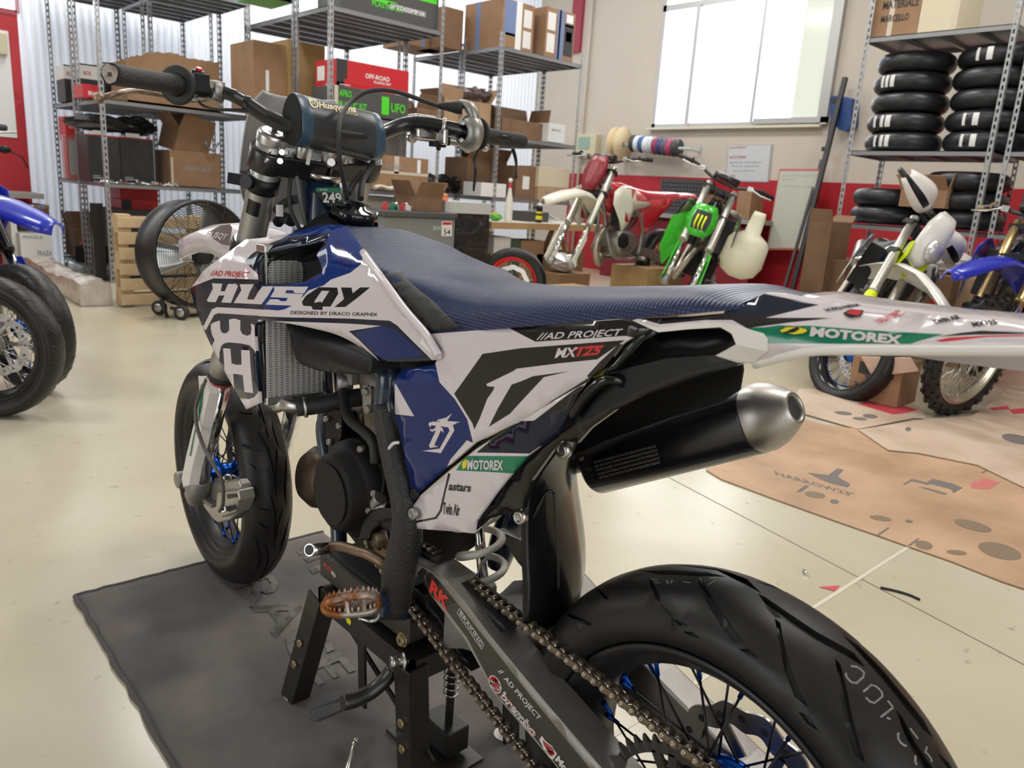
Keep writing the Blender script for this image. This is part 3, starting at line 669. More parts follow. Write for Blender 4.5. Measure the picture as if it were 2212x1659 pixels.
def bolt(px, py, y, r=.006, d=(0, 1, 0), M=ALUB, parent=None, nm='bolt'):
    p = PY(px, py, y); m = MB(); d = V(d); m.cyl(p-d*.006, p+d*.003, r, n=14); m.lathe([(r, .003), (r*.9, .0045), (r*.5, .0045), (r*.45, .001)], p, d, 12); return obj(nm, m, M, parent if parent is not None else BK)
for a, b in ((705, 905), (733, 920), (712, 955), (779, 970), (730, 989), (808, 1066), (797, 1103)): bolt(a, b, .10 if b > 960 else .06)
m = MB(); P = [PY(a, b, .055) for a, b in ((700, 900), (712, 888), (735, 892), (742, 915), (740, 945), (718, 965), (704, 950))]; m.poly(P, (0, -.04, 0)); obj('power_valve_cover', m, EB, BK, bevel=.003)
m = MB(); m.lathe([(.0, .05), (.05, .045), (.07, .02), (.075, -.02), (.06, -.06), (.03, -.09)], PY(697, 1030, -.06), (.1, 1, .2), 28); obj('exhaust_chamber', m, mat('burnt_pipe', (.07, .045, .03), .42, .6), BK)
tb('exhaust_header', [V((.80, 0, .62)), V((.90, -.02, .60)), V((.93, -.03, .50)), V((.88, -.05, .42)), V((.80, -.08, .40))], [.025, .04, .055, .06, .05], mat('burnt_pipe', (.07, .045, .03)), 18)
m = MB(); p = PY(823, 1165, .095); m.lathe([(.0, .012), (.014, .012), (.015, .0), (.02, -.004)], p, (0, 1, 0), 6); obj('sprocket_nut', m, mat('worn_steel', (.2, .15, .11)), BK)
m = MB(); P = [PY(a, b, .108) for a, b in ((776, 1165), (782, 1130), (800, 1105), (822, 1100), (850, 1102), (852, 1125), (825, 1128), (806, 1145), (800, 1166), (785, 1166))]; m.poly(P, (0, -.02, 0)); m2 = [PY(a, b, .108) for a, b in ((818, 1128), (850, 1118), (852, 1160), (845, 1175), (842, 1150))]; m.poly(m2, (0, -.02, 0)); obj('sprocket_guard', m, BLK, BK, bevel=.003)
tb('clutch_hose', [PY(740, 830, .07), PY(744, 870, .085), PY(755, 905, .1), PY(790, 935, .11), PY(808, 960, .11), PY(812, 1000, .11)], .0095, RUB)
m = MB(); m.tube([PY(728, 826, .08), PY(762, 826, .055)], [.017, .015], 16); m.box(PY(765, 812, .05), (.05, .04, .02)); obj('coolant_elbow', m, ALUB, BK)
tb('clutch_slave_line', [PY(832, 950, .10), PY(834, 1010, .10), PY(828, 1065, .10)], .004, EB, 8)
m = MB(); P = [PY(a, b, .108) for a, b in ((786, 835), (800, 838), (804, 862), (802, 888), (795, 892), (786, 880))]; m.poly(P, (0, -.008, 0)); mh = obj('head_stay', m, ALUB, BK, bevel=.002)
for a, b in ((790, 846), (795, 884)): bolt(a, b, .11, .007, parent=mh)
tb('slave_cylinder', [PY(822, 1075, .10), PY(812, 1092, .10), PY(840, 1096, .09)], .011, ALUB)
# shift lever, foot peg
BRZ = mat('worn_lever', (.22, .15, .10), .45, .75, noise=(40, (.12, .08, .05), .4, .7))
lp = [PY(a, b, y) for a, b, y in ((846, 1240, .118), (834, 1222, .128), (800, 1200, .138), (770, 1190, .145), (735, 1180, .15), (712, 1183, .152))]
m = MB(); m.tube(sm(lp, 4), [.009]*3+[.009]*18, 10, flat=1.); sl = obj('shift_lever', m, BRZ, BK)
m = MB(); a, b = PY(712, 1184, .15), PY(668, 1188, .2); m.tube([a, b], .0105, 20, 0); m.tube([b+(b-a).normalized()*.0006, b+(b-a).normalized()*.0007], .0085, 20, 1); obj('shift_lever_tip', m, [STEEL, INK], sl)
PEG = mat('rusty_steel', (.42, .36, .31), .45, .6, noise=(26, (.28, .10, .03), .44, .56))
pe = lambda a, b, y: PY(a, b, y)
m = MB(); o0 = [(700, 1312, .235), (712, 1297, .23), (745, 1288, .21), (785, 1283, .19), (812, 1288, .17), (818, 1308, .165), (800, 1322, .18), (760, 1328, .205), (722, 1328, .228), (704, 1322, .236)]
top = [pe(*q) for q in o0]; zc = sum(p.z for p in top)/len(top); top = [V((p.x, p.y, zc)) if 0 else p for p in top]
rings = []; n = len(top); cc = sum(top, V())/n
m.tube(sm(top, 3, True), .0052, 8, closed=True, flat=1.7); a = pe(716, 1318, .225); b = pe(815, 1300, .165)
m.bar(a, b, .006, .014); m.bar(pe(745, 1292, .21), pe(750, 1326, .212), .005, .012); m.bar(pe(780, 1286, .19), pe(785, 1324, .19), .005, .012)
fp = obj('foot_peg', m, PEG, BK)
t = MB()
for i, p in enumerate(sm(top, 3, True)): t.cyl(p+V((0, 0, .004)), p+V((0, 0, .0135)), .0035, .0016, 6) if i % 1 == 0 else None
obj('peg_tooth', t, PEG, fp)['kind'] = 'stuff'
m = MB(); m.tube([pe(812, 1292, .165), pe(845, 1300, .135)], .012, 10); m.bar(pe(818, 1318, .16), pe(858, 1305, .12), .022, .02); obj('peg_mount', m, FRAMEB, BK, bevel=.002)
tb('peg_pin', [pe(775, 1335, .18), pe(800, 1342, .165), pe(815, 1338, .16), pe(822, 1325, .158)], .003, ALU, 8)
m = MB()
for k in range(36): pass
c0, c1 = pe(808, 1294, .165), pe(826, 1306, .15); ax = c1-c0; fr3 = frame(ax, V((0, 0, 1))); m.tube([c0+ax*(k/36)+fr3 @ V((0, .008*cos(k*pi/3), .008*sin(k*pi/3))) for k in range(37)], .0015, 6); obj('peg_spring', m, STEEL, BK)
# ---- swingarm
YA = lambda x, z: .116
arm = [(884, 1204), (930, 1228), (967, 1256), (1004, 1300), (1059, 1373), (1150, 1483), (1300, 1659), (1420, 1800), (1520, 1910), (1440, 1960), (1300, 1785), (1202, 1655), (1150, 1593), (1070, 1501), (1004, 1380), (930, 1285), (905, 1241), (884, 1245)]
ARM = mat('brushed_swingarm', (.34, .325, .31), .42, .85, bump=('noise', 160, .25, .001), noise=(10, (.24, .22, .21), .35, .7))
OLV = plas('dark_sticker', (.035, .034, .028), .35, .2)
C5 = lambda p: K(900, 1400, 4.424, p); C4 = lambda p: K(860, 1130, 5.0275, p)
stick = [(912, 1226), (935, 1240), (960, 1268), (1000, 1318), (1059, 1392), (1150, 1508), (1270, 1655), (1340, 1740), (1280, 1745), (1202, 1652), (1150, 1588), (1070, 1495), (1008, 1376), (935, 1280)]
stb = [(912, 1226), (935, 1240), (960, 1268), (985, 1300), (965, 1310), (935, 1290), (900, 1240)]
AM = [ARM, OLV, CHAR, mat('lettering_white', (.68, .67, .65), .5), mat('lettering_red', (.62, .03, .025), .4), mat('logo_yellow', (.8, .6, .05), .5), INK]
def circ(cx, cy, rx, ry, rot, n=20): return [(cx+rx*cos(t)*cos(rot)-ry*sin(t)*sin(rot), cy+rx*cos(t)*sin(rot)+ry*sin(t)*cos(rot)) for t in [2*pi*k/n for k in range(n)]]
flame = C5([(1200,835),(1222,870),(1250,900),(1300,935),(1310,960),(1345,1010),(1305,1065),(1270,1040),(1240,985),(1215,960),(1200,920),(1175,875)])
tx = [('RK', (927.5, 1274), (967, 1319), (6, -22), 4, .05), ('BRAKING', C4([(668,985)])[0], C4([(905,1345)])[0], (3.6, -7), 3, .0), ('//', C5([(778,222)])[0], C5([(812,250)])[0], (6, -5), 3, .03), ('AD PROJECT', C5([(832,292)])[0], C5([(1168,690)])[0], (6.4, -6.6), 3, .01),
 ('p', C5(circ(753, 345, 50, 95, -.45)), 3), ('p', [(a, b) for a, b in C5(circ(753, 345, 44, 86, -.45))], 4), ('p', C5(circ(753, 345, 36, 70, -.45)), 3), ('p', C5(circ(753, 345, 29, 56, -.45)), 4), ('b', C5([(742,385)])[0], C5([(775,400)])[0], (4, -13), 3, .02),
 ('brembo', C5([(800,455)])[0], C5([(1122,850)])[0], (9, -10), 3, .05), ('brembo', C5([(803,452)])[0], C5([(1119,845)])[0], (8.6, -9.6), 4, .0), ('p', flame, 3), ('p', C5([(1205,870),(1240,905),(1300,945),(1325,1010),(1300,1045),(1262,1010),(1240,960),(1215,920)]), 4), ('p', C5([(1245,945),(1265,960),(1280,985),(1300,1015),(1270,1005),(1250,975)]), 5), ('Moto', C5([(1325,1065)])[0], C5([(1480,1260)])[0], (8, -9), 3, .04)]
for q0, q1 in (((670,925),(937,1320)), ((937,1320),(910,1368)), ((910,1368),(645,975)), ((645,975),(670,925))):
    a, b = V(C4([q0])[0]), V(C4([q1])[0]); nn = (b-a).normalized(); nn = V((-nn.y, nn.x))*.5; tx.append(('p', [tuple(a+nn), tuple(b+nn), tuple(b-nn), tuple(a-nn)], 3))
sa = panel('swingarm', arm, YA, AM, [(stick, 1), (stb, 2)], tx, .05, .03, BK, both=False)
bm_ = sa.modifiers.new('bevel', 'BEVEL'); bm_.width = .005; bm_.segments = 3; bm_.limit_method = 'ANGLE'; bm_.angle_limit = radians(60)
q = [PY(a, b, .116) for a, b in arm]; m = MB(); m.poly([V((p.x, -.066, p.z)) for p in q], (0, -.05, 0)); obj('swingarm_right_leg', m, ARM, BK, bevel=.006, fix=True)
m = MB(); m.loft([[V((x, y, z+.02*(y/.07)**2)) for y in (-.075, -.05, -.02, .02, .05, .075)]+[V((x, y, z-.05)) for y in (.075, 0, -.075)] for x, z in ((.47, .375), (.42, .40), (.37, .415), (.33, .405), (.31, .39))]); obj('swingarm_bridge', m, mat('cast_swingarm', (.34, .33, .33), .55, .6), BK)
sl_ = [(901, 1190), (930, 1206), (1000, 1262), (1050, 1313), (1099, 1362), (1082, 1366), (1040, 1340), (990, 1285), (950, 1245), (900, 1212)]
panel('chain_slider', sl_, lambda x, z: .098, [BLK], (), (), .03, .02, BK)
cg = K(600, 1050, 2.724, [(745,600),(800,590),(860,640),(940,760),(1010,880),(1080,1000),(1110,1020),(1140,1090),(1100,1060),(1040,1020),(960,920),(880,850),(800,740),(760,680)])
panel('chain_guide', cg, lambda x, z: .062, [BLK], (), (), .02, .02, BK)
# ---- shock absorber
SPR = mat('spring_white', (.72, .69, .62), .4); m = MB(); c0 = PY(1046, 1265, .0); c1 = V((.53, .0, .70)); ax = c1-c0; F3 = frame(ax, V((0, 1, 0))); N = 150
m.tube([c0+ax*(k/N)+F3 @ V((0, .037*cos(k*2*pi/24), .037*sin(k*2*pi/24))) for k in range(N+1)], .0064, 10); obj('shock_spring', m, SPR, BK)
m = MB(); m.tube([c0-ax*.1, c0+ax*.5], .009, 14, 0); obj('shock_rod', m, CHROME, BK)
m = MB(); m.tube([c0+ax*.42, c1+ax*.1], .026, 18); m.tube([c1-V((0, .05, .02)), c1+V((.05, -.05, -.0))], .022, 14); m.tube([c0-ax*.12, c0+ax*.0], .02, 14); obj('shock_body', m, ALUB, BK)
tb('exhaust_midpipe', [V((.60, -.03, .46)), V((.56, -.02, .50)), V((.55, -.03, .56)), V((.50, -.09, .62)), V((.42, -.14, .655))], .017, mat('copper_pipe', (.30, .15, .08), .35, .8), 14)
# ---- side panels
S4 = lambda p: K(840, 650, 3.016, p); Z4 = lambda p: K(1130, 690, 6.9125, p); DR = lambda p: K(890, 890, 7.2125, p)
def Ysp(x, z): return interp([(.0, .112), (.3, .124), (.58, .14)], x)-.10*max(0, .66-z)-1.2*max(0, z-.90)**1.5
A_ = S4([(258,216),(520,196),(770,176),(1570,108),(1650,140),(1745,190),(1600,232),(1520,280),(1400,440),(830,795),(560,925),(200,1248),(145,1232),(90,960),(40,720),(35,540),(60,480),(100,445),(300,415),(330,330)])
AP = [(S4([(770,170),(1575,100),(1760,190),(1600,240),(1540,228),(955,266)]), 3), (S4([(425,605),(610,345),(860,308),(1540,255),(1358,381),(1100,408),(870,437),(830,442),(700,555),(640,640),(560,850),(545,800)]), 3),
 (S4([(800,545),(870,520),(940,490),(1178,458),(1010,497),(830,690),(790,735),(650,822),(710,700)]), 3), (S4([(635,542),(835,445),(740,640),(645,822),(552,848),(690,560),(640,556)]), 0), (S4([(1500,280),(1530,285),(1420,440),(1300,500),(1290,490),(1370,400)]), 3),
 (S4([(0,540),(60,430),(100,430),(305,415),(330,530),(430,640),(510,770),(548,920),(200,1300),(100,1260),(0,720)]), 4), (S4([(30,540),(60,440),(100,430),(305,415),(322,520),(45,545)]), 2), (S4([(45,540),(165,752),(20,735),(20,560)]), 0), (S4([(508,908),(570,935),(380,1080),(400,1035)]), 0)]
dragon = [(622,22),(545,140),(755,155),(665,180),(690,185),(635,200),(660,285),(450,640),(160,605),(430,570),(585,290),(565,240),(440,220),(480,260),(495,325),(450,285),(345,520),(410,540),(280,560),(265,520),(370,295),(330,290),(330,315),(285,290),(278,262),(320,275),(365,245),(370,215),(300,205),(285,240),(255,195),(270,160),(320,155),(330,140),(345,155),(385,150),(400,120),(530,90)]
AP.append((DR(dragon), 0)); AP.append((DR([(390,160),(410,140),(440,138),(425,152)]), 4))
SPM_ = [WHT, NAVY, BLU, CHAR, BLUD, RED, GRN, YEL, plas('black_print', (.01, .01, .01))]
AT = [('//AD PROJECT', (1159.5, 734), (1339, 724.5), (8, -14.5), 0, .015), ('MX', (1199, 772.6), (1243, 770), (7, -20), 0, .03), ('125', (1245, 769.5), (1295, 765), (10, -19), 5, .04), ('p', Z4([(640,570),(700,500),(770,450),(860,410),(1000,395),(1225,385),(1180,430),(1000,425),(860,430),(770,470),(705,515)]), 5)]
panel('left_side_panel', A_, Ysp, SPM_, AP, AT, .005, .025, BK)
B_ = S4([(1322,500),(1290,530),(1130,620),(960,722),(570,965),(205,1268),(150,1350),(142,1430),(155,1482),(400,1500),(550,1515),(560,1440),(640,1330),(760,1170),(900,1010),(1100,860),(1190,700),(1240,600)])
BP = [(S4([(1330,490),(1200,720),(1110,860),(915,995),(570,988),(640,930),(800,785),(945,780),(1180,600)]), 1), (S4([(1330,490),(1205,700),(1190,720),(1000,740),(960,780),(945,780),(1180,600)]), 3), (S4([(500,1010),(910,1012),(800,1124),(437,1105)]), 6),
 (S4([(386,1120),(402,1128),(372,1240),(345,1370),(312,1420),(130,1456),(130,1442),(300,1408),(330,1365),(360,1235)]), 8)]
BT = [('MOTOREX', (1010, 1013.6), (1087, 1014.6), (.8, -19.5), 0, .035), ('p', S4([(478,1075),(482,1050),(505,1028),(513,1045),(508,1080),(488,1098)]), 7), ('astars', (969, 1058), (1017, 1062), (2, -17), 8, .035), ('astars', (970, 1057.4), (1016.4, 1061.4), (1.9, -16.4), 0, -.012), ('Twin Air', (956.5, 1109), (993.5, 1113.5), (.5, -24), 8, .03), ('Twin Air', (957.5, 1108.4), (992.5, 1112.6), (.5, -23), 0, -.015)]
panel('left_lower_panel', B_, Ysp, SPM_, BP, BT, .005, .025, BK)
G_ = S4([(1425,430),(1400,455),(830,810),(560,940),(180,1262),(195,1300),(230,1290),(570,985),(960,742),(1320,520),(1400,490)])
panel('airbox_edge', [(a, b-3) for a, b in G_], lambda x, z: Ysp(x, z)-.012, [BLK, mat('air_filter_yellow', (.30, .27, .01), .5)], [([(a, b) for a, b in S4([(1415,442),(1330,487),(960,700),(560,968),(200,1262),(205,1275),(570,985),(960,735),(1290,540),(1395,490)])], 1)], (), .004, .03, BK)
for a, b in ((893, 1110),): bolt(a, b, .135, .009, M=ALUB)
bolt(897, 1067, .13, .008, M=BLK)
# black rear subframe cover
C_ = [(1340, 690), (1417, 698), (1563, 698), (1600, 722), (1590, 756), (1552, 770), (1606, 785), (1486, 822), (1400, 852), (1330, 885), (1275, 925), (1247, 957), (1214, 952), (1198, 968), (1148, 1038), (1131, 1098), (1060, 1120), (1024, 1150), (1018, 1140), (1052, 1080), (1138, 975), (1205, 925), (1235, 870), (1275, 810), (1300, 795), (1344, 735), (1370, 725)]
Tz = lambda p: K(1150, 600, 2.083, p)
rec = Tz([(420,335),(480,280),(560,250),(700,232),(850,228),(905,262),(915,300),(820,345),(600,360),(400,410),(380,400)])
panel('subframe_cover', C_, lambda x, z: Ysp(x, z)-.014, [GBLK, BLK], [(Tz([(340,430),(600,365),(900,345),(930,380),(700,425),(450,520),(250,640),(190,660),(300,520)]), 1)], (), .006, .03, BK, [rec])
panel('subframe_rail', rec, lambda x, z: Ysp(x, z)-.05, [BLK], (), (), .01, .03, BK)
m = MB(); m.tube([Ysp and PY(1417, 714, .108), PY(1385, 730, .112), PY(1358, 760, .113), PY(1330, 792, .115), PY(1310, 800, .116)], .004, 8); obj('cover_bead', m, GBLK, BK)
m = MB(); m.tube(sm([PY(1345, 828, .10), PY(1330, 820, .11), PY(1300, 825, .118), PY(1262, 860, .118), PY(1236, 900, .115)], 4), .0065, 8); obj('grab_bead', m, GBLK, BK)
# inner mudguard in front of the rear wheel
lv = [((1240, 932), (1262, 930)), ((1205, 968), (1238, 975)), ((1150, 1038), (1233, 1040)), ((1132, 1098), (1238, 1100)), ((1129, 1197), (1250, 1180)), ((1132, 1270), (1255, 1240)), ((1131, 1330), (1250, 1303)), ((1128, 1362), (1217, 1344))]
G = []
for (l, r) in lv:
    a = PY(l[0], l[1], .085); b = PY(r[0], r[1], -.03); row = []
    for k in range(13): t = k/12; p = a.lerp(b, t); p.x -= .012*sin(pi*t); row.append(p)
    c = b.copy()
    for k in range(1, 5): row.append(b+V((.012*k, -.016*k, .0)))
    G.append(row)
m = MB(); G2 = []
for j in range(len(G[0])):
    G2.append(sm([r[j] for r in G], 3))
m.add([p for col in G2 for p in col], [(i*len(G2[0])+k, i*len(G2[0])+k+1, (i+1)*len(G2[0])+k+1, (i+1)*len(G2[0])+k) for i in range(len(G2)-1) for k in range(len(G2[0])-1)], 0, True)
SCR = mat('scuffed_gloss_black', (.005, .005, .006), .22, .0, .1, spec=.4, noise=(5, (.02, .02, .02), .5, .8)); obj('inner_mudguard', m, SCR, BK, solid=.004)
m = MB(); m.tube(sm([PY(1194, 1062, .05), PY(1178, 1064, .058), PY(1160, 1100, .066), PY(1146, 1135, .07), PY(1143, 1200, .07), PY(1142, 1330, .07)], 4), .0022, 6); m.tube(sm([PY(1196, 1064, .045), PY(1200, 1120, .04), PY(1205, 1200, .038), PY(1206, 1280, .038)], 4), .0016, 6); obj('mudguard_rib', m, GBLK, BK)
for a, b in ((1216, 973), (1123, 1117)): bolt(a, b, .088, .0105, M=ALU, nm='flange_bolt')
# ---- tail
tailo = Tz([(450,190),(570,245),(700,232),(800,224),(860,222),(905,262),(915,300),(870,335),(828,352),(930,382),(1000,385),(1150,350),(1300,325),(1800,325),(2212,325),(2400,325),(2700,330),(2900,290)])+Tz([(2850,262),(2400,222),(2212,210),(1800,168),(1500,132),(1300,98),(1130,70),(1060,66),(1000,90),(860,160),(700,175),(480,184)])
def Ytl(x, z):
    w = interp([(-.45, .06), (-.2, .085), (.0, .105), (.15, .116)], x); zb = interp([(-.45, .93), (-.05, .905), (.1, .885)], x); t = max(0, min(1, (z-zb-.018)/.055)); return w-(.018 if x > .05 else .05*min(1, (.08-x)/.1))*t*t-.6*max(0, zb+.012-z)
WP2 = plas('bare_white_plastic', (.74, .70, .66), .36)
L5 = lambda p: K(1630, 620, 3.801, p)
TP = [(Tz([(960,225),(1240,215),(1500,235),(1830,255),(1700,298),(1060,292),(1050,260)]), 6), (Tz([(560,205),(480,183),(700,165),(860,150),(1000,80),(1045,72),(1290,122),(1050,180),(1330,180),(1180,190),(960,218),(900,190),(780,190),(570,210)]), 3), (Tz([(880,160),(1000,85),(1040,78),(1280,122),(1010,178),(860,165)]), 1),
 (L5([(-200,262),(100,263),(650,255),(300,290),(0,330),(-60,340)]), 3), (L5([(-20,345),(210,312),(700,345),(1555,388),(1400,430),(1230,468),(110,462),(105,410),(60,370)]), 6), (L5([(1475,440),(1600,415),(1900,398),(2212,392),(2212,405),(1900,412),(1700,435),(1540,452)]), 5), (L5([(1480,410),(1700,375),(1860,358),(2212,372),(2300,385),(1800,392)]), 3)]
TT = [('MOTOREX', L5([(455,398)])[0], L5([(1205,468)])[0], (3.4, -18), 0, .05), ('p', L5(circ(325, 356, 118, 34, .03)), 8), ('p', L5([(210,355),(260,330),(345,328),(300,345),(262,365),(225,372)]), 7), ('p', L5([(275,378),(330,372),(375,345),(360,330),(425,345),(435,362),(400,380),(330,388)]), 7),
 ('HUSQVARNA', L5([(600,200)])[0], L5([(880,150)])[0], (-9, -5), 8, .04), ('p', L5([(730,210),(790,180),(900,190),(870,240),(790,252),(750,235)]), 8), ('p', L5([(745,212),(795,186),(888,196),(860,232),(790,244)]), 5), ('//AD PROJECT', L5([(1040,298)])[0], L5([(1250,210)])[0], (-18, -6), 5, .02), ('TWIN AIR', L5([(1490,305)])[0], L5([(1700,255)])[0], (-8, -8), 3, .04), ('MX125', L5([(1800,325)])[0], L5([(2000,300)])[0], (-6, -9), 3, .03)]
tl = panel('tail_fender', [(a, b) for a, b in tailo], Ytl, [WHT, NAVY, BLU, CHAR, BLUD, RED, GRN, YEL, plas('black_print', (.01, .01, .01))], TP, TT, .004, .02, BK)
# top and right side of the tail
m = MB(); rows = []
for i in range(30):
    x = -.03-.42*i/29; zt = None
    pxs = [PY(a, b, .03) for a, b in Tz([(1060,66),(1130,70),(1300,98),(1500,132),(1800,168),(2212,210),(2400,222),(2850,262)])]
    zt = interp(sorted([(p.x, p.z) for p in pxs]), x); w = Ytl(x, zt); zb = interp([(-.45, .93), (-.05, .905), (.1, .885)], x)
    rows.append([V((x, w, zt)), V((x, w*.5, zt+.004)), V((x, 0, zt+.005)), V((x, -w*.5, zt+.004)), V((x, -w, zt)), V((x, -w-.02, (zt+zb)/2)), V((x, -Ytl(x, zb), zb))])
m.loft(rows, closed=False, caps=False); obj('tail_top', m, WHT, BK, solid=-.003)
m = MB(); q = [SF(a, b, Ytl) for a, b in Tz([(1000,390),(1150,352),(1300,328),(1800,328),(2212,328),(2600,330)])]; m.tube(sm(q, 3), .0045, 8); obj('fender_lip', m, WP2, BK)
m = MB(); q = [SF(a, b, Ytl)+V((0, .002, 0)) for a, b in Tz([(450,190),(565,222),(700,205),(850,200),(940,222),(1040,250),(1062,275),(1058,330),(1000,382),(930,382),(828,350),(920,300),(900,250),(850,222),(700,232),(570,245)])]; m.poly(q, (0, -.012, 0)); obj('grab_handle', m, WP2, BK, bevel=.003, fix=True)
# ---- seat
tp = [PY(a, b, -.045) for a, b in ((760, 492), (822, 489), (860, 493), (874, 500), (902, 516), (944, 542), (991, 566), (1038, 582), (1085, 596), (1132, 608), (1203, 616), (1300, 618), (1478, 616), (1587, 612), (1641, 611), (1676, 615), (1694, 625))]
bt = [PY(a, b, .128) for a, b in ((783, 548), (823, 592), (873, 662), (921, 722), (1010, 716), (1171, 703), (1360, 690), (1540, 674), (1641, 641), (1695, 634))]
TT_ = sorted((p.x, p.z) for p in tp); BB_ = sorted((p.x, p.z) for p in bt)
def lin(tab, x):
    if x <= tab[0][0]: return tab[0][1]
    for (a, u), (b, w) in zip(tab, tab[1:]):
        if x <= b: return u+(w-u)*(x-a)/max(1e-9, b-a)
    return tab[-1][1]
hwf = lambda x: interp([(-.03, .088), (.1, .112), (.3, .126), (.55, .128), (.72, .112), (.86, .085)], x)
def sring(x, zt, zb, hw, n=28):
    r = []
    for k in range(n+1):
        t = pi*k/n; cc, ss = cos(t), sin(t); r.append(V((x, hw*(abs(cc)**.5)*(1 if cc >= 0 else -1)*(.80+.20*(1-abs(ss)**2)), zb+(zt-zb)*abs(ss)**.62)))
    return r
m = MB(); rings = []; x0 = -.022; x1 = TT_[-1][0]; N = 90
for i in range(N+1):
    x = x0+(x1-x0)*i/N; e = min(1, (i/N)/.05); zb = lin(BB_, x) if x < BB_[-1][0] else BB_[-1][1]; zt = lin(TT_, x); zb = min(zb, zt-.012)
    e = sqrt(max(0, 1-(1-min(1, (i+.3)/5))**2)); rings.append(sring(x, zb+(zt-zb)*max(.3, e), zb, hwf(x)*(.62+.38*e)))
m.loft(rings, closed=False, caps=False)
seatm = mat('blue_ribbed_seat', (.007, .018, .075), .36, spec=.45); nt = seatm.node_tree; N_ = nt.nodes.new; Lk = nt.links.new
tc = N_('ShaderNodeTexCoord'); ws = []
for d_, sc_ in (('X', 62), ('Z', 74)):
    w = N_('ShaderNodeTexWave'); w.wave_type = 'BANDS'; w.bands_direction = d_; w.inputs['Scale'].default_value = sc_; Lk(tc.outputs['Object'], w.inputs['Vector']); ws.append(w)
geo = N_('ShaderNodeNewGeometry'); sx = N_('ShaderNodeSeparateXYZ'); Lk(geo.outputs['Normal'], sx.inputs[0]); ab = N_('ShaderNodeMapRange'); ab.inputs[1].default_value = .35; ab.inputs[2].default_value = .75; Lk(sx.outputs[2], ab.inputs[0])
mu = N_('ShaderNodeMath'); mu.operation = 'MULTIPLY'; Lk(ws[0].outputs[1], mu.inputs[0]); Lk(ws[1].outputs[1], mu.inputs[1])
mx = N_('ShaderNodeMix'); mx.data_type = 'FLOAT'; Lk(ab.outputs[0], mx.inputs[0]); Lk(mu.outputs[0], mx.inputs[2]); Lk(ws[0].outputs[1], mx.inputs[3])
bp = N_('ShaderNodeBump'); bp.inputs['Strength'].default_value = .8; bp.inputs['Distance'].default_value = .0016; Lk(mx.outputs[0], bp.inputs['Height']); Lk(bp.outputs[0], nt.nodes['Principled BSDF'].inputs['Normal'])
seat = obj('seat', m, seatm, BK)
def Yseat(x, z):
    zt, zb = lin(TT_, x), min(lin(BB_, x), lin(TT_, x)-.012); s = max(0, min(1, (z-zb)/(zt-zb)))**(1/.62); return hwf(x)*(max(0, 1-s*s)**.25)*(.80+.20*(1-s*s))
pad = C2([(1395,432),(1500,435),(1555,470),(1650,560),(1800,690),(1945,812),(1740,842),(1700,820),(1560,650)])
panel('seat_grip_pad', pad, lambda x, z: Yseat(x, z)+.0025, [mat('grip_pad', (.022, .022, .022), .55, bump=('v', 420, .6, .0012))], (), (), .004, .012, seat)
# ---- muffler
mf = PY(1292, 1004, -.15); mr = PY(1641, 903, -.15); ax = (mr-mf).normalized(); F3 = frame(ax, V((0, 1, 0)))
def mring(c, a, b, n=36, e=.82): return [c+F3 @ V((0, a*(abs(cos(t))**e)*(1 if cos(t) >= 0 else -1), b*(abs(sin(t))**e)*(1 if sin(t) >= 0 else -1))) for t in [2*pi*k/n for k in range(n)]]
MA, MBB = .047, .047; m = MB(); L_ = (mr-mf).length
m.loft([mring(mf+ax*s, MA*k, MBB*k) for s, k in ((-.002, .6), (0, .93), (.006, 1.), (L_-.004, 1.), (L_, .985))]); MUF = mat('satin_black_sleeve', (.006, .006, .009), .3, 0, .3); mu_ = obj('muffler', m, MUF, BK)
m = MB(); m.loft([mring(mr+ax*s*.82, MA*k, MBB*k, e=.82+.18*min(1, s/.05)) for s, k in ((-.001, .99), (.012, .985), (.03, .88), (.05, .68), (.062, .52), (.066, .46), (.068, .40), (.064, .34), (.03, .32))], caps=False); obj('muffler_end_cap', m, mat('bead_blasted_steel', (.42, .40, .38), .38, .95, noise=(18, (.3, .27, .24), .4, .7)), mu_)
m = MB(); m.tube([mr+ax*.0505, mr+ax*.02], .019, 24); obj('tailpipe_bore', m, INK, mu_)
for s, t in ((.012, -2.0), (.012, 2.5), (L_-.012, -2.2), (L_-.012, 2.5), (.012, 1.2), (L_-.012, 1.0)):
    p = mf+ax*s+F3 @ V((0, MA*.97*cos(t), MBB*.97*sin(t))); nn = (F3 @ V((0, cos(t), sin(t)))).normalized(); m = MB(); m.tube([p-nn*.004, p+nn*.003], .0048, 12); m.tube([p+nn*.0031, p+nn*.0032], .0022, 8, 1); obj('rivet', m, [STEEL, INK], mu_)
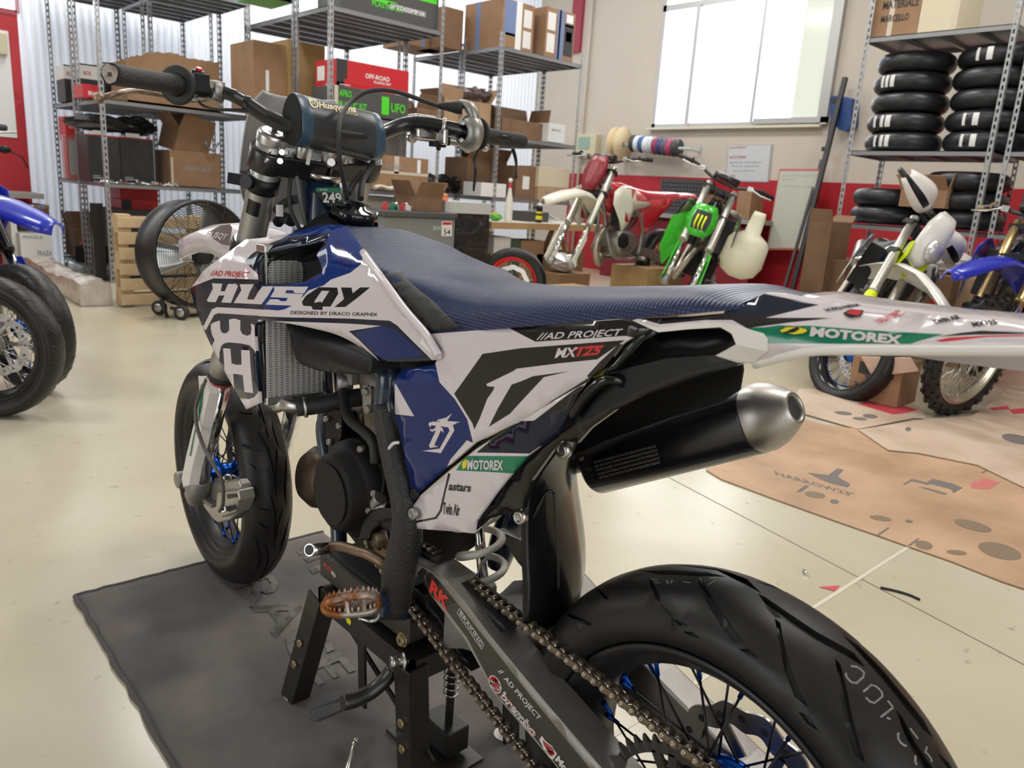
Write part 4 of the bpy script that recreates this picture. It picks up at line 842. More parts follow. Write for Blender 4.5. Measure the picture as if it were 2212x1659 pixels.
# warning lettering engraved on the sleeve
F2 = lambda a, b: None
m = MB(); bvm = BVHTree.FromPolygons([v.co+mu_.location+BK.location for v in mu_.data.vertices], [tuple(p.vertices) for p in mu_.data.polygons])
def onmuf(a, b):
    h, nn, _, _ = bvm.ray_cast(CAM, ray(a, b).normalized()); nn = -nn if nn is not None and nn.dot(FW) > 0 else nn; return h+nn*.0006 if h is not None else V((0, 0, -5))
for i, s in enumerate(('THIS PRODUCT IS DESIGNED FOR USE IN CLOSED COURSE COMPETITION MOTORCYCLES', 'ONLY AND DOES NOT CONFORM TO US EPA NOISE EMISSION STANDARDS USED ON', 'MOTORCYCLES SUBJECT TO EPA NOISE REGULATIONS CONSTITUTES TAMPERING AND', 'IS A VIOLATION OF FEDERAL LAW UNLESS IT CAN BE SHOWN THAT SUCH USE DOES', 'NOT CAUSE THE MOTORCYCLE TO EXCEED APPLICABLE FEDERAL STANDARDS')):
    puttext(m, s, (1282+i*3.2, 1002+i*8.2), (1417+i*2.2, 966+i*8.6), (1, -5.4), onmuf, 0, .0)
for k in range(12): a = 1438+k*4.2; P3 = [onmuf(a, 887-k), onmuf(a+1.3, 887-k), onmuf(a+3.3, 873-k), onmuf(a+2, 873-k)]; m.add(P3, [(0, 1, 2, 3)])
for p in m.v:
    pass
keepf = [f for f in m.f if all(m.v[i].z > 0 for i in f)]; mm = MB(); mm.add(m.v, keepf); mm.v = [v if v.z > 0 else mf for v in mm.v]; obj('muffler_lettering', mm, mat('grey_print', (.30, .28, .26), .6), mu_)['kind'] = 'stuff'
m = MB(); P = [PY(a, b, -.10) for a, b in ((1500, 800), (1590, 785), (1597, 830), (1590, 845), (1562, 838), (1540, 820), (1500, 828), (1440, 850), (1400, 860), (1400, 840))]; m.poly(P, (0, -.006, 0)); obj('muffler_bracket', m, BLKM, BK)
m = MB(); m.poly([PY(a, b, -.07) for a, b in ((1236, 985), (1250, 925), (1300, 880), (1400, 835), (1486, 800), (1600, 770), (1604, 800), (1597, 842), (1560, 868), (1440, 905), (1300, 955))], (0, -.004, 0)); obj('heat_shield', m, BLK, BK)
bolt(1497, 803, -.094, .008, M=mat('worn_steel', (.2, .15, .11)))
tb('connecting_pipe', [V((.46, -.14, .60)), V((.42, -.16, .625)), mf+ax*.01], .028, DARKM, 16)
# ---- front end
RZs = Matrix.Rotation(ST, 3, 'Z')
FA0, FA1 = PY(590, 293, .105), PY(430, 1050, .105)      # left fork leg from cap to axle clamp
ax = (FA1-FA0).normalized(); LF = (FA1-FA0).length
for s in (1, -1):
    A0 = FA0 if s > 0 else V((FA0.x+.01, -.105, FA0.z)); A1 = FA1 if s > 0 else V((FA1.x+.01, -.105, FA1.z)); nm = 'left' if s > 0 else 'right'
    m = MB(); m.tube([A0+ax*.0, A0+ax*.13, A0+ax*.135, A0+ax*.29, A0+ax*.30, A0+ax*.50, A0+ax*.52, A0+ax*.56], [.027, .027, .0265, .0275, .0265, .0265, .0305, .0305], 28); fo = obj('fork_outer_tube', m, mat('silver_fork_tube', (.42, .42, .40), .42, .85), BK)
    m = MB(); m.tube([A0+ax*.56, A0+ax*.575], .031, 28); m.tube([A0+ax*.575, A0+ax*.58], .0312, 28, 1); obj('fork_seal', m, [RUB, RED], fo)
    m = MB(); m.tube([A0+ax*.575, A0+ax*(LF-.01)], .0225, 28); obj('fork_stanchion', m, CHROME, BK)
    m = MB(); m.lathe([(.0, .014), (.006, .014), (.006, .008), (.012, .006), (.02, .009), (.027, .006), (.0285, 0), (.0285, -.012)], A0, -ax, 28); m.hexb(A0, -ax, .006, .018); obj('fork_cap', m, ALU, BK)
    m = MB(); c = A1; m.tube([c-ax*.03, c-ax*.005, c+ax*.03, c+ax*.055], [.026, .029, .03, .02], 20); m.tube([V((FWC.x, s*.075, FWC.z)), V((FWC.x, s*.135, FWC.z))], .021, 18); m.bar(c, V((FWC.x, s*.105, FWC.z)), .035, .04); obj('fork_foot', m, ALUB, BK, bevel=.003)
# fork guard on the left leg
fg = [(428, 812), (446, 818), (452, 850), (440, 900), (428, 960), (415, 1010), (408, 1048), (396, 1052), (392, 1035), (402, 985), (415, 930), (430, 870), (430, 835)]
m = MB(); q = [PY(a, b, .140) for a, b in fg]; m.poly(q, (-.01, -.02, 0)); m.poly([p+V((0, .001, 0)) for p in [PY(a, b, .141) for a, b in ((434, 830), (440, 835), (436, 880), (420, 940), (412, 985), (409, 985), (420, 930), (433, 870))]], (0, -.001, 0), 1); obj('fork_guard', m, [WHTP, GRN], BK, bevel=.002, fix=True)
tb('brake_hose', [PY(446, 820, .14), PY(425, 870, .145), PY(424, 915, .15), PY(440, 965, .15), PY(462, 1005, .15), PY(480, 1040, .14), PY(482, 1085, .13), PY(474, 1104, .12)], .0042, mat('grey_hose', (.10, .09, .085), .4), 10)
# caliper
m = MB(); P = [PY(a, b, .085) for a, b in ((425, 1052), (470, 1040), (515, 1035), (520, 1050), (520, 1075), (514, 1110), (495, 1125), (470, 1130), (455, 1115), (440, 1095), (430, 1075))]; m.poly(P, (0, -.035, 0)); m.poly([PY(a, b, .10) for a, b in ((468, 1062), (512, 1058), (516, 1080), (508, 1108), (480, 1118), (465, 1100))], (0, -.04, 0)); cal = obj('front_caliper', m, mat('caliper_aluminium', (.45, .43, .40), .4, .85), BK, bevel=.004, fix=True)
m = MB(); m.tube([PY(492, 1032, .08), PY(520, 1038, .03)], .009, 14); m.tube([PY(468, 1036, .09), PY(490, 1032, .085)], .006, 12); obj('caliper_pin', m, ALU, cal)
m = MB(); m.poly([PY(a, b, .1015) for a, b in ((489, 1095), (508, 1090), (510, 1100), (495, 1106))], (0, .0006, 0)); m.poly([PY(a, b, .1015) for a, b in ((490, 1068), (510, 1066), (511, 1074), (492, 1078))], (0, .0006, 0)); obj('caliper_slot', m, INK, cal)
m = MB(); m.tube([PY(480, 1100, .10), PY(481, 1100, .112)], .007, 12); m.tube([PY(480, 1100, .112), PY(481, 1100, .116)], .004, 12, 1); obj('banjo_bolt', m, [ALU, INK], cal)
m = MB(); m.bar(PY(420, 1055, .09), PY(470, 1090, .085), .012, .035, (0, 1, 0)); obj('caliper_bracket', m, ALUB, BK, bevel=.003)
# triple clamps
def clamp(t, name, h):
    m = MB(); c0 = FA0+ax*t; c1 = V((c0.x+.01, -c0.y, c0.z))
    for c in (c0, c1): m.tube([c-ax*h/2, c+ax*h/2], .036, 28)
    mid = (c0+c1)/2; N = V((ax.z, 0, -ax.x))*-1; N = -N if N.x > 0 else N     # rearwards
    u = ax
    for a, b, w in ((c0, mid+N*.012, .045), (mid+N*.012, c1, .045)): m.bar(a+N*.01, b+N*.01, h*.98, w, N)
    m.bar(c0-N*.015, c1-N*.015, h*.7, .02, N)
    return obj(name, m, BLKM if name == 'top_clamp' else BLKM, BK, bevel=.004), c0, c1, N
tc_, tc0, tc1, NN = clamp(.045, 'top_clamp', .042); clamp(.24, 'bottom_clamp', .036)
bn = lambda a, b, x, r=.005, d=(-.9, .25, .2), M=ALU: (lambda p, dd: obj('clamp_bolt', MB().tube([p-dd*.008, p+dd*.006], r, 14).tube([p+dd*.0062, p+dd*.0063], r*.5, 6), M, tc_))(PX(a, b, x), V(d).normalized())
for a, b in ((582, 326), (578, 345), (608, 329), (604, 348)): bn(a, b, .985 if a < 590 else .975, .0055, (-.3, .95, 0) if a < 590 else (-.9, .3, 0))
bn(714, 352, .93, .0075)
for a, b, y in ((656, 316, .055), (712, 326, .0), (742, 327, -.03)): m = MB(); p = PY(a, b, y); m.lathe([(0, .006), (.011, .006), (.014, .002), (.014, -.02)], p, -ax, 18); obj('clamp_stud', m, ALU, tc_)
m = MB(); a, b = PX(672, 318, .952), PX(664, 356, .948); m.bar(a, b, .006, .003, (-1, 0, 0)); m.bar(a, a+V((.03, 0, 0)), .006, .003); obj('cable_tie', m, PAPER, BK)
for a, b in ((804, 325), (812, 345), (806, 372), (818, 350)): m = MB(); p = PY(a, b, -.14); m.tube([p-V((0, -.01, 0)), p+V((0, -.006, 0))], .005, 12); obj('clamp_bolt', m, ALU, tc_)
# launch device strap on the left leg
c = FA0+ax*.095; m = MB(); m.lathe([(.0275, -.015), (.030, -.015), (.030, .015), (.0275, .015)], c, ax, 28); m.bar(c+V((.0, .02, 0)), c+V((.03, .05, .005)), .03, .02); m.tube([c+V((-.005, .028, .0)), c+V((-.012, .040, .0))], .013, 14); obj('holeshot_clamp', m, BLK, BK)
m = MB(); P = [PY(a, b, .125) for a, b in ((535, 330), (545, 340), (556, 362), (553, 372), (537, 376), (532, 366), (540, 356), (532, 345))]; m.poly(P, (.012, -.01, 0)); m.poly([PY(a, b, .122) for a, b in ((518, 368), (556, 370), (556, 380), (530, 392), (522, 388))], (.012, -.01, 0)); obj('strap_buckle', m, BLK, BK, bevel=.002, fix=True)
m = MB(); p = FA0+ax*.21; 
for k in range(6): a = 2.0+.16*k; m.add([], [])
yv = [(FA0+ax*t+NN*(.0272*cos(a))+V((0, .0272*sin(a), 0))) for t in (.125, .155) for a in [.35+.16*k for k in range(7)]]
m.add(yv, [(k, k+1, k+8, k+7) for k in range(6)], 0, True); obj('fork_label', m, GBLK, BK)
# handlebar
hb = [PY(242, 160, .40), PY(330, 176, .31), PY(384, 184, .265), PY(432, 190, .225), PY(470, 197, .195), PY(500, 205, .178), PY(528, 219, .158), PY(555, 238, .14), PY(585, 256, .12), PY(625, 272, .095), PY(700, 287, .04), PY(760, 296, -.02), PY(812, 292, -.085), PY(845, 279, -.125), PY(878, 268, -.155), PY(915, 266, -.18), PY(955, 274, -.205), PY(1000, 284, -.24), PY(1032, 290, -.265), PY(1080, 298, -.325), PY(1126, 305, -.395)]
P = sm(hb, 5); m = MB(); m.tube(P, [(.0143 if 30 < i < 85 else .0118 if 25 < i < 90 else .0112) for i in range(len(P))], 18); obj('handlebar', m, mat('black_bar', (.016, .016, .017), .32, .2, .3), BK)
for s, (a, b, c) in ((1, (hb[0], hb[2], .265)), (-1, (hb[-1], hb[-3], .265))):
    d = (b-a).normalized(); L_ = (b-a).length; m = MB(); R0 = .0158 if s > 0 else .0155
    m.tube([a-d*.004, a+d*.004, a+d*.012, a+d*(L_*.5), a+d*(L_-.012), a+d*(L_-.002)], [R0*.96, R0, R0*.99, R0*.96, R0*1.06, R0*1.25], 28)
    g = obj('grip', m, mat('knurled_grip', (.017, .016, .016), .6, bump=('v', 520, 1., .002)), BK)
    m = MB(); m.lathe([(R0*.9, .0), (.026, -.0015), (.0315, .0005), (.0325, .004), (.031, .007), (R0*1.1, .008)], a+d*(L_-.004), d, 32); obj('grip_flange', m, RUB, g)
    m = MB(); 
    if s > 0:
        F = frame(d, V((0, 0, 1))); m.poly([a-d*.0046+F @ V((0, .0125*cos(t)*(1+.1*sin(3*t)), .0135*sin(t)*(1+.07*cos(5*t)))) for t in [2*pi*k/26 for k in range(26)]], -d*.001); m.box(a-d*.0056+F @ V((0, 0, -.001)), (.001, .006, .006), F, 1); obj('bar_end', m, [mat('scuffed_bar_end', (.36, .3, .27), .6, noise=(90, (.2, .16, .14), .45, .6)), INK], g)
    else: m.lathe([(.0, -.006), (.012, -.006), (.0145, -.003), (.0145, .003)], a, d, 24); obj('bar_end', m, mat('worn_end_ring', (.62, .5, .38), .6), g)
# bar pad
PC0, PC1 = PY(628, 262, .098), PY(812, 302, -.098); pd_ = (PC1-PC0); pc = (PC0+PC1)/2; pdn = pd_.normalized(); LP = pd_.length
sec = sm([(-.039, -.012), (-.036, .014), (-.016, .040), (.004, .045), (.026, .03), (.038, 0), (.03, -.034), (.006, -.045), (-.022, -.042), (-.037, -.028)], 3, True)
def pring(t, k=1.): return [PC0+pd_*t+V((p.x*k, 0, p.y*k+.004)) for p in sec]
m = MB(); m.loft([pring(.0, .9), pring(.012, .98), pring(.02), pring(.13), pring(.135, .99), pring(.87, .99), pring(.875), pring(.98), pring(.988, .98), pring(1., .9)])
nsec = len(sec); BPB = plas('pad_blue', (.035, .075, .12), .34); bpd = obj('bar_pad', m, [plas('pad_charcoal', (.032, .035, .040), .36, noise=(14, (.045, .048, .055), .4, .7)), BPB, mat('pad_foam', (.008, .008, .008), .85)], BK)
pol = bpd.data.polygons; ncap = 2
for i, p in enumerate(pol):
    if i < nsec*9: r = i//nsec; p.material_index = {0: 2, 1: 1, 2: 1, 3: 1, 5: 1, 6: 1, 7: 1, 8: 2}.get(r, 0)
    else: p.material_index = 2
bvp = BVHTree.FromPolygons([v.co+bpd.location+BK.location for v in bpd.data.vertices], [tuple(p.vertices) for p in bpd.data.polygons])
def onpad(a, b): h, nn, _, _ = bvp.ray_cast(CAM, ray(a, b).normalized()); nn = -nn if nn is not None and nn.dot(FW) > 0 else nn; return (h+nn*.0008) if h is not None else pc
BP_ = lambda p: K(600, 200, 9.217, p); GOLD = mat('cream_print', (.78, .66, .42), .5); m = MB()
puttext(m, 'Husqvarna', BP_([(822,298)])[0], BP_([(1562,395)])[0], (-1.2, -12.5), onpad, 0, .035); puttext(m, 'MOTORCYCLES', BP_([(1230,408)])[0], BP_([(1590,468)])[0], (-.6, -4.2), onpad, 0, .03)
lg = BP_([(600,118),(618,112),(628,130),(640,118),(662,125),(672,142),(684,128),(708,135),(716,150),(730,138),(755,145),(770,180),(800,210),(805,270),(790,300),(755,312),(700,305),(655,270),(630,215),(615,160)]); P3 = [onpad(a, b) for a, b in lg]; m.add(P3, [tuple(t) for t in tessellate_polygon([P3])])
lg = BP_([(655,180),(690,165),(740,180),(768,210),(778,250),(765,278),(730,282),(690,262),(665,225)]); P3 = [onpad(a, b)+V((-.0003, 0, .0002)) for a, b in lg]; m.add(P3, [tuple(t) for t in tessellate_polygon([P3])], 1)
puttext(m, 'H', BP_([(690,250)])[0], BP_([(752,262)])[0], (-2, -8), lambda a, b: onpad(a, b)+V((-.0006, 0, .0004)), 0, .03)
m.tube([onpad(*BP_([(1210+38*k, 366+5*k)])[0]) for k in range(10)], .0005, 4); obj('pad_lettering', m, [GOLD, bpd.data.materials[0]], bpd)
# left controls
m = MB(); m.tube([hb[3]+V((0, .008, 0)), hb[3]-V((0, .012, 0))], .0165, 20); p = PY(430, 175, .228); m.box(p+V((0, 0, -.004)), (.03, .026, .03), mi=0); m.tube([PY(428, 165, .228), PY(429, 152, .228)], [.0125, .011], 20); m.tube([PY(429, 152, .228), PY(430, 146, .228)], .0055, 14, 1); sw = obj('kill_switch', m, [BLK, mat('red_button', (.7, .02, .02), .35)], BK, bevel=.0015)
m = MB(); m.tube(sm([PY(440, 180, .212), PY(438, 195, .212), PY(428, 208, .222)], 4), .005, 8, flat=.5); m.box(PY(418, 212, .225), (.012, .012, .008)); obj('switch_band', m, ALU, sw)
m = MB(); a, b = PY(452, 200, .208), PY(476, 206, .185); m.tube([hb[4]+(hb[3]-hb[4])*.35, hb[4]-(hb[3]-hb[4])*.15], .0175, 20); m.tube([PY(455, 205, .21), PY(480, 213, .188)], .0085, 16); m.box(PY(462, 185, .2), (.028, .03, .014)); obj('clutch_perch', m, ALUB, BK, bevel=.002)
lev = [(214, 212, .425), (225, 210, .415), (249, 203, .40), (275, 198, .375), (300, 197, .35), (340, 203, .32), (375, 213, .285), (415, 218, .245), (450, 214, .215)]
m = MB(); q = [PY(a, b, c)+V((.045, -.045, .0)) for a, b, c in lev]; q = [PY(a, b, c-.045) for a, b, c in lev]; m.tube(sm(q, 3), [.0085]+[.0066]*24, 10, flat=.8); m.sph(q[0], .0088, 10); obj('clutch_lever', m, BRZ if 0 else mat('worn_bronze_lever', (.36, .27, .2), .42, .6, noise=(40, (.25, .17, .12), .4, .65)), BK)
tb('switch_cable', [PY(424, 212, .22), PY(440, 228, .2), PY(470, 236, .185), PY(530, 239, .16), PY(600, 250, .1), PY(640, 310, .05)], .003, RUB, 8)
# right controls
m = MB(); c = PY(1014, 288, -.245); m.lathe([(.016, -.018), (.024, -.018), (.034, -.008), (.036, .0), (.034, .01), (.026, .016), (.016, .016)], c, (-.0, -1, .0), 30); q = sm([PY(994, 225, -.235), PY(1010, 228, -.24), PY(1022, 245, -.245), PY(1026, 268, -.25), PY(1026, 290, -.252), PY(1020, 308, -.255), PY(1008, 320, -.258)], 3); m.tube(q, [.009]*4+[.0115]*15, 14); th = obj('throttle_housing', m, mat('cast_magnesium', (.33, .32, .30), .42, .8), BK)
for a, b in ((1001, 266), (998, 303)): bolt(a, b, -.228, .005, (-.5, .8, 0), ALU, th)
m = MB(); a, b = PY(998, 233, -.235), PY(945, 228, -.195); d = b-a; m.tube([a, a+d*.12, a+d*.2, a+d*.45, a+d*.9, b], [.0125, .013, .0125, .010, .006, .0048], 20); obj('cable_boot', m, RUB, BK)
tb('throttle_cable', [PY(948, 229, -.195), PY(910, 216, -.16), PY(870, 202, -.12), PY(830, 194, -.08), PY(790, 199, -.045), PY(758, 220, -.01), PY(738, 250, .03), PY(731, 290, .055), PY(733, 340, .055), PY(740, 380, .04), PY(750, 430, .02)], .0042, RUB, 10)
m = MB(); m.tube([PY(953, 274, -.2), PY(962, 276, -.207)], .0185, 18); m.box(PY(958, 296, -.2), (.02, .012, .03)); pc_ = obj('brake_perch', m, ALU, BK, bevel=.003)
m = MB(); p = PY(905, 262, -.19)+V((.045, 0, .0)); m.box(PY(912, 255, -.19), (.03, .055, .012)); m.box(PY(915, 290, -.185), (.028, .05, .02)); obj('brake_reservoir', m, ALU, pc_, bevel=.004)
m = MB(); a, b = PY(885, 297, -.165), PY(893, 300, -.165); m.tube([a, b], .009, 16); m.tube([a-(b-a).normalized()*.0002, a+(b-a)*.01], .006, 12, 1); obj('reservoir_pivot', m, [ALU, INK], pc_)
m = MB(); m.box(PY(945, 312, -.2), (.02, .03, .01)); m.tube([PY(946, 305, -.2), PY(948, 325, -.2)], [.008, .004], 8); m.box(PY(962, 305, -.21), (.014, .016, .016)); obj('lever_adjuster', m, BLK, pc_, bevel=.002)
q = [PY(960, 305, -.24), PY(1000, 312, -.27), PY(1035, 318, -.30), PY(1048, 318, -.31)]; m = MB(); m.tube(sm(q, 3), .006, 10); m.sph(q[-1], .0095, 12); obj('brake_lever', m, mat('ivory_lever', (.62, .58, .5), .35, .5), BK)
for i in range(3): tb('breather_hose', [PY(1106+2*i, 322, -.36), PY(1114+i, 350, -.36), PY(1116-i*2, 385, -.35)], .0022, RUB, 6)
for i in range(3): tb('brake_wire', [PY(1033+i, 322, -.28), PY(1026-2*i, 345, -.28), PY(1025+i*2, 370, -.27), PY(1023, 405+4*i, -.26)], .002, RUB, 6)
# tank vent hose, cables beside the neck
tb('vent_hose', [PY(779, 430, .0), PY(780, 410, -.01), PY(784, 390, -.03), PY(796, 368, -.06), PY(806, 352, -.08)], .0058, RUB, 12)
tb('vent_hose', [PY(752, 418, -.01), PY(765, 395, -.03), PY(785, 372, -.05)], .006, RUB, 12)
tb('clutch_cable', [PY(641, 345, .05), PY(628, 385, .07), PY(625, 430, .075), PY(632, 465, .07), PY(650, 498, .06)], .0038, RUB, 10)
tb('wiring_loom', [PY(628, 350, .06), PY(640, 380, .06), PY(648, 425, .055), PY(652, 450, .05), PY(664, 500, .04)], .0045, mat('grey_sleeve', (.12, .12, .12), .5), 10)
tb('wiring_loom', [PY(600, 480, .06), PY(612, 470, .06), PY(630, 478, .06)], .011, RUB, 10); tb('wiring_loom', [PY(598, 455, .03), PY(615, 440, .03), PY(640, 430, .02)], .009, RUB, 10)
m = MB(); m.box(PX(604, 455, 1.02), (.006, .012, .022)); obj('connector_label', m, PAPER, BK)
# number plate seen from behind
m = MB(); rows = []
for z, w, xb in ((1.205, .075, 1.115), (1.17, .098, 1.125), (1.10, .105, 1.145), (1.03, .10, 1.17), (.98, .075, 1.19), (.955, .05, 1.20)):
    rows.append([V((xb-.05*(abs(t)**2.2), w*t+.012, z)) for t in [-1+2*k/14 for k in range(15)]])
m.loft([sm(r, 1) for r in [[*q] for q in zip(*[sm(c, 4) for c in zip(*rows)])]], closed=False, caps=False); obj('number_plate', m, mat('plate_plastic', (.45, .45, .45), .3), BK, solid=.003)
# front fender
m = MB(); rows = []
for x, w, z, dz in ((1.61, .03, .876, .004), (1.60, .06, .884, .010), (1.57, .074, .900, .016), (1.51, .08, .918, .02), (1.43, .085, .936, .022), (1.33, .09, .945, .025), (1.22, .088, .935, .03), (1.12, .07, .90, .03), (1.04, .06, .85, .03), (1.0, .05, .81, .02)):
    rows.append([V((x, w*t, z-dz*abs(t)**2.5)) for t in [-1+2*k/12 for k in range(13)]]+[V((x, w, z-dz-.045)), V((x, w-.006, z-dz-.046))])
rows = [[V((r[-1].x, -r[-1].y, r[-1].z)), V((r[-2].x, -r[-2].y, r[-2].z))]+r for r in rows]
m.loft(rows, closed=False, caps=False); ff = obj('front_fender', m, WHT, BK, solid=.003)
FE = lambda p: K(280, 420, 5.529, p); m = MB(); q = [PY(a, b, .0935) for a, b in FE([(960,440),(1080,370),(1200,355),(1225,400),(1215,470),(1180,615),(1090,590),(1000,530)])]; m.add(q, [tuple(t) for t in tessellate_polygon([q])], 0); puttext(m, 'HUSQY', FE([(905,500)])[0], FE([(1150,540)])[0], (7, -12), lambda a, b: PY(a, b, .0945), 1, .04); obj('fender_graphic', m, [mat('grey_graphics', (.16, .16, .16), .25, coat=.4), WHT], ff)
# ================================================================== stand, mat, tool
SD = thing('lift_stand', 'black steel lift stand with foot pedal under the foreground motorcycle', 'stand', (.68, 0, 0)); SM = mat('stand_black', (.014, .013, .012), .38, 0, .2, noise=(16, (.03, .026, .022), .5, .8))
def sbox(name, c, s, M=SM, par=SD, bev=.002, R=None): return obj(name, MB().box(c, s, R), M, par, bevel=bev)
zf = .282; x0, x1, y0, y1 = .518, .83, .10, -.13
fr_ = MB(); t = .042
fr_.box(((x0+x1)/2, y0-.004, zf-t/2), (x1-x0, .008, t)); fr_.box(((x0+x1)/2, y1+.004, zf-t/2), (x1-x0, .008, t)); fr_.box((x0+.004, (y0+y1)/2, zf-t/2), (.008, y0-y1, t)); fr_.box((x1-.004, (y0+y1)/2, zf-t/2), (.008, y0-y1, t)); fr_.box(((x0+x1)/2, (y0+y1)/2, zf-.004), (x1-x0-.01, y0-y1-.01, .006)); obj('base_frame', fr_, SM, SD)
pa, pb = PY(690, 1203, .085), PY(900, 1392, .085); zt = .345
m = MB(); xa, xb = .545, .845; m.box(((xa+xb)/2, -.01, zt-.004), (xb-xa, .19, .008)); m.box(((xa+xb)/2, .085, zt-.024), (xb-xa, .006, .046)); m.box(((xa+xb)/2, -.105, zt-.024), (xb-xa, .006, .046)); m.box((xa+.003, -.01, zt-.024), (.006, .19, .046)); m.box((xb-.003, -.01, zt-.024), (.006, .19, .046)); lt = obj('lift_table', m, SM, SD, bevel=.0015)
m = MB(); m.box(((xa+xb)/2, -.01, zt+.002), (xb-xa-.02, .17, .004)); obj('rubber_mat', m, RUB, SD)
m = MB(); puttext(m, 'MOTO', (699, 1222), (716, 1240), (1.5, -8), lambda a, b: PY(a, b, .0885), 0, .03); puttext(m, 'PRO', (715, 1239), (724, 1249), (1.5, -7), lambda a, b: PY(a, b, .0885), 1, .03); obj('table_lettering', m, [RED, PAPER], lt)
m = MB(); m.poly([PY(a, b, .1012) for a, b in ((745, 1330), (752, 1331), (759, 1342), (757, 1351), (750, 1345))], (0, .0004, 0)); obj('yellow_sticker', m, YEL, SD)
for nm, a, b in (('leg', V((.82, .095, .27)), V((.90, .115, .0))), ('leg', V((.535, .09, .27)), V((.54, .068, .0))), ('leg', V((.82, -.12, .27)), V((.88, -.15, .0))), ('leg', V((.535, -.12, .27)), V((.54, -.15, .0)))):
    m = MB(); w = .042; m.bar(a, b+V((0, 0, .004)), w, .005, (1, 0, 0)); m.bar(a+V((w/2, -.0, 0)), b+V((w/2, 0, .004)), .005, .04, (1, 0, 0)) if 0 else None
    d = (b-a); m = MB(); F = frame(d, V((0, 1, 0))); c = (a+b)/2; sg = 1 if a.y > 0 else -1
    m.box(c+F @ V((0, 0, sg*.018)), (d.length, .044, .005), F); m.box(c+F @ V((0, .02, 0)), (d.length, .005, .040), F); lg = obj(nm, m, SM, SD, bevel=.001)
    m = MB(); m.tube([b, b+V((0, 0, .004))], .034, 20); m.tube([b+V((0, 0, .004)), b+V((0, 0, .010))], .022, 16); obj('foot_pad', m, ALUB, lg)
    for k in (.42, .62):
        p = a.lerp(b, k)+V((0, sg*.021, 0)); m = MB(); m.hexb(p, (0, sg, 0), .008, .006); obj('hex_bolt', m, mat('brass_bolt', (.4, .3, .17), .4, .8), lg)
m = MB(); m.bar((.68, .095, .255), (.68, .09, .10), .022, .005, (0, 1, 0)); obj('brace', m, SM, SD)
m = MB(); m.bar((.80, .085, .26), (.50, .06, .08), .012, .004, (0, 1, 0)); obj('link_bar', m, SM, SD)
p = PY(885, 1435, .1); m = MB(); a = PY(856, 1430, .115); b = PY(884, 1428, .095); m.tube([a, b], .006, 12); m.hexb(a, (a-b), .011, .01); m.lathe([(.015, .0), (.015, .003), (.006, .003)], b.lerp(a, .4), (a-b), 18); obj('pivot_bolt', m, ALU, SD)
p = PY(869, 1382, .089); m = MB(); m.tube([p, p+V((0, .006, 0))], .0095, 16); m.tube([p+V((0, .006, 0)), p+V((0, .0061, 0))], .004, 6, 1); m.tube([p-V((0, .002, 0)), p+V((0, .001, 0))], .013, 16); obj('table_bolt', m, [mat('brass_bolt', (.4, .3, .17)), INK], SD)
q = [PY(850, 1445, .09), PY(830, 1470, .105), PY(800, 1495, .13), PY(765, 1512, .16), PY(740, 1518, .18)]; m = MB(); m.tube(sm(q, 4), .0135, 16); pd2 = obj('pedal_arm', m, SM, SD)
P = [PY(a, b, .2)+V((0, 0, 0)) for a, b in ((752, 1498), (738, 1488), (712, 1492), (688, 1502), (666, 1518), (662, 1535), (668, 1552), (684, 1556), (712, 1545), (740, 1530), (755, 1512))]; q = [PZ(a, b, .09-.0006*i) for i, (a, b) in enumerate(((752, 1500), (738, 1490), (712, 1493), (688, 1503), (668, 1518), (663, 1535), (668, 1550), (684, 1555), (712, 1545), (740, 1532), (755, 1512)))]
m = MB(); m.poly(q, (0, 0, -.006)); obj('pedal_pad', m, mat('rubber_grey', (.05, .05, .052), .6), SD, bevel=.002, fix=True)
c0, c1 = PX(985, 1450, .55), PX(982, 1530, .55); m = MB(); c0 = V((.57, -.03, .20)); c1 = V((.57, -.03, .13)); m.tube([c0.lerp(c1, k/60)+V((.013*cos(k*pi/6), .013*sin(k*pi/6), 0)) for k in range(61)], .002, 6); obj('return_spring', m, STEEL, SD)
m = MB(); m.tube([V((.57, -.03, .22)), V((.57, -.03, .06))], .008, 10); m.box((.58, -.03, .05), (.08, .05, .05)); m.box((.60, -.02, .012), (.18, .10, .006)); obj('jack_body', m, SM, SD, bevel=.002)
# carpet mat
CPT = mat('worn_grey_carpet', (.058, .050, .046), .95, noise=(3.2, (.20, .17, .155), .38, .68, 10), bump=('noise', 700, .9, .004), sheen=.3)
ca, cb = PZ(163, 1292), PZ(382, 1665); cc_ = PZ(640, 1160); cd_ = PZ(700, 1150); de = (cb-ca).normalized(); dn = V((de.y, -de.x, 0))
far = PZ(715, 1168); ex = abs((far-ca).dot(dn)); cx = lambda a, b: ca+de*a+dn*(b*(1 if (far-ca).dot(dn) > 0 else -1))
m = MB(); n1, n2 = 60, 60; LA, LB = 1.75, max(.6, ex); rows = []
rnd = random.Random(3)
for i in range(n1+1):
    rows.append([cx(LA*i/n1, LB*j/n2)+V((0, 0, .008+.0012*sin(i*.5)*sin(j*.4))) for j in range(n2+1)])
m.loft(rows, closed=False, caps=False); carpet = obj('carpet_mat', m, CPT, None, solid=-.007); tag(carpet, 'worn dark grey carpet mat with faded letters under the foreground motorcycle', 'mat')
m = MB()
bd = [cx(LA*i/40, 0)+V((rnd.uniform(-.003, .003), rnd.uniform(-.003, .003), .006)) for i in range(41)]; m.tube(bd, [.006+rnd.uniform(-.001, .002) for _ in bd], 8); bd = [cx(0, LB*i/30)+V((rnd.uniform(-.003, .003), rnd.uniform(-.003, .003), .006)) for i in range(31)]; m.tube(bd, .006, 8); obj('mat_binding', m, mat('carpet_binding', (.10, .09, .088), .95, bump=('noise', 400, 1, .004)), carpet)
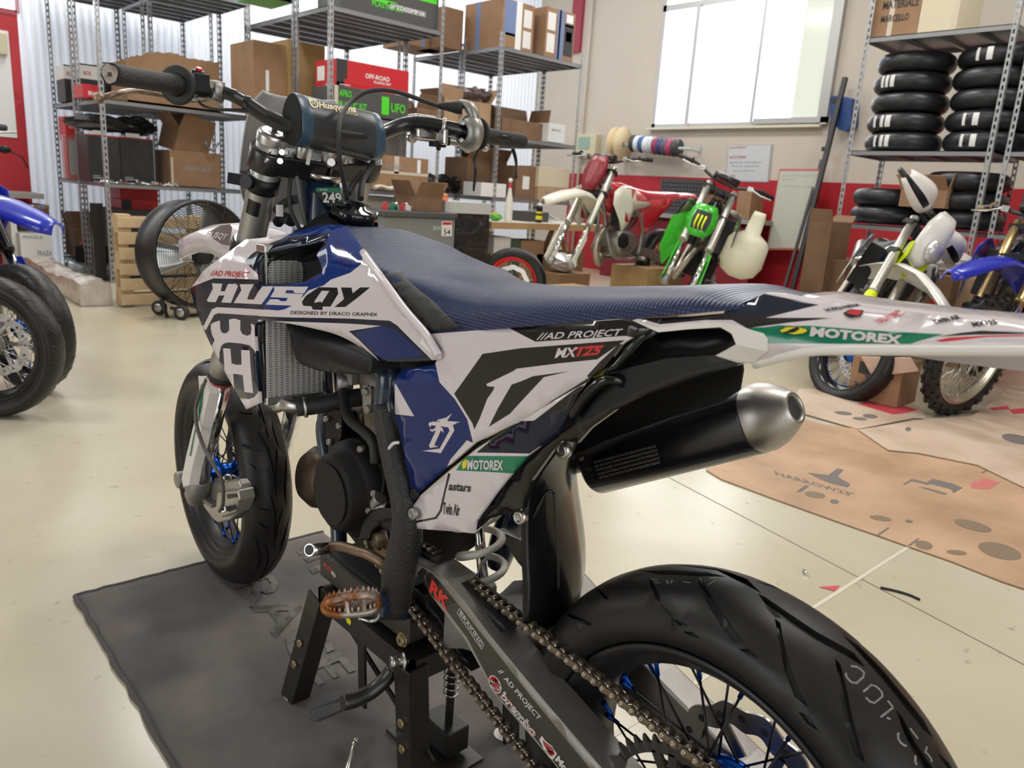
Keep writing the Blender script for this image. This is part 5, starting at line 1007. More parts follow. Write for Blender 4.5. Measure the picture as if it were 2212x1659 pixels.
FADE = mat('faded_mat_print', (.15, .135, .125), .95, noise=(26, (.075, .067, .063), .45, .58)); m = MB()
for s, p0, p1, up in (('RACE', (500, 1262), (690, 1480), (80, -32)),): puttext(m, s, p0, p1, up, lambda a, b: PZ(a, b, .0105), 0, .02)
for q in ([(640, 1190), (700, 1168), (706, 1178), (648, 1200)], [(655, 1205), (712, 1188), (716, 1196), (665, 1215)], [(668, 1228), (722, 1206), (726, 1216), (676, 1240)]): P3 = [PZ(a, b, .0102) for a, b in q]; m.add(P3, [tuple(t) for t in tessellate_polygon([P3])])
obj('mat_print', m, FADE, carpet)['kind'] = 'stuff'
m = MB(); a, b = PZ(768, 1600, .045), PZ(745, 1680, .02); m.tube([a, a.lerp(b, .1), a.lerp(b, .16), a.lerp(b, .2), b], [.006, .0062, .005, .0045, .0048], 12); m.sph(a, .0062, 10); b2 = PZ(740, 1720, .012); m.tube([b, b2], .0048, 10); tw = obj('t_handle_wrench', m, STEEL, None); tag(tw, 'steel tool handle lying on the grey mat at the photo\'s bottom edge', 'tool')
# ================================================================== room shell
XW, YW, ZC = 9.15, -8.4, 5.2; XB, YB = -5.8, 5.4
FLM = bpy.data.materials.new('polished_concrete'); FLM.use_nodes = True; nt = FLM.node_tree; N = nt.nodes.new; L = nt.links.new; B = nt.nodes['Principled BSDF']
tc = N('ShaderNodeTexCoord'); n1 = N('ShaderNodeTexNoise'); n1.inputs['Scale'].default_value = .9; n1.inputs['Detail'].default_value = 8; n2 = N('ShaderNodeTexNoise'); n2.inputs['Scale'].default_value = 26; n2.inputs['Detail'].default_value = 6
for n in (n1, n2): L(tc.outputs['Object'], n.inputs['Vector'])
r1 = N('ShaderNodeMapRange'); r1.inputs[1].default_value = .35; r1.inputs[2].default_value = .68; L(n1.outputs[0], r1.inputs[0])
mx = N('ShaderNodeMix'); mx.data_type = 'RGBA'; mx.inputs[6].default_value = (.55, .51, .40, 1); mx.inputs[7].default_value = (.44, .38, .26, 1); L(r1.outputs[0], mx.inputs[0])
r2 = N('ShaderNodeMapRange'); r2.inputs[1].default_value = .66; r2.inputs[2].default_value = .85; L(n2.outputs[0], r2.inputs[0])
m2 = N('ShaderNodeMix'); m2.data_type = 'RGBA'; m2.inputs[7].default_value = (.27, .24, .19, 1); L(r2.outputs[0], m2.inputs[0]); L(mx.outputs[2], m2.inputs[6]); L(m2.outputs[2], B.inputs['Base Color'])
r3 = N('ShaderNodeMapRange'); r3.inputs[3].default_value = .16; r3.inputs[4].default_value = .34; L(n1.outputs[0], r3.inputs[0]); L(r3.outputs[0], B.inputs['Roughness'])
B.inputs['Specular IOR Level'].default_value = .6
m = MB(); fl = []
# joints: one runs roughly along the view, one across
j0 = PZ(1857, 1249); j1 = PZ(1965, 1180); j2 = PZ(2212, 1400); j3 = PZ(1590, 1083)
m.box(((XW+XB)/2, (YW+YB)/2, -.05), (XW-XB, YB-YW, .1)); floor = obj('floor', m, FLM); floor['kind'] = 'structure'
m = MB(); d = (j1-j0).normalized(); m.bar(j0-d*1.2+V((0, 0, .0006)), j0+d*4+V((0, 0, .0006)), .011, .001); jm = obj('floor_joint', m, mat('joint_filler', (.62, .58, .48), .4), floor)
m = MB(); d = (j2-j3).normalized(); m.bar(j0-d*3+V((0, 0, .0004)), j0+d*4+V((0, 0, .0004)), .004, .0008); obj('floor_joint', m, mat('dark_joint', (.16, .13, .09), .6), floor)
def st(name, m, M, **k): o = obj(name, m, M, None, **k); o['kind'] = 'structure'; return o
WALLM = mat('beige_wall_paint', (.60, .54, .47), .8, noise=(1.2, (.56, .50, .435), .3, .7))
# window opening in the right wall
wz0 = PY(1409, 277, YW).z; wx1 = PY(1409, 277, YW).x; wx0 = PY(1775, 262, YW).x; wz1 = PY(1447, 20, YW).z; wtop = wz1+1.15
m = MB(); T = .2; yc = YW-T/2
m.box(((XB+wx0)/2, yc, ZC/2), (wx0-XB, T, ZC)); m.box(((wx1+XW)/2, yc, ZC/2), (XW-wx1, T, ZC)); m.box(((wx0+wx1)/2, yc, wz0/2), (wx1-wx0, T, wz0)); m.box(((wx0+wx1)/2, yc, (wtop+ZC)/2), (wx1-wx0, T, ZC-wtop)); st('wall_right', m, WALLM)
REDW = mat('red_wall_paint', (.42, .012, .022), .5); REDP = mat('red_panel', (.50, .025, .04), .45)
zr = PY(1400, 380, YW+.02).z; m = MB(); m.box(((XB+XW-.9)/2, YW+.006, zr/2), (XW-.9-XB, .012, zr)); st('trim_1', m, REDW)
a = PY(1241, 0, YW+.03); b = PY(1262, 0, YW+.03); zb = PY(1250, 112, YW+.03).z; m = MB(); m.box(((a.x+b.x)/2, YW+.03, (zb+ZC)/2), (abs(a.x-b.x), .06, ZC-zb)); st('trim_2', m, mat('dull_red_column', (.36, .05, .08), .6))
a = PY(1268, 150, YW+.05); m = MB(); m.tube([V((a.x, YW+.05, 0)), V((a.x, YW+.05, ZC))], .022, 10); st('trim_3', m, WALLM)
# window: frame, panes
FRM = mat('window_aluminium', (.50, .50, .49), .4, .5); GLOW = mat('daylit_pane', (.9, .9, .9), .3, emis=((.93, .98, 1.0), 3.2))
W1 = thing('window_1', None, None, ((wx0+wx1)/2, YW, wz0)); W1['kind'] = 'structure'
def wb(name, xa, xb, za, zb, y, t, M=FRM, par=W1, dep=.05): return obj(name, MB().box(((xa+xb)/2, y, (za+zb)/2), (abs(xb-xa), dep, abs(zb-za))), M, par)
f = .055
wb('window_frame', wx0, wx1, wz0, wz0+f, YW, 0); wb('window_frame', wx0, wx1, wtop-f, wtop, YW, 0); wb('window_frame', wx0, wx0+f, wz0, wtop, YW, 0); wb('window_frame', wx1-f, wx1, wz0, wtop, YW, 0); wb('window_transom', wx0, wx1, wz1-.03, wz1+.05, YW, 0)
mx1 = PY(1500, 140, YW).x; mx2 = PY(1641, 140, YW).x
wb('window_stile', mx1-.03, mx1+.03, wz0, wz1, YW+.02, 0); wb('window_stile', mx2-.022, mx2+.022, wz0, wz1, YW+.01, 0)
sa0, sa1 = PY(1785, 262, YW+.06), PY(1626, 272, YW+.06); wb('sash_rail', sa0.x, sa1.x, wz0+.02, wz0+.085, YW+.045, 0); wb('sash_stile', sa0.x, sa0.x+.075, wz0, wtop, YW+.045, 0)
for xa, xb in ((wx1-f, mx1+.03), (mx1-.03, mx2+.022)): wb('window_pane', xa, xb, wz0+f, wz1-.03, YW-.03, 0, GLOW, dep=.006)
sx = PY(1716, 200, YW-.03).x; wb('window_pane', mx2-.022, sx, wz0+f, wz1-.03, YW-.03, 0, GLOW, dep=.006); wb('window_pane', sx, wx0+f, wz0+f, wz1-.03, YW-.03, 0, mat('pane_onto_wall', (.62, .66, .58), .1, emis=((.75, .8, .68), .28)), dep=.006)
wb('window_pane', wx0+f, wx1-f, wz1+.05, wtop-f, YW-.03, 0, GLOW, dep=.006)
m = MB(); m.box(((wx0+wx1)/2, YW+.03, wz0-.015), (wx1-wx0+.06, .14, .03)); obj('window_sill', m, mat('sill_paint', (.66, .64, .5), .5), W1)
# corrugated wall
CORR = mat('white_corrugated_sheet', (.78, .81, .88), .4, emis=((.86, .92, 1.0), .22)); m = MB(); pts = []  # faint emission stands in for daylight coming through the sheet
xw = XW; y = YW+.0; per = .076; yl = -1.15
n = int((yl-YW)/per*10); prof = [(YW+(yl-YW)*i/n) for i in range(n+1)]
px_ = [xw+.020*max(-1, min(1, 1.8*cos(2*pi*(yy-YW)/per))) for yy in prof]
m.add([V((a, yy, z)) for z in (0, ZC) for a, yy in zip(px_, prof)], [(i, i+1, n+1+i+1, n+1+i) for i in range(n)], 0, True); st('wall_front', m, CORR, solid=.004)
# girts behind the translucent sheet show as faint bars
# red panelled wall to the left of the sheet
tri = MB(); yR0, yR1 = -1.15, YB; zt = PX(60, 34, XW).z; zb_ = 0
RP = [mat('red_wall_a', (.50, .028, .04), .45), mat('red_wall_b', (.44, .018, .03), .45), mat('red_wall_c', (.56, .04, .055), .45)]
rr = random.Random(5); ys = [yR0+.55*i for i in range(13)]; zs = [0, .55, 1.1, 1.65, 2.2, zt]; hgt = {}
for i in range(len(ys)):
    for j in range(len(zs)): hgt[i, j] = V((XW-.02-rr.uniform(0, .02), ys[i], zs[j]))
for i in range(len(ys)-1):
    for j in range(len(zs)-1):
        a, b, c, d = hgt[i, j], hgt[i+1, j], hgt[i+1, j+1], hgt[i, j+1]
        if (i+j) % 2: tri.add([a, b, c], [(0, 1, 2)], rr.randrange(3)); tri.add([a, c, d], [(0, 1, 2)], rr.randrange(3))
        else: tri.add([a, b, d], [(0, 1, 2)], rr.randrange(3)); tri.add([b, c, d], [(0, 1, 2)], rr.randrange(3))
st('wall_front_1', tri, RP, solid=.01)
m = MB(); m.box((XW, (yR0+yR1)/2, (zt+ZC)/2+.55), (.1, yR1-yR0, ZC-zt-1.1)); st('trim_4', m, WALLM)
W2 = thing('window_2', None, None, (XW, 1.5, zt)); W2['kind'] = 'structure'
m = MB(); m.box((XW, (yR0+yR1)/2, zt+.55), (.01, yR1-yR0, 1.1)); obj('window_pane', m, GLOW, W2)
yv = PX(36, 15, XW-.03).y
for k in range(4): m = MB(); m.box((XW-.03, yv+1.6*k, zt+.55), (.05, .035, 1.1)); obj('window_mullion', m, mat('pink_mullion', (.55, .3, .34), .5), W2)
m = MB(); m.box((XW-.02, (yR0+yR1)/2, zt), (.07, yR1-yR0, .05)); obj('window_rail', m, mat('rail_red', (.4, .08, .1), .5), W2)
# white board area on the red wall (left edge of the picture)
p0 = PX(19, 68, XW-.05); p1 = PX(37, 298, XW-.05); m = MB(); m.box((XW-.045, p1.y+2.2, (p0.z+p1.z)/2), (.03, 4.4, p0.z-p1.z)); tag(obj('wall_panel', m, mat('white_panel', (.80, .80, .80), .5)), 'large white panel mounted on the red wall behind the left rack', 'panel')
p0 = PX(0, 70, XW-.1); p1 = PX(17, 120, XW-.1); m = MB(); m.box((XW-.09, p1.y+.35, (p0.z+p1.z)/2), (.06, .7, p0.z-p1.z)); tag(obj('fuse_box', m, mat('cream_box', (.62, .58, .40), .5), bevel=.01), 'cream box mounted high on the white panel at the left edge', 'box')
# remaining shell, with assumed door openings where the two added fill lights stand
m = MB(); m.box((XB-.1, (YB+3.6)/2, ZC/2), (.2, YB-3.6, ZC)); m.box((XB-.1, (YW-1.6)/2, ZC/2), (.2, -1.6-YW, ZC)); m.box((XB-.1, 1.0, (ZC+4.1)/2), (.2, 5.2, ZC-4.1)); st('wall_back', m, WALLM)
m = MB(); m.box(((XB-.2)/2, YB+.1, ZC/2), (-XB-.2, .2, ZC)); m.box(((XW+2.6)/2, YB+.1, ZC/2), (XW-2.6, .2, ZC)); m.box((1.2, YB+.1, (ZC+3.1)/2), (2.8, .2, ZC-3.1)); st('wall_left', m, mat('grey_green_wall', (.20, .20, .18), .8))
m = MB(); m.box(((XW+XB)/2, (YW+YB)/2, ZC+.05), (XW-XB, YB-YW, .1)); st('ceiling', m, mat('pale_ceiling', (.72, .72, .70), .8))
# cardboard sheets on the floor
def sheet(name, pts, h, M, label, dy=0, prints=(), group=None):
    q = [PZ(a, b, h) for a, b in pts]; m = MB(); m.poly(q, (0, 0, -.004)); o = obj(name, m, M, None, fix=True); tag(o, label, 'cardboard sheet', group)
    if prints:
        m = MB()
        for p in prints:
            if isinstance(p[0], str): puttext(m, p[0], p[1], p[2], p[3], lambda a, b: PZ(a, b, h+.0008), p[4], p[5])
            else: P3 = [PZ(a, b, h+.0008) for a, b in p[0]]; m.add(P3, [tuple(t) for t in tessellate_polygon([P3])], p[1])
        obj('print', m, [mat('faded_ink', (.15, .13, .12), .7), mat('faded_red_ink', (.50, .14, .13), .7), mat('oil_stain', (.20, .14, .09), .6), mat('fruit_red', (.55, .05, .08), .6)], o)['kind'] = 'stuff'
    return o
CF = mat('trodden_cardboard', (.50, .32, .20), .55, noise=(2.6, (.34, .21, .12), .38, .66, 10), bump=('noise', 90, .25, .002)); CF2 = mat('pale_trodden_cardboard', (.56, .43, .33), .5, noise=(3, (.40, .29, .20), .45, .7, 9))
R4 = lambda p: K(1500, 820, 3.107, p)
sheet('cardboard_sheet', R4([(80,605),(180,665),(540,800),(960,950),(1250,1050),(1460,1125),(1720,1215),(2060,1350),(2212,1400),(2500,1500),(2700,1300),(2212,700),(1900,560),(1500,500),(1300,480),(1100,330),(860,300),(500,200),(100,300)]), .006, CF, 'large tan cardboard sheet printed NARROW23, nearest to the foreground bike\'s rear tyre',
 prints=[('NARROW23"', R4([(550,640)])[0], R4([(1085,790)])[0], (-5, -9), 0, .01), (R4([(760,625),(900,640),(960,595),(1000,605),(960,650),(1045,700),(1030,722),(900,690),(840,665)]), 0), (R4([(680,755),(740,710),(775,712),(720,752)]), 0), (R4([(1400,700),(1460,665),(1560,690),(1600,665),(1740,700),(1800,725),(1740,760),(1720,735),(1590,700),(1560,705),(1460,680),(1410,705)]), 0), (R4([(1500,718),(1560,725),(1700,765),(1680,772)]), 0), (R4([(1225,1040),(1300,990),(1310,996),(1240,1045)]), 0), (R4([(1435,1110),(1500,1062),(1510,1068),(1450,1114)]), 0), (R4([(1925,625),(1970,598),(1978,603),(1935,630)]), 0), (R4([(2100,668),(2140,645),(2148,650),(2110,673)]), 0),
 (R4(circ(810,772,70,20,.15)), 2), (R4(circ(940,818,30,14,.1)), 0), (R4(circ(1250,930,75,16,.15)), 2), (R4(circ(1540,1110,60,28,.2)), 2), (R4(circ(1870,980,130,30,.25)), 2), (R4(circ(2050,1150,150,50,.25)), 2), (R4(circ(1440,950,26,10,.1)), 0), (R4(circ(1760,1160,70,16,.1)), 2), (R4([(1850,700),(1950,660),(2050,690),(1980,735),(1870,730)]), 1)])
sheet('cardboard_sheet', R4([(640,200),(1100,330),(1480,255),(1560,260),(1500,150),(1300,70),(700,60)]), .010, CF2, 'pale cardboard sheet with a red print behind the silver muffler tip', prints=[(R4([(1090,160),(1240,140),(1500,200),(1440,220),(1330,235)]), 3), (R4(circ(1000,225,60,12,.1)), 0), (R4(circ(1110,262,50,10,.1)), 0), (R4(circ(1180,245,50,14,.1)), 0)])
sheet('cardboard_sheet', R4([(1560,262),(1860,245),(2300,360),(2500,700),(2212,720),(1900,570),(1500,490),(1300,470),(1100,335)]), .013, CF2, 'pale cardboard sheet under the knobby front wheel of the blue bike', prints=[(R4(circ(1435,332,20,14,0)), 0), (R4(circ(2170,400,110,30,.2)), 0)])
sheet('cardboard_sheet', R4([(1860,245),(1960,180),(2100,60),(2400,120),(2500,400),(2212,335)]), .017, CF2, 'pale cardboard sheet with red stripes at the right edge of the floor', prints=[(R4([(1980,190),(2100,175),(2120,200),(2000,205)]), 3), (R4([(2110,200),(2212,190),(2260,225),(2140,230)]), 3)])
m = MB(); q = [PZ(a, b, .0012) for a, b in R4([(835,1392),(975,1382),(940,1420),(915,1412)])]; m.poly(q, (0, 0, .0004)); tag(obj('red_scrap', m, mat('fruit_red', (.55, .05, .08)), None), 'small scrap of red paper on the floor beside the pale joint', 'paper')
m = MB(); q = [PZ(a, b, .004) for a, b in ((1902, 1269), (1930, 1275), (1962, 1284), (1987, 1295))]; m.tube(sm(q, 3), .0035, 6); tag(obj('cable_piece', m, RUB, None), 'short piece of black cable on the floor right of the joint crossing', 'cable')
m = MB(); q = PZ(1743, 1240, .006); m.tube([q, q+V((.012, -.012, 0))], .006, 10); m.tube([q+V((.012, -.012, 0)), q+V((.02, -.016, 0))], .004, 10); tag(obj('steel_nut', m, STEEL, None), 'small steel nut on the floor right above the rear tyre', 'nut')
# ================================================================== racks
def ladder(h, w=.036, t=.003, pit=.056, flat='x'):
    """a slotted angle flange: two strips joined by rungs, so the slots are real holes"""
    m = MB(); a = .011
    def b(c0, sz): m.box(c0 if flat == 'x' else (c0[1], c0[0], c0[2]), sz if flat == 'x' else (sz[1], sz[0], sz[2]))
    b((a/2, 0, h/2), (a, t, h)); b((w-a/2, 0, h/2), (a, t, h)); n = int(h/pit)
    for k in range(n+1): b((w/2, 0, min(h-.01, .01+k*pit)), (w-2*a+.001, t, pit*.45))
    return m
_pm = {}
def post(par, x, y, h, sx, sy):
    key = round(h, 2), sx, sy
    if key not in _pm:
        m = MB(); a = ladder(h, flat='x'); b = ladder(h, flat='y'); m.add([V((v.x*sx, v.y, v.z)) for v in a.v], a.f); m.add([V((v.x, v.y*sy, v.z)) for v in b.v], b.f)
        o = obj('post', m, GALV, None, local=True); _pm[key] = o; bpy.context.scene.collection.objects.unlink(o); me = o.data; bpy.data.objects.remove(o); _pm[key] = me
    o = bpy.data.objects.new('post', _pm[key]); COL.objects.link(o); o.parent = par; o.location = V((x, y, 0))-WL[par.name]; WL[o.name] = V((x, y, 0)); return o
def shelf(par, x0, x1, y0, y1, z, ribs=3, lip=.038, tilt=0, M=None):
    m = MB(); cx, cy = (x0+x1)/2, (y0+y1)/2; m.box((cx, cy, z-.003), (x1-x0, y1-y0, .006))
    for xx in (x0+.002, x1-.002): m.box((xx, cy, z-lip/2), (.004, y1-y0, lip))
    for yy in (y0+.002, y1-.002): m.box((cx, yy, z-lip/2), (x1-x0, .004, lip))
    for k in range(1, ribs+1): m.box((x0+(x1-x0)*k/(ribs+1), cy, z-lip*.5), (.025, y1-y0-.01, lip*.8))
    return obj('shelf', m, M or GALVD, par)
def rack(label, x0, x1, yL, yR, h, levels, name='shelving_rack', group=None, M=None, ribs=3):
    t = thing(name, label, 'rack', ((x0+x1)/2, (yL+yR)/2, 0), group=group)
    for x, sx in ((x0, 1), (x1, -1)):
        for y, sy in ((yR, 1), (yL, -1)): post(t, x, y, h, sx, sy)
    for z in levels: shelf(t, x0+.004, x1-.004, min(yL, yR)+.004, max(yL, yR)-.004, z, ribs, M=M)
    return t
H = 3.4
LA = [.10, .91, 1.64, 2.70]
rack('grey slotted-angle rack at the left holding black cartons, front row', 7.43, 8.15, -1.40, -2.80, H, LA)
rack('narrow grey slotted-angle rack standing behind the left rack, beside the red wall', 8.2, 9.0, -1.38, -2.06, H, LA)
rack('narrow grey rack behind the left rack, in front of the corrugated wall', 8.2, 9.0, -2.10, -2.74, H, LA)
LB = [.12, 1.0, 1.64, 2.52]
rack('grey slotted-angle rack behind the handlebar, red OFF-ROAD carton on it', 6.0, 6.62, -2.86, -4.09, H, LB)
rack('grey rack behind the rack that carries the red OFF-ROAD carton', 6.66, 7.7, -2.86, -4.05, H, LB)
rack('grey slotted-angle rack at the room corner with taped cartons on top', 6.0, 6.62, -4.84, -6.08, 2.66, LB)
rack('grey rack behind the rack with the taped cartons at the room corner', 6.66, 7.55, -4.84, -6.05, 2.60, LB)
rack('grey slotted-angle rack stacked with black tyres under the right end of the window wall', 1.64, 2.76, -6.02, -6.74, 3.1, [.42, .99, 1.60, 2.50], name='tyre_rack')
# ------------------------------------------------------------------ cartons and other stock
def face_uv(c, sx, sy, sz, side):
    """returns a function (u, v) -> 3D on a face of the carton, u to the viewer's right, v up (0..1)"""
    if side == 'x': return lambda u, v, o=.0015: V((c.x-sx/2-o, c.y+sy/2-sy*u, c.z+sz*v))       # the -x face
    if side == 'y': return lambda u, v, o=.0015: V((c.x+sx/2-sx*u, c.y+sy/2+o, c.z+sz*v))       # the +y face
PRM = [INK, PAPER, RED, YEL, GRN, TAPE, mat('blue_print', (.16, .22, .40), .5), mat('bright_green_print', (.08, .65, .02), .5), mat('white_print', (.8, .8, .8), .5), mat('grey_print2', (.3, .3, .3), .5)]
def carton(label, c, s, M=None, rz=0, flaps=0, prints=(), name='cardboard_box', cat='box', group=None, par=None, bev=0, tape=None, tint=None):
    """c: centre of the base; prints: (side, u0, v0, u1, v1, index) patches or (side, 'text', u0, v0, u1, height, index)"""
    M = M or CARD; c = V(c); sx, sy, sz = s; m = MB(); o3 = V((0, 0, 0))
    if flaps:
        th = .006; m.box((0, 0, th/2), (sx, sy, th)); m.box((-sx/2+th/2, 0, sz/2), (th, sy, sz)); m.box((sx/2-th/2, 0, sz/2), (th, sy, sz)); m.box((0, -sy/2+th/2, sz/2), (sx, th, sz)); m.box((0, sy/2-th/2, sz/2), (sx, th, sz)); m.box((0, 0, sz*.7), (sx-.02, sy-.02, .01))
    else: m.box((0, 0, sz/2), (sx, sy, sz))
    o = obj(name, m, M, None, bevel=bev or .003, local=True); o.location = c; o.rotation_euler = (0, 0, rz); WL[o.name] = o3; tag(o, label, cat, group)
    if flaps:
        f = min(sx, sy)*.48; rr = random.Random(int(abs(c.x*1000+c.y*100)))
        for k, (p, d, L_) in enumerate((((-sx/2, 0), (-1, 0), sy), ((sx/2, 0), (1, 0), sy), ((0, -sy/2), (0, -1), sx), ((0, sy/2), (0, 1), sx))):
            if not (flaps >> k) & 1: continue
            a = rr.uniform(.1, 1.1); e = V((d[0], d[1], 0)); b = V((p[0], p[1], sz)); t = V((-d[1], d[0], 0)); n = e*sin(a)+V((0, 0, cos(a)))
            fm = MB(); fm.poly([b-t*L_/2, b+t*L_/2, b+t*(L_/2-.02)+n*f, b-t*(L_/2-.01)+n*f], n.cross(t)*.005); obj('flap', fm, M, o, local=True)
    if prints:
        pm_ = MB(); Z = V((0, 0, 0))
        for p in prints:
            F = face_uv(Z, sx, sy, sz, p[0])
            if isinstance(p[1], str): q0, q1 = F(p[2], p[3]), F(p[4], p[3]); wtext(pm_, p[1], q0, q1, (0, 0, p[5]*sz), F(0, 0, .0024)-F(0, 0, .0015), p[6], .02)
            else: pm_.add([F(p[1], p[2], .001), F(p[3], p[2], .001), F(p[3], p[4], .001), F(p[1], p[4], .001)], [(0, 1, 2, 3)], p[5])
        pr_ = obj('label_print', pm_, PRM, o, local=True); pr_['kind'] = 'stuff'
    return o
def pxbox(label, xf, pl, pr, zb, pt, dep, **k):
    """front face at x = xf between two measured picture columns, standing on height zb, top seen at row pt"""
    pm_ = (pl+pr)/2; yl = PX(pl, pt, xf).y; yr = PX(pr, pt, xf).y; zt = PX(pm_, pt, xf).z
    return carton(label, ((xf+dep/2), (yl+yr)/2, zb), (dep, yl-yr, max(.03, zt-zb)), **k)
WCB = mat('white_carton', (.72, .72, .70), .6); BCB = mat('black_carton', (.02, .02, .021), .45, noise=(8, (.035, .034, .033), .4, .7)); RCB = mat('red_carton', (.55, .02, .03), .4); GCB = mat('dark_grey_carton', (.07, .07, .068), .5)
# left rack, upper shelf
for i, (a, b, xf) in enumerate(((137, 166, 8.4), (171, 212, 8.3), (222, 268, 8.22), (268, 318, 8.18))):
    pxbox('%s black carton with a white top on the left rack\'s upper shelf' % ('first', 'second', 'third', 'fourth')[i], xf, a, b, 1.645, 141-i*2, .3, M=BCB, group='black cartons with white tops', prints=[('x', 0, .62, 1, 1, 1), ('x', 0, .965, 1, 1.0, 2), ('x', 'BOX', .2, .72, .6, .1, 2), ('y', 0, .62, 1, 1, 1)])
pxbox('low red carton with white lettering on the upper left shelf', 7.6, 178, 216, 1.645, 183, .3, M=RCB, prints=[('x', 'BRAKE', .3, .2, .95, .3, 8)])
m = MB(); xf = 7.62; yl, yr = PX(272, 150, xf).y, PX(474, 150, xf).y; rr = random.Random(9); n = 26; top = []
for k in range(n+1): t = k/n; top.append((yl+(yr-yl)*t, PX(272+202*t, 128-16*sin(pi*min(1, t*1.4))+22*max(0, t-.7), xf).z+rr.uniform(-.012, .012)))
for xx in (xf, xf+.45): m.poly([V((xx, yl, 1.645))]+[V((xx, a, b)) for a, b in top]+[V((xx, yr, 1.645))], (.006, 0, 0))
m.box((xf+.225, yl, 1.80), (.45, .006, .3)); m.box((xf+.225, yr, 1.78), (.45, .006, .26)); m.box((xf+.225, (yl+yr)/2, 1.66), (.45, yl-yr, .02)); tag(obj('cardboard_box', m, CARD, None, fix=True), 'large cardboard box with a torn open top on the upper left shelf', 'box')
# left rack, middle shelf
pxbox('square red carton with white lettering at the left end of the middle shelf', 8.3, 140, 172, 1.28, 252, .25, M=RCB, prints=[('x', 'TRIAL PARTS', .2, .5, .85, .08, 8)])
pxbox('upright red blister pack under the square red carton', 8.3, 142, 168, .915, 292, .2, M=mat('clear_pack', (.45, .12, .10), .2, coat=.6), name='blister_pack', cat='pack', prints=[('x', .15, .1, .8, .9, 9)])
for i, (a, b) in enumerate(((188, 257), (258, 330))):
    pxbox('%s of two big black cartons on the left rack\'s middle shelf' % ('left', 'right')[i], 7.75+.05*i, a, b, .915, 292+6*i, .36, M=BCB, group='big black cartons', prints=[('x', .18, .985, .6, 1.09, 1), ('x', 0, .97, 1, 1, 2), ('x', .1, .06, .5, .09, 9), ('x', .1, .11, .35, .13, 9)])
def blob(name, label, cat, c, s, M, seed=1, n=14, rough=.22, rz=0, group=None):
    rr = random.Random(seed); m = MB(); N = n; vs = []; rings = []
    for i in range(N+1):
        t = pi*i/N; rings.append([V((s[0]*sin(t)*cos(a)*(1+rr.uniform(-rough, rough)), s[1]*sin(t)*sin(a)*(1+rr.uniform(-rough, rough)), s[2]*(cos(t)+1)*(1+rr.uniform(-rough, rough)*.5))) for a in [2*pi*k/N for k in range(N)]])
    m.loft(rings, smooth=False, caps=False); o = obj(name, m, M, None, local=True); o.location = c; o.rotation_euler = (0, 0, rz); tag(o, label, cat, group); return o
PLB = mat('black_polythene', (.02, .02, .02), .2, coat=.5); CLR = mat('clear_wrap', (.5, .48, .46), .12, spec=.8, coat=.6); SPUR = mat('silver_purple_bag', (.32, .25, .27), .15, .6)
p = PX(222, 290, 7.9); blob('bag', 'crumpled dark grey bag lying on top of the left big black carton', 'bag', (7.95, p.y, 1.37), (.16, .30, .075), mat('grey_bag', (.08, .075, .07), .35), 3)
p = PX(295, 295, 7.9); blob('bag', 'crumpled black bag lying on top of the right big black carton', 'bag', (7.95, p.y, 1.36), (.15, .2, .09), PLB, 4)
def tray(name, label, pts, z, M, cat, h=.02, group=None): pass
rr = random.Random(11)
for i in range(15):
    a = 216+i*11.4; p = PX(a, 388, 7.5+rr.uniform(0, .1)); m = MB()
    if i % 3 == 0: m.lathe([(.03, .0), (.055, .0), (.055, .006), (.03, .006)], (0, 0, 0), (0, 0, 1), 18, closed=True)
    elif i % 3 == 1: m.box((0, 0, .01), (.08, .05, .02)); m.cyl((0, 0, .02), (0, 0, .032), .012, n=10)
    else: m.box((0, 0, .008), (.04, .09, .015)); m.tube([(0, -.04, .02), (0, .04, .02)], .006, 6)
    o = obj('metal_part', m, CHROME if i % 2 else ALU, None, local=True); o.location = (p.x, p.y, .912); o.rotation_euler = (0, 0, rr.uniform(0, 3)); tag(o, 'shiny metal spare part on the middle left shelf, %s from the left' % ('1st 2nd 3rd 4th 5th 6th 7th 8th 9th 10th 11th 12th 13th 14th 15th'.split()[i]), 'spare part', 'loose metal parts on the middle left shelf')
o = carton('open cardboard box tilted on other boxes on the middle left shelf', (7.9, PX(405, 300, 7.75).y, 1.24), (.34, .36, .22), flaps=11, M=CARD); o.rotation_euler = (.0, -.12, .12); o.rotation_euler.x = .22
pxbox('closed cardboard box under the tilted open box on the middle left shelf', 7.68, 366, 476, .915, 328, .4, M=CARD, tape=1, prints=[('x', .02, 0, .06, .8, 5), ('x', 'FRAGILE', .3, .45, .8, .14, 9)])
m = MB(); c = PX(455, 318, 7.6); m.tube(sm([V((c.x, c.y+.05, c.z+.05)), V((c.x, c.y+.03, c.z)), V((c.x, c.y-.02, c.z-.03)), V((c.x, c.y-.06, c.z+.02)), V((c.x, c.y-.09, c.z+.05))], 3), .012, 8); tag(obj('metal_bracket', m, ALUB, None), 'bent metal bracket lying on the closed box of the middle left shelf', 'bracket')
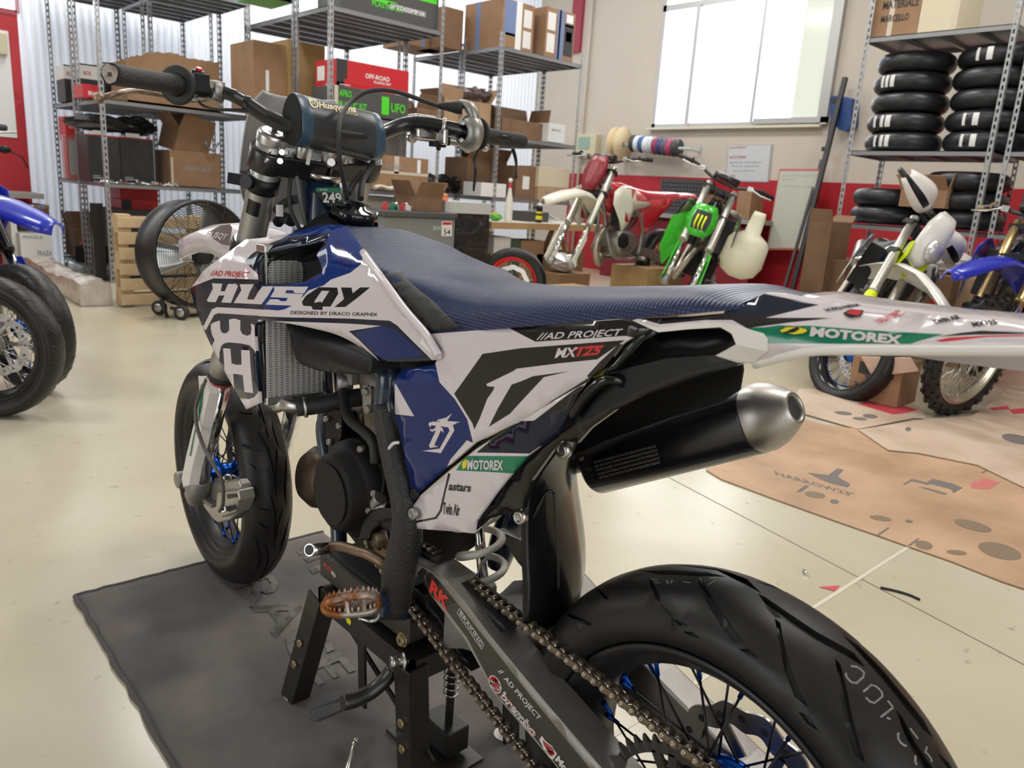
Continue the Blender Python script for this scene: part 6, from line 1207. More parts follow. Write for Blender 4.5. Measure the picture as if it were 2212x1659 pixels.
# left rack, below
pxbox('flat red carton on the lower left shelf, top one of two', 7.9, 258, 340, .60, 402, .4, M=RCB, prints=[('x', 'MOTORCYCLE', .25, .35, .85, .2, 8)])
pxbox('open red carton on the lower left shelf under the flat one', 7.8, 262, 338, .42, 432, .4, M=RCB, prints=[('x', 0, .0, .28, 1, 0), ('x', 'MOTORCYCLE', .35, .35, .85, .16, 8)])
pxbox('black tray beneath the two red cartons at the left', 7.7, 232, 340, .30, 453, .5, M=BCB)
o = pxbox('open brown box with a raised flap on the floor shelf of the left rack', 8.6, 163, 232, .11, 492, .4, M=CARD2, flaps=10)
rr = random.Random(2)
for i in range(9):
    a = 164+i*7.5; p = PZ(a, 560-(i % 3)*7, .11); m = MB(); hh = .19; m.loft([[V((w*.5*sx_, w*.35*sy_, z)) for sx_, sy_ in ((-1, -1), (1, -1), (1, 1), (-1, 1))] for w, z in ((.1, 0), (.1, hh*.75), (.09, hh*.85), (.035, hh*.92))], smooth=False); m.cyl((0, 0, hh*.92), (0, 0, hh*1.05), .016, n=10, mi=1)
    o = obj('oil_bottle', m, [[BLK, mat('teal_bottle', (.03, .14, .2), .35), GCB][i % 3], [RED, INK, YEL][i % 3]], None, local=True); o.location = (p.x-.25, p.y, .105); o.rotation_euler = (0, 0, rr.uniform(-.5, .5)); tag(o, '%s on the floor shelf, %s one' % (('black oil bottle with a red cap', 'teal oil bottle with a black cap', 'grey oil bottle with a yellow cap')[i % 3], ('left', 'middle', 'right')[i//3]), 'bottle', 'oil bottles on the floor shelf')
p = PZ(232, 612, .0); m = MB(); m.box((p.x+.2, p.y, .36), (.05, .10, .72)); tag(obj('black_panel', m, BLKM, None), 'tall narrow black panel standing against the front post of the left rack', 'panel')
# wrapped package, metal bars
a, b = PZ(98, 588), PZ(240, 660); d = (b-a).normalized(); n_ = V((-d.y, d.x, 0)); L_ = (b-a).length; rings = []; rr = random.Random(4); a = a-n_*.10*(1 if n_.x < 0 else -1)
for i in range(19): t = i/18; c = a+d*L_*t; w = .10+rr.uniform(-.008, .012); hh = .17+rr.uniform(-.012, .015)+.02*sin(t*9); rings.append([c+n_*w*u+V((0, 0, hh*v)) for u, v in ((-1, .02), (-1.05, .5), (-.95, .92), (-.3, 1.0), (.3, 1.02), (.95, .9), (1.05, .5), (1, .02))])
m = MB(); m.loft(rings, smooth=False); tag(obj('wrapped_package', m, mat('taped_wrap', (.50, .44, .38), .25, coat=.7, noise=(9, (.62, .58, .54), .45, .7)), None), 'long package in clear wrap lying on the floor beside the left rack', 'package')
for i in range(3):
    a, b = PZ(92+i*5, 598+i*9), PZ(150+i*5, 636+i*1.5); m = MB(); m.bar(a+V((0, 0, .012)), b+V((0, 0, .012)), .022, .022, (0, 0, 1)); tag(obj('metal_bar', m, ALU, None), ('first', 'middle', 'nearest')[i]+' of three thin metal bars on the floor beside the wrapped package', 'bar', 'metal bars on the floor')
# pallet on edge
PAL = mat('pallet_wood', (.62, .46, .27), .75, noise=(7, (.5, .35, .19), .4, .7), bump=('noise', 60, .2, .002)); a = PZ(256, 664); xp = 5.98; yp = a.y; pt = thing('pallet', 'light wooden pallet standing on its edge behind the floor fan', 'pallet', (xp, yp-.6, 0)); rr = random.Random(3)
for k in range(6):
    z = .06+k*.118; m = MB(); m.box((xp, yp-.62, z), (.022, 1.2, .085+rr.uniform(-.01, .015))); obj('plank', m, PAL, pt, bevel=.002)
for yy in (yp-.07, yp-.62, yp-1.15):
    for zz in (.08, .36, .64): m = MB(); m.box((xp+.055, yy, zz), (.085, .1, .14)); obj('block', m, PAL, pt, bevel=.002)
    m = MB(); m.box((xp+.11, yy, .36), (.02, .1, .70)); obj('stringer', m, PAL, pt)
for k in (0, 2, 5): m = MB(); m.box((xp+.13, yp-.62, .06+k*.118), (.02, 1.2, .085)); obj('plank', m, PAL, pt)
# drum fan
cF = PX(395, 560, 5.45); RF_ = .385; fn = thing('drum_fan', 'black drum fan on small wheels in front of the wooden pallet', 'fan', (cF.x, cF.y-.12, 0)); fd = V((-.965, -.16, .05)).normalized(); cF = V((5.5, cF.y-.12, .455)); FB = mat('fan_black', (.02, .02, .022), .4)
m = MB(); m.lathe([(RF_, -.13), (RF_+.018, -.13), (RF_+.018, -.11), (RF_+.004, -.09), (RF_+.004, .09), (RF_+.018, .11), (RF_+.018, .13), (RF_, .13)], cF, fd, 64); m.lathe([(RF_-.006, -.13), (RF_-.006, .13)], cF, fd, 64); obj('drum', m, FB, fn)
F = frame(fd, V((0, 0, 1)))
for sd in (1, -1):
    m = MB()
    for k in range(22): r = .05+.345*k/21; m.tube([cF+fd*(.13*sd)+F @ V((.02*sd*cos(r*4), r*cos(t), r*sin(t))) for t in [2*pi*j/40 for j in range(40)]], .0022, 4, closed=True)
    g = obj('grille_ring', m, DARKM, fn); g['kind'] = 'stuff'; m = MB()
    for k in range(16): t = 2*pi*k/16; m.tube([cF+fd*(.145*sd)+F @ V((.0, .05*cos(t), .05*sin(t))), cF+fd*(.132*sd)+F @ V((0, RF_*cos(t+.3), RF_*sin(t+.3)))], .0022, 5)
    g = obj('grille_spoke', m, DARKM, fn); g['kind'] = 'stuff'
m = MB(); m.tube([cF-fd*.1, cF+fd*.12], .07, 24); obj('motor', m, FB, fn)
for k in range(3):
    rows = []
    for i in range(7):
        r = .07+.30*i/6; rows.append([cF+F @ V((.05*s-.0, r*cos(2*pi*k/3+1.1+s*.42*(1.2-.4*i/6)), r*sin(2*pi*k/3+1.1+s*.42*(1.2-.4*i/6)))) for s in (-1, -.5, 0, .5, 1)])
    m = MB(); m.loft(rows, closed=False, caps=False); obj('fan_blade', m, mat('fan_blade_aluminium', (.55, .57, .6), .3, .7), fn, solid=.002)
for a, b in ((345, 666), (393, 677)): w = PZ(a, b+14); m = MB(); c = V((w.x, w.y, .055)); m.lathe([(.02, -.02), (.052, -.02), (.055, -.01), (.055, .01), (.052, .02), (.02, .02)], c, (-.6, .8, 0), 24); wh = obj('wheel', m, RUB, fn); m = MB(); m.lathe([(0, .022), (.03, .022), (.034, .012)], c, (-.6, .8, 0), 20); obj('hub_cap', m, ALU, wh)
m = MB(); m.tube([cF+V((0, 0, -RF_-.02))+F @ V((-.12, -.15, 0)), cF+V((0, 0, -RF_-.03))+F @ V((.12, -.15, 0))], .014, 8); m.tube([cF+F @ V((0, -.3, -.30)), cF+F @ V((0, -.26, -.46))], .014, 8); m.tube([cF+F @ V((0, .3, -.30)), cF+F @ V((0, .26, -.46))], .014, 8); m.tube([cF+F @ V((0, -.26, -.46)), cF+F @ V((0, .26, -.46))], .014, 8); obj('fan_stand', m, FB, fn)
# centre rack
pxbox('green and black carton at the left end of the top shelf of the centre rack', 6.3, 556, 632, 2.525, -30, .4, M=mat('green_carton', (.10, .42, .03), .5), prints=[('x', .45, 0, 1, .55, 0), ('x', .6, .05, .95, .3, 8), ('y', .0, .3, .5, .9, 0)])
pxbox('long dark grey carton with a green mark on the centre rack top shelf', 6.06, 736, 950, 2.525, -45, .4, M=GCB, prints=[('x', .75, .68, .98, .9, 7), ('x', .28, .38, .55, .46, 7), ('x', 'PLASTIC KIT', .30, .25, .62, .12, 7), ('x', .46, .28, .86, .42, 9), ('x', 'SPEEDCOMP 14', .48, .30, .84, .1, 8), ('x', .62, .7, .74, .84, 0)])
pxbox('tall closed cardboard box on the middle shelf of the centre rack, left end', 6.75, 547, 620, 1.645, 92, .5, M=CARD, prints=[('x', .35, .3, .45, .6, 8)]); pxbox('yellowish cardboard box beside the tall closed one on the centre rack', 6.7, 622, 702, 1.645, 92, .6, M=mat('ochre_cardboard', (.33, .21, .08), .7))
pxbox('red and black carton printed OFF-ROAD on the middle shelf of the centre rack', 6.08, 727, 884, 1.87, 140, .38, M=RCB, prints=[('x', 0, 0, .10, 1, 0), ('x', .10, .35, .14, 1, 0), ('x', 0, 0, 1, .22, 2), ('x', 'OFF-ROAD', .38, .50, .72, .16, 8), ('x', 'PLASTIC KIT', .5, .36, .74, .09, 8), ('x', 'racetech', .80, .08, .97, .16, 8), ('x', 'racetech.it', .04, .12, .18, .06, 8), ('y', .1, .3, .45, .8, 1), ('y', 'racetech', .5, .1, .9, .1, 8)])
pxbox('dark grey carton printed AFRO PLASTIC KIT under the red OFF-ROAD carton', 6.05, 722, 884, 1.66, 196, .4, M=GCB, prints=[('x', 'AFRO', .06, .62, .22, .24, 7), ('x', 'PLASTIC KIT', .06, .2, .42, .24, 7), ('x', .62, .15, .72, .85, 7), ('x', 'UFO', .75, .3, .95, .35, 7), ('x', 0, 0, .05, 1, 5)])
pxbox('closed cardboard box with crossed tape on the lower shelf of the centre rack', 6.03, 800, 926, 1.005, 338, .45, M=CARD, prints=[('x', .0, .48, 1, .56, 5), ('x', .40, .5, .48, 1, 5), ('x', .80, .55, .86, .95, 8), ('x', 'FRAGILE', .12, .64, .55, .12, 9)])
m = MB(); q = [PX(a, b, 5.98) for a, b in ((808, 406), (822, 402), (840, 408), (860, 404), (878, 410))]; m.tube(sm(q, 3), [.03, .034, .03, .026, .03, .034, .036, .04, .034, .03, .034, .03, .02], 10, flat=.6); tag(obj('cloth_roll', m, mat('cream_cloth', (.66, .60, .50), .85), None), 'cream rolled cloth on the shelf edge in front of the taped box', 'cloth')
pxbox('small red and black funnel-shaped bin behind the right end of the bar pad', 5.95, 812, 830, 1.33, 318, .08, M=RCB, name='parts_bin', cat='bin')
pxbox('beige metal cabinet behind the handlebar cross tube', 6.8, 815, 880, 1.005, 260, .4, M=mat('beige_metal', (.48, .45, .40), .5), name='cabinet', cat='cabinet')
pxbox('grey box under the shelf at the left of the filler cap', 6.1, 780, 865, .50, 424, .4, M=mat('beige_metal', (.48, .45, .40)), name='storage_box')
pxbox('brown carton at the back of the middle shelf right of the handlebar', 6.3, 900, 950, 1.645, 236, .4, M=CARD2, flaps=3)
# corner rack
pxbox('low taped carton at the left end of the corner rack top', 6.9, 884, 958, 2.525, 75, .5, M=CARD, prints=[('x', .35, 0, .45, 1, 6)])
pxbox('tall carton between posts on the corner rack top', 6.66, 960, 1002, 2.525, 18, .5, M=CARD2); pxbox('big carton with blue tape on the corner rack top', 6.10, 1088, 1157, 2.525, 4, .62, M=CARD, prints=[('x', .05, .28, .42, .98, 6), ('x', .05, .28, .42, .33, 2), ('x', .42, 0, .60, 1, 8), ('x', .66, .52, .92, .88, 1), ('x', .66, .1, .92, .45, 1), ('y', .3, 0, .42, 1, 6)])
pxbox('second carton with blue and white tape at the right end of the corner rack top', 6.03, 1182, 1245, 2.525, 22, .6, M=CARD, prints=[('x', .05, .55, .32, .9, 1), ('x', .05, .1, .32, .48, 1), ('x', .38, 0, .62, 1, 6), ('x', .44, 0, .5, 1, 8), ('x', .64, .1, .96, .76, 0), ('x', .64, .70, .96, .74, 2), ('x', .68, .78, .92, .95, 8), ('x', .7, .4, .9, .6, 6)])
pxbox('open cardboard box on the middle shelf left of the corner rack post', 6.35, 960, 1000, 1.645, 215, .35, M=CARD3, flaps=9); pxbox('stacked open box with a folded flap below the silvery bag', 6.3, 1000, 1062, 1.645, 220, .4, M=CARD3, flaps=6)
p = PX(1035, 212, 6.45); blob('foil_bag', 'crumpled silvery purple bag on top of the boxes of the corner rack', 'bag', (6.5, p.y, 1.98), (.14, .19, .08), SPUR, 7, 12, .35)
pxbox('opened brown box with a raised flap on the middle shelf of the corner rack', 6.25, 1084, 1186, 1.645, 262, .35, M=CARD2, flaps=14); pxbox('white box at the right end of the middle shelf of the corner rack', 6.15, 1186, 1222, 1.66, 268, .25, M=WCB, prints=[('x', 'MOTO', .2, .6, .7, .12, 9)])
pxbox('brown open carton on the lower shelf of the corner rack, left one', 6.4, 1010, 1060, 1.005, 342, .4, M=CARD2, flaps=5); pxbox('dark brown carton behind the throttle grip on the corner rack', 6.45, 1048, 1096, 1.005, 348, .4, M=CARD2, flaps=3); pxbox('brown carton with a white label on the lower shelf of the corner rack', 6.1, 1116, 1165, 1.005, 360, .35, M=CARD2, prints=[('x', .3, .3, .6, .7, 1)])
pxbox('pale archive box on the lower shelf of the corner rack, top of two', 6.05, 1165, 1232, 1.15, 362, .35, M=mat('archive_board', (.58, .51, .38), .7)); pxbox('pale archive box on the lower shelf of the corner rack, bottom of two', 6.05, 1163, 1230, 1.005, 404, .35, M=CARD3, prints=[('x', 'ARCHIVE', .2, .5, .7, .15, 9)]); pxbox('white carton on the lower shelf behind the cable clips', 6.0, 1040, 1094, 1.005, 396, .3, M=WCB)
for i, (a, b) in enumerate(((940, 400), (968, 396), (1000, 402))): p = PX(a, b, 6.5); blob('plastic_part', ('leftmost', 'middle', 'rightmost')[i]+' black bodywork part heaped on the lower shelf between the racks', 'bodywork part', (6.6, p.y, 1.005), (.12, .13, .10), BLK, 20+i, 8, .2, group='black parts on the lower shelf')
# chest, wrapped stack, bench
xc = 5.0; a, b = PX(826, 470, xc), PX(984, 470, xc); ch = thing('chest_freezer', 'grey chest freezer with a warning sticker behind the seat', 'chest', (xc+.3, (a.y+b.y)/2, 0)); GF = mat('freezer_grey', (.19, .19, .18), .5)
zt_ = PX(900, 470, xc).z; m = MB(); m.box((xc+.3, (a.y+b.y)/2, zt_/2), (.6, a.y-b.y, zt_)); obj('body', m, GF, ch, bevel=.01); m = MB(); m.box((xc+.29, (a.y+b.y)/2, zt_+.025), (.62, a.y-b.y+.02, .05)); obj('lid', m, mat('dark_lid', (.07, .07, .07), .5), ch, bevel=.01)
m = MB(); P = [PX(u, v, xc-.003) for u, v in ((954, 478), (976, 478), (976, 510), (954, 510))]; m.add(P, [(0, 1, 2, 3)], 0); P = [PX(u, v, xc-.004) for u, v in ((956, 480), (975, 480), (975, 486), (956, 486))]; m.add(P, [(0, 1, 2, 3)], 1); wtext(m, '54', PX(958, 507, xc-.005), PX(973, 507, xc-.005), (0, 0, .045), (0, 0, 0), 2, .02); wtext(m, 'NOTICE', PX(957, 494, xc-.005), PX(974, 494, xc-.005), (0, 0, .012), (0, 0, 0), 1, .0); wtext(m, 'RH', PX(936, 498, xc-.005), PX(951, 498, xc-.005), (0, 0, .04), (0, 0, 0), 3, .0); obj('sticker', m, [PAPER, RED, INK, mat('mint_sticker', (.45, .6, .52), .5)], ch)
rr = random.Random(8)
for i, a in enumerate((832, 846, 858, 868, 880)): p = PX(a, 460, xc+.1); m = MB(); m.box((0, 0, .02), (.05, .04, .04)); m.cyl((0, 0, .04), (0, .02, .06), .012, n=8); o = obj('plastic_scrap', m, [RED, GRN, ALU, RED, PAPER][i], None, local=True, bevel=.004); o.location = (p.x, p.y, zt_+.05); o.rotation_euler = (0, 0, rr.uniform(0, 3)); tag(o, 'small %s part lying on the lid of the grey chest' % ('red', 'green', 'silver', 'dark red', 'white')[i], 'part')
o = pxbox('torn open cardboard box on the grey chest with an orange bag inside', xc+.05, 898, 956, zt_+.05, 425, .3, M=CARD2, flaps=15); p = PX(968, 428, xc+.1); blob('bag', 'pink and orange plastic bag in the torn box', 'bag', (xc+.2, p.y, zt_+.12), (.06, .06, .05), mat('orange_plastic', (.8, .25, .12), .4), 5, 8)
xs_ = 5.15; pxbox('black film-wrapped stack beside the grey chest', xs_, 986, 1058, 0, 462, .6, M=mat('stretch_film', (.015, .015, .017), .12, coat=.8, bump=('noise', 9, 1, .05)), name='wrapped_stack', cat='stack'); pxbox('grey foam-covered slab on top of the black wrapped stack', xs_-.02, 962, 1062, zt_+.055 if 0 else PX(1020, 462, xs_).z, 437, .6, M=mat('pale_grey_foam', (.48, .48, .46), .6), name='foam_slab', cat='slab')
xt = 5.15; a, b = PX(1062, 490, xt), PX(1254, 490, xt); ztb = PX(1150, 483, xt).z; wt = thing('work_table', 'wooden trestle work table with a pale top behind the seat', 'table', (xt+.4, (a.y+b.y)/2, 0)); WD = mat('table_wood', (.45, .29, .13), .6, noise=(6, (.36, .22, .1), .4, .7))
m = MB(); m.box((xt+.35, (a.y+b.y)/2-.2, ztb-.03), (.7, a.y-b.y+.4, .06)); obj('table_edge', m, WD, wt); m = MB(); m.box((xt+.35, (a.y+b.y)/2-.2, ztb+.003), (.7, a.y-b.y+.4, .008)); obj('table_top', m, mat('pale_top', (.68, .64, .58), .5), wt)
for yy in (a.y-.15, b.y+.05):
    for s in (-1, 1): m = MB(); m.bar((xt+.3+.05*s, yy, ztb-.06), (xt+.3+.3*s, yy+.1*s, 0), .05, .03, (0, 1, 0)); obj('leg', m, WD, wt)
def lat(name, label, cat, x, px, zb, prof, M, n=20, **k): y = PX(px, 470, x).y; m = MB(); m.lathe([(r, h) for r, h in prof], (0, 0, 0), (0, 0, 1), n); o = obj(name, m, M, None, local=True); o.location = (x, y, zb); return tag(o, label, cat)
zz0 = ztb+.007; o = lat('squeeze_bottle', 'tall white squeeze bottle with a red collar on the work table', 'bottle', xt+.08, 1098, zz0, [(0, 0), (.036, .0), (.038, .02), (.038, .16), (.03, .22), (.016, .30), (.014, .33)], mat('milky_plastic', (.72, .68, .62), .4)); m = MB(); m.lathe([(.016, .32), (.018, .345), (.016, .37)], (0, 0, 0), (0, 0, 1), 16, 0); m.lathe([(.013, .37), (.02, .38), (.02, .40), (0, .41)], (0, 0, 0), (0, 0, 1), 16, 1); WL[o.name] = V((0, 0, 0)); obj('bottle_cap', m, [RED, PAPER], o, local=True)
o = lat('spray_can', 'black and yellow spray can on the work table', 'can', xt+.08, 1164, zz0, [(0, 0), (.032, .0), (.033, .01), (.033, .15), (.026, .165), (.022, .17)], GBLK); m = MB(); m.lathe([(.0335, .03), (.0335, .07)], (0, 0, 0), (0, 0, 1), 20, 0); m.lathe([(.0335, .09), (.0335, .11)], (0, 0, 0), (0, 0, 1), 20, 0); m.lathe([(.022, .17), (.02, .19), (0, .195)], (0, 0, 0), (0, 0, 1), 16, 1); WL[o.name] = V((0, 0, 0)); obj('can_label', m, [YEL, PAPER], o, local=True)
p = PX(1078, 470, xt+.1); blob('green_cloth', 'crumpled bright green cloth on the left end of the work table', 'cloth', (xt+.15, p.y, zz0), (.06, .07, .035), mat('green_cloth', (.12, .42, .06), .8), 6, 10); p = PX(1070, 456, xt+.3); blob('orange_cloth', 'small orange cloth behind the green cloth', 'cloth', (xt+.3, p.y, zz0+.03), (.04, .05, .025), mat('orange_cloth', (.8, .25, .03), .8), 8, 8)
m = MB(); p = PX(1150, 440, xt+.3); m.box((xt+.35, p.y, zz0+.05), (.3, .3, .1)); m.poly([V((xt+.2, p.y-.1, zz0+.1)), V((xt+.2, p.y-.32, zz0+.03)), V((xt+.5, p.y-.32, zz0+.03)), V((xt+.5, p.y-.1, zz0+.1))], (0, 0, .006), 1); tag(obj('tool_case', m, [GCB, mat('pale_mint', (.7, .8, .75), .3)], None), 'dark tool case with a shiny lid on the work table', 'case')
for i, (a, b, zb, t, M, nm) in enumerate(((1068, 1104, .40, 512, WCB, 'white box with a cardboard lid under the work table'), (1126, 1176, .18, 520, CARD, 'open brown box under the work table'), (1104, 1124, .25, 516, mat('dark_green_bin', (.06, .10, .07), .4), 'dark green bin between the boxes under the table'), (1200, 1262, .02, 545, CARD2, 'big brown box on the floor under the right table end'), (1160, 1210, .0, 548, CARD2, 'brown box on the floor behind the red rim'), (1060, 1100, .0, 548, CARD, 'brown box on the floor under the left end of the table'))):
    pxbox(nm, xt+.12, a, b, zb, t, .3, M=M)
m = MB(); tag(obj('box_shelf', MB().box((xt+.35, PX(1130, 520, xt).y, .36), (.5, 1.5, .02)), WD, None), 'low wooden board carrying boxes under the work table', 'board') if 0 else None
# right wall items
xw_ = YW
def PW(a, b, o=.03): return PY(a, b, YW+o)
m = MB(); a, b = PW(1342, 312, .25), PW(1490, 322, .25); m.tube([a, b], .02, 12); m.tube([V((b.x, YW, b.z+.08)), V((b.x, YW+.02, b.z-.02)), V((b.x, YW+.27, b.z))], .012, 6); tag(obj('spool_rail', m, mat('pale_blue_pipe', (.45, .55, .58), .4), None), 'pale blue horizontal pipe holding wire spools on the window wall', 'rail')
cols = [(.05, .05, .06), (.72, .74, .78), (.05, .12, .3), (.7, .74, .78), (.55, .6, .65), (.3, .04, .1), (.05, .05, .2), (.1, .1, .12), (.45, .05, .14), (.05, .05, .05)]
cn = ['black', 'silver white', 'blue', 'white', 'light grey', 'dark red', 'navy', 'black and yellow', 'crimson', 'dark']
nS = 10; pa_ = PW(1372, 310, .25); pb_ = PW(1462, 320, .25)
for i in range(nS):
    c = pa_.lerp(pb_, i/(nS-1)); R = .115; w = abs(pa_.x-pb_.x)/(nS-1)*.9; m = MB(); m.lathe([(.022, -w/2), (R, -w/2), (R, -w/2+.01), (R*.8, -w/2+.012), (R*.8, w/2-.012), (R, w/2-.01), (R, w/2), (.022, w/2)], (0, 0, 0), (1, 0, 0), 24); o = obj('wire_spool', m, mat('spool_%s' % cn[i].replace(' ', '_'), cols[i], .4), None, local=True); o.location = c; tag(o, '%s wire spool on the rail below the window, %s from the left' % (cn[i], ('first', 'second', 'third', 'fourth', 'fifth', 'sixth', 'seventh', 'eighth', 'ninth', 'tenth')[i]), 'spool', 'wire spools on the wall rail')
c = PW(1338, 312, .25); m = MB(); m.lathe([(.03, -.07), (.24, -.07), (.24, -.055), (.09, -.05), (.09, .05), (.24, .055), (.24, .07), (.03, .07)], (0, 0, 0), (1, .1, 0), 32); o = obj('cable_reel', m, mat('pale_wood_reel', (.72, .58, .36), .6), None, local=True); o.location = c; tag(o, 'big pale wooden cable reel left of the wire spools', 'reel')
m = MB(); p, q = PW(1246, 290, .1), PW(1286, 337, .1); m.box(((p.x+q.x)/2, YW+.06, (p.z+q.z)/2), (abs(p.x-q.x), .12, abs(p.z-q.z))); o = obj('fuse_box', m, mat('cream_box', (.62, .58, .40)), None, bevel=.01); p, q = PW(1250, 296, .125), PW(1272, 322, .125); o2 = obj('cover', MB().box(((p.x+q.x)/2, YW+.122, (p.z+q.z)/2), (abs(p.x-q.x), .01, abs(p.z-q.z))), mat('green_glass_cover', (.30, .42, .36), .15), o); tag(o, 'cream electrical box with a green cover at the room corner', 'box')
def board(label, c4, fm, face, o_, prints, name='whiteboard'):
    P = [PW(a, b, o_) for a, b in c4]; m = MB(); m.poly(P, (0, -.02, 0), 0); cc_ = sum(P, V())/4; Q = [p.lerp(cc_, .05)+V((0, .003, 0)) for p in P]; m.poly(Q, (0, -.004, 0), 1); o = obj(name, m, [fm, face], None, fix=True); tag(o, label, 'whiteboard'); m = MB()
    for s, p0, p1, up, mi in prints: puttext(m, s, p0, p1, up, lambda a, b: PW(a, b, o_+.006), mi, 0)
    if m.v: obj('handwriting', m, [RED, mat('faint_marker', (.2, .2, .25), .6), mat('green_marker', (.35, .5, .35), .6)], o)
board('small framed whiteboard with red and black writing under the window', [(1573, 313), (1668, 312), (1660, 394), (1566, 392)], FRM, mat('whiteboard_face', (.58, .60, .62), .3), .02, [('ALLENAMENTO', (1577, 321), (1612, 320), (0, -4), 0), ('MOTO FERMA', (1576, 343), (1612, 342), (0, -6), 0), ('gomme olio filtro', (1576, 352), (1645, 352), (0, -3), 1), ('freni catena', (1580, 360), (1640, 360), (0, -3), 1), ('ordini', (1582, 370), (1630, 370), (0, -3), 1), ('NOTE', (1574, 382), (1588, 382), (0, -4), 0)])
board('large red-edged whiteboard leaning behind the green bike', [(1684, 365), (1776, 365), (1748, 540), (1655, 540)], mat('red_edge', (.5, .14, .12), .5), mat('dull_whiteboard', (.52, .53, .46), .4), .30, [('settimana prossima', (1690, 380), (1765, 380), (0, -3), 2), ('lunedi', (1690, 388), (1715, 388), (0, -3), 2), ('consegne e ritiri', (1688, 402), (1758, 404), (0, -3), 2)])
m = MB(); a, b = PW(1826, 168, .15), PW(1736, 530, .6); b = a+(b-a)*(a.z/(a.z-b.z)); m.bar(a, b, .05, .05, (0, 1, 0)); m.bar(a+V((.12, .02, -.9)), b+V((.10, .02, 0)), .03, .03, (0, 1, 0)); tag(obj('metal_profile', m, DARKM, None), 'long dark metal profile leaning on the wall left of the tyre rack', 'profile')
m = MB(); P = [PW(a, b, .2) for a, b in ((1791, 208), (1812, 206), (1840, 212), (1838, 270), (1828, 284), (1812, 280), (1793, 262))]; m.poly(P, (0, -.2, 0)); o = obj('hose_reel', m, mat('hose_reel_blue', (.02, .06, .22), .4), None, bevel=.012, fix=True); m = MB(); P = [PW(a, b, .203) for a, b in ((1793, 212), (1806, 212), (1808, 224), (1794, 222))]; m.poly(P, (0, .002, 0)); m.tube([PW(1794, 262, .2), PW(1785, 320, .1)], .008, 6); m.box(PW(1780, 322, .1), (.05, .03, .05)); obj('reel_opening', m, INK, o); tag(o, 'blue wall-mounted hose reel left of the tyre rack', 'hose reel')
# drawer organiser and bench on the window wall
zb_ = PW(1470, 463, .6).z; m = MB(); a, b = PW(1300, 465, .65), PW(1640, 468, .65); m.box(((a.x+b.x)/2, YW+.375, zb_-.03), (abs(a.x-b.x), .7, .05)); bn_ = obj('bench', m, mat('bench_grey', (.30, .29, .27), .5), None); tag(bn_, 'long grey bench along the window wall behind the parked bikes', 'bench'); m = MB(); m.box(((a.x+b.x)/2, YW+.62, zb_/2-.05), (abs(a.x-b.x)-.1, .04, zb_-.1)); obj('bench_front', m, mat('dark_red_front', (.20, .008, .02), .5), bn_)
a, b = PW(1428, 386, .3), PW(1522, 388, .3); zo = zb_; zt2 = PW(1470, 387, .3).z; og = thing('drawer_organiser', 'dark organiser with many small drawers standing on the bench', 'organiser', ((a.x+b.x)/2, YW+.2, zb_)); m = MB(); m.box(((a.x+b.x)/2, YW+.17, (zo+zt2)/2), (abs(a.x-b.x), .24, zt2-zo)); obj('cabinet', m, GCB, og)
nx, nz = 14, 9; w = abs(a.x-b.x)/nx; hh = (zt2-zo)/nz; dm_ = None
for i in range(nx):
    for j in range(nz):
        if dm_ is None: dm_ = obj('drawer', MB().box((0, 0, 0), (w*.82, .02, hh*.76)), mat('smoky_drawer', (.06, .06, .07), .2, noise=(30, (.14, .12, .11), .5, .6)), og, local=True); d_ = dm_
        else: d_ = dm_.copy(); COL.objects.link(d_)
        d_.location = V((a.x-w*(i+.5)*(1 if a.x > b.x else -1), YW+.30, zo+hh*(j+.5)))-WL[og.name]
for i, (u0, u1, t, M, lb) in enumerate(((1520, 1545, 420, CARD2, 'brown box on the bench right of the drawer organiser'), (1595, 1625, 412, CARD, 'brown box on the bench behind the green bike\'s bars'), (1300, 1330, 440, CARD3, 'pale box on the bench behind the red bike'))):
    p, q = PW(u0, t, .5), PW(u1, t, .5); carton(lb, ((p.x+q.x)/2, YW+.35, zb_), (abs(p.x-q.x), .3, p.z-zb_), M=M)
# tyres on the tyre rack
def tyre_mesh(R, w, h=.07):
    m = MB(); pr = [(R-.085, w*.36), (R-.06, w*.48)]+[(R-h+h*cos(pi/2-pi*i/8), w/2*sin(pi/2-pi*i/8)) for i in range(9)]+[(R-.06, -w*.48), (R-.085, -w*.36), (R-.095, -w*.33), (R-.08, -w*.2), (R-.06, 0), (R-.08, w*.2), (R-.095, w*.33)]
    m.lathe(pr, (0, 0, 0), (0, 0, 1), 48, closed=True); return m
SLK = mat('new_tyre_rubber', (.012, .013, .016), .38, noise=(6, (.022, .022, .024), .4, .7)); tms = {}
def flat_tyre(x, y, z, R, w, label, group, labels=(), M=SLK, rz=0, name='tyre'):
    k = (R, w)
    if k not in tms: o = obj(name, tyre_mesh(R, w), M, None, local=True); tms[k] = o.data
    else: o = bpy.data.objects.new(name, tms[k]); COL.objects.link(o)
    o.location = (x, y, z+w/2); WL[o.name] = V((0, 0, 0)); tag(o, label, 'tyre', group)
    for a, wd in labels:
        m = MB(); n = 4; rows = []
        for i in range(n+1):
            aa = a+wd*i/n; rows.append([V(((R+.002-.02*(1-cos(v))*1.5)*cos(aa), (R+.002-.02*(1-cos(v))*1.5)*sin(aa), w*.40*v)) for v in (-.75, -.3, .3, .75)])
        m.loft(rows, closed=False, caps=False); m.add([], []); q = obj('paper_label', m, PAPER, o, local=True)
    return o
yt = -6.36; xl, xr = 2.42, 1.97-.0
xL = (PY(1840, 250, -6.0).x+PY(2010, 250, -6.0).x)/2; xR = (PY(2030, 250, -6.0).x+PY(2180, 250, -6.0).x)/2
zs = [1.605+.158*i for i in range(5)]
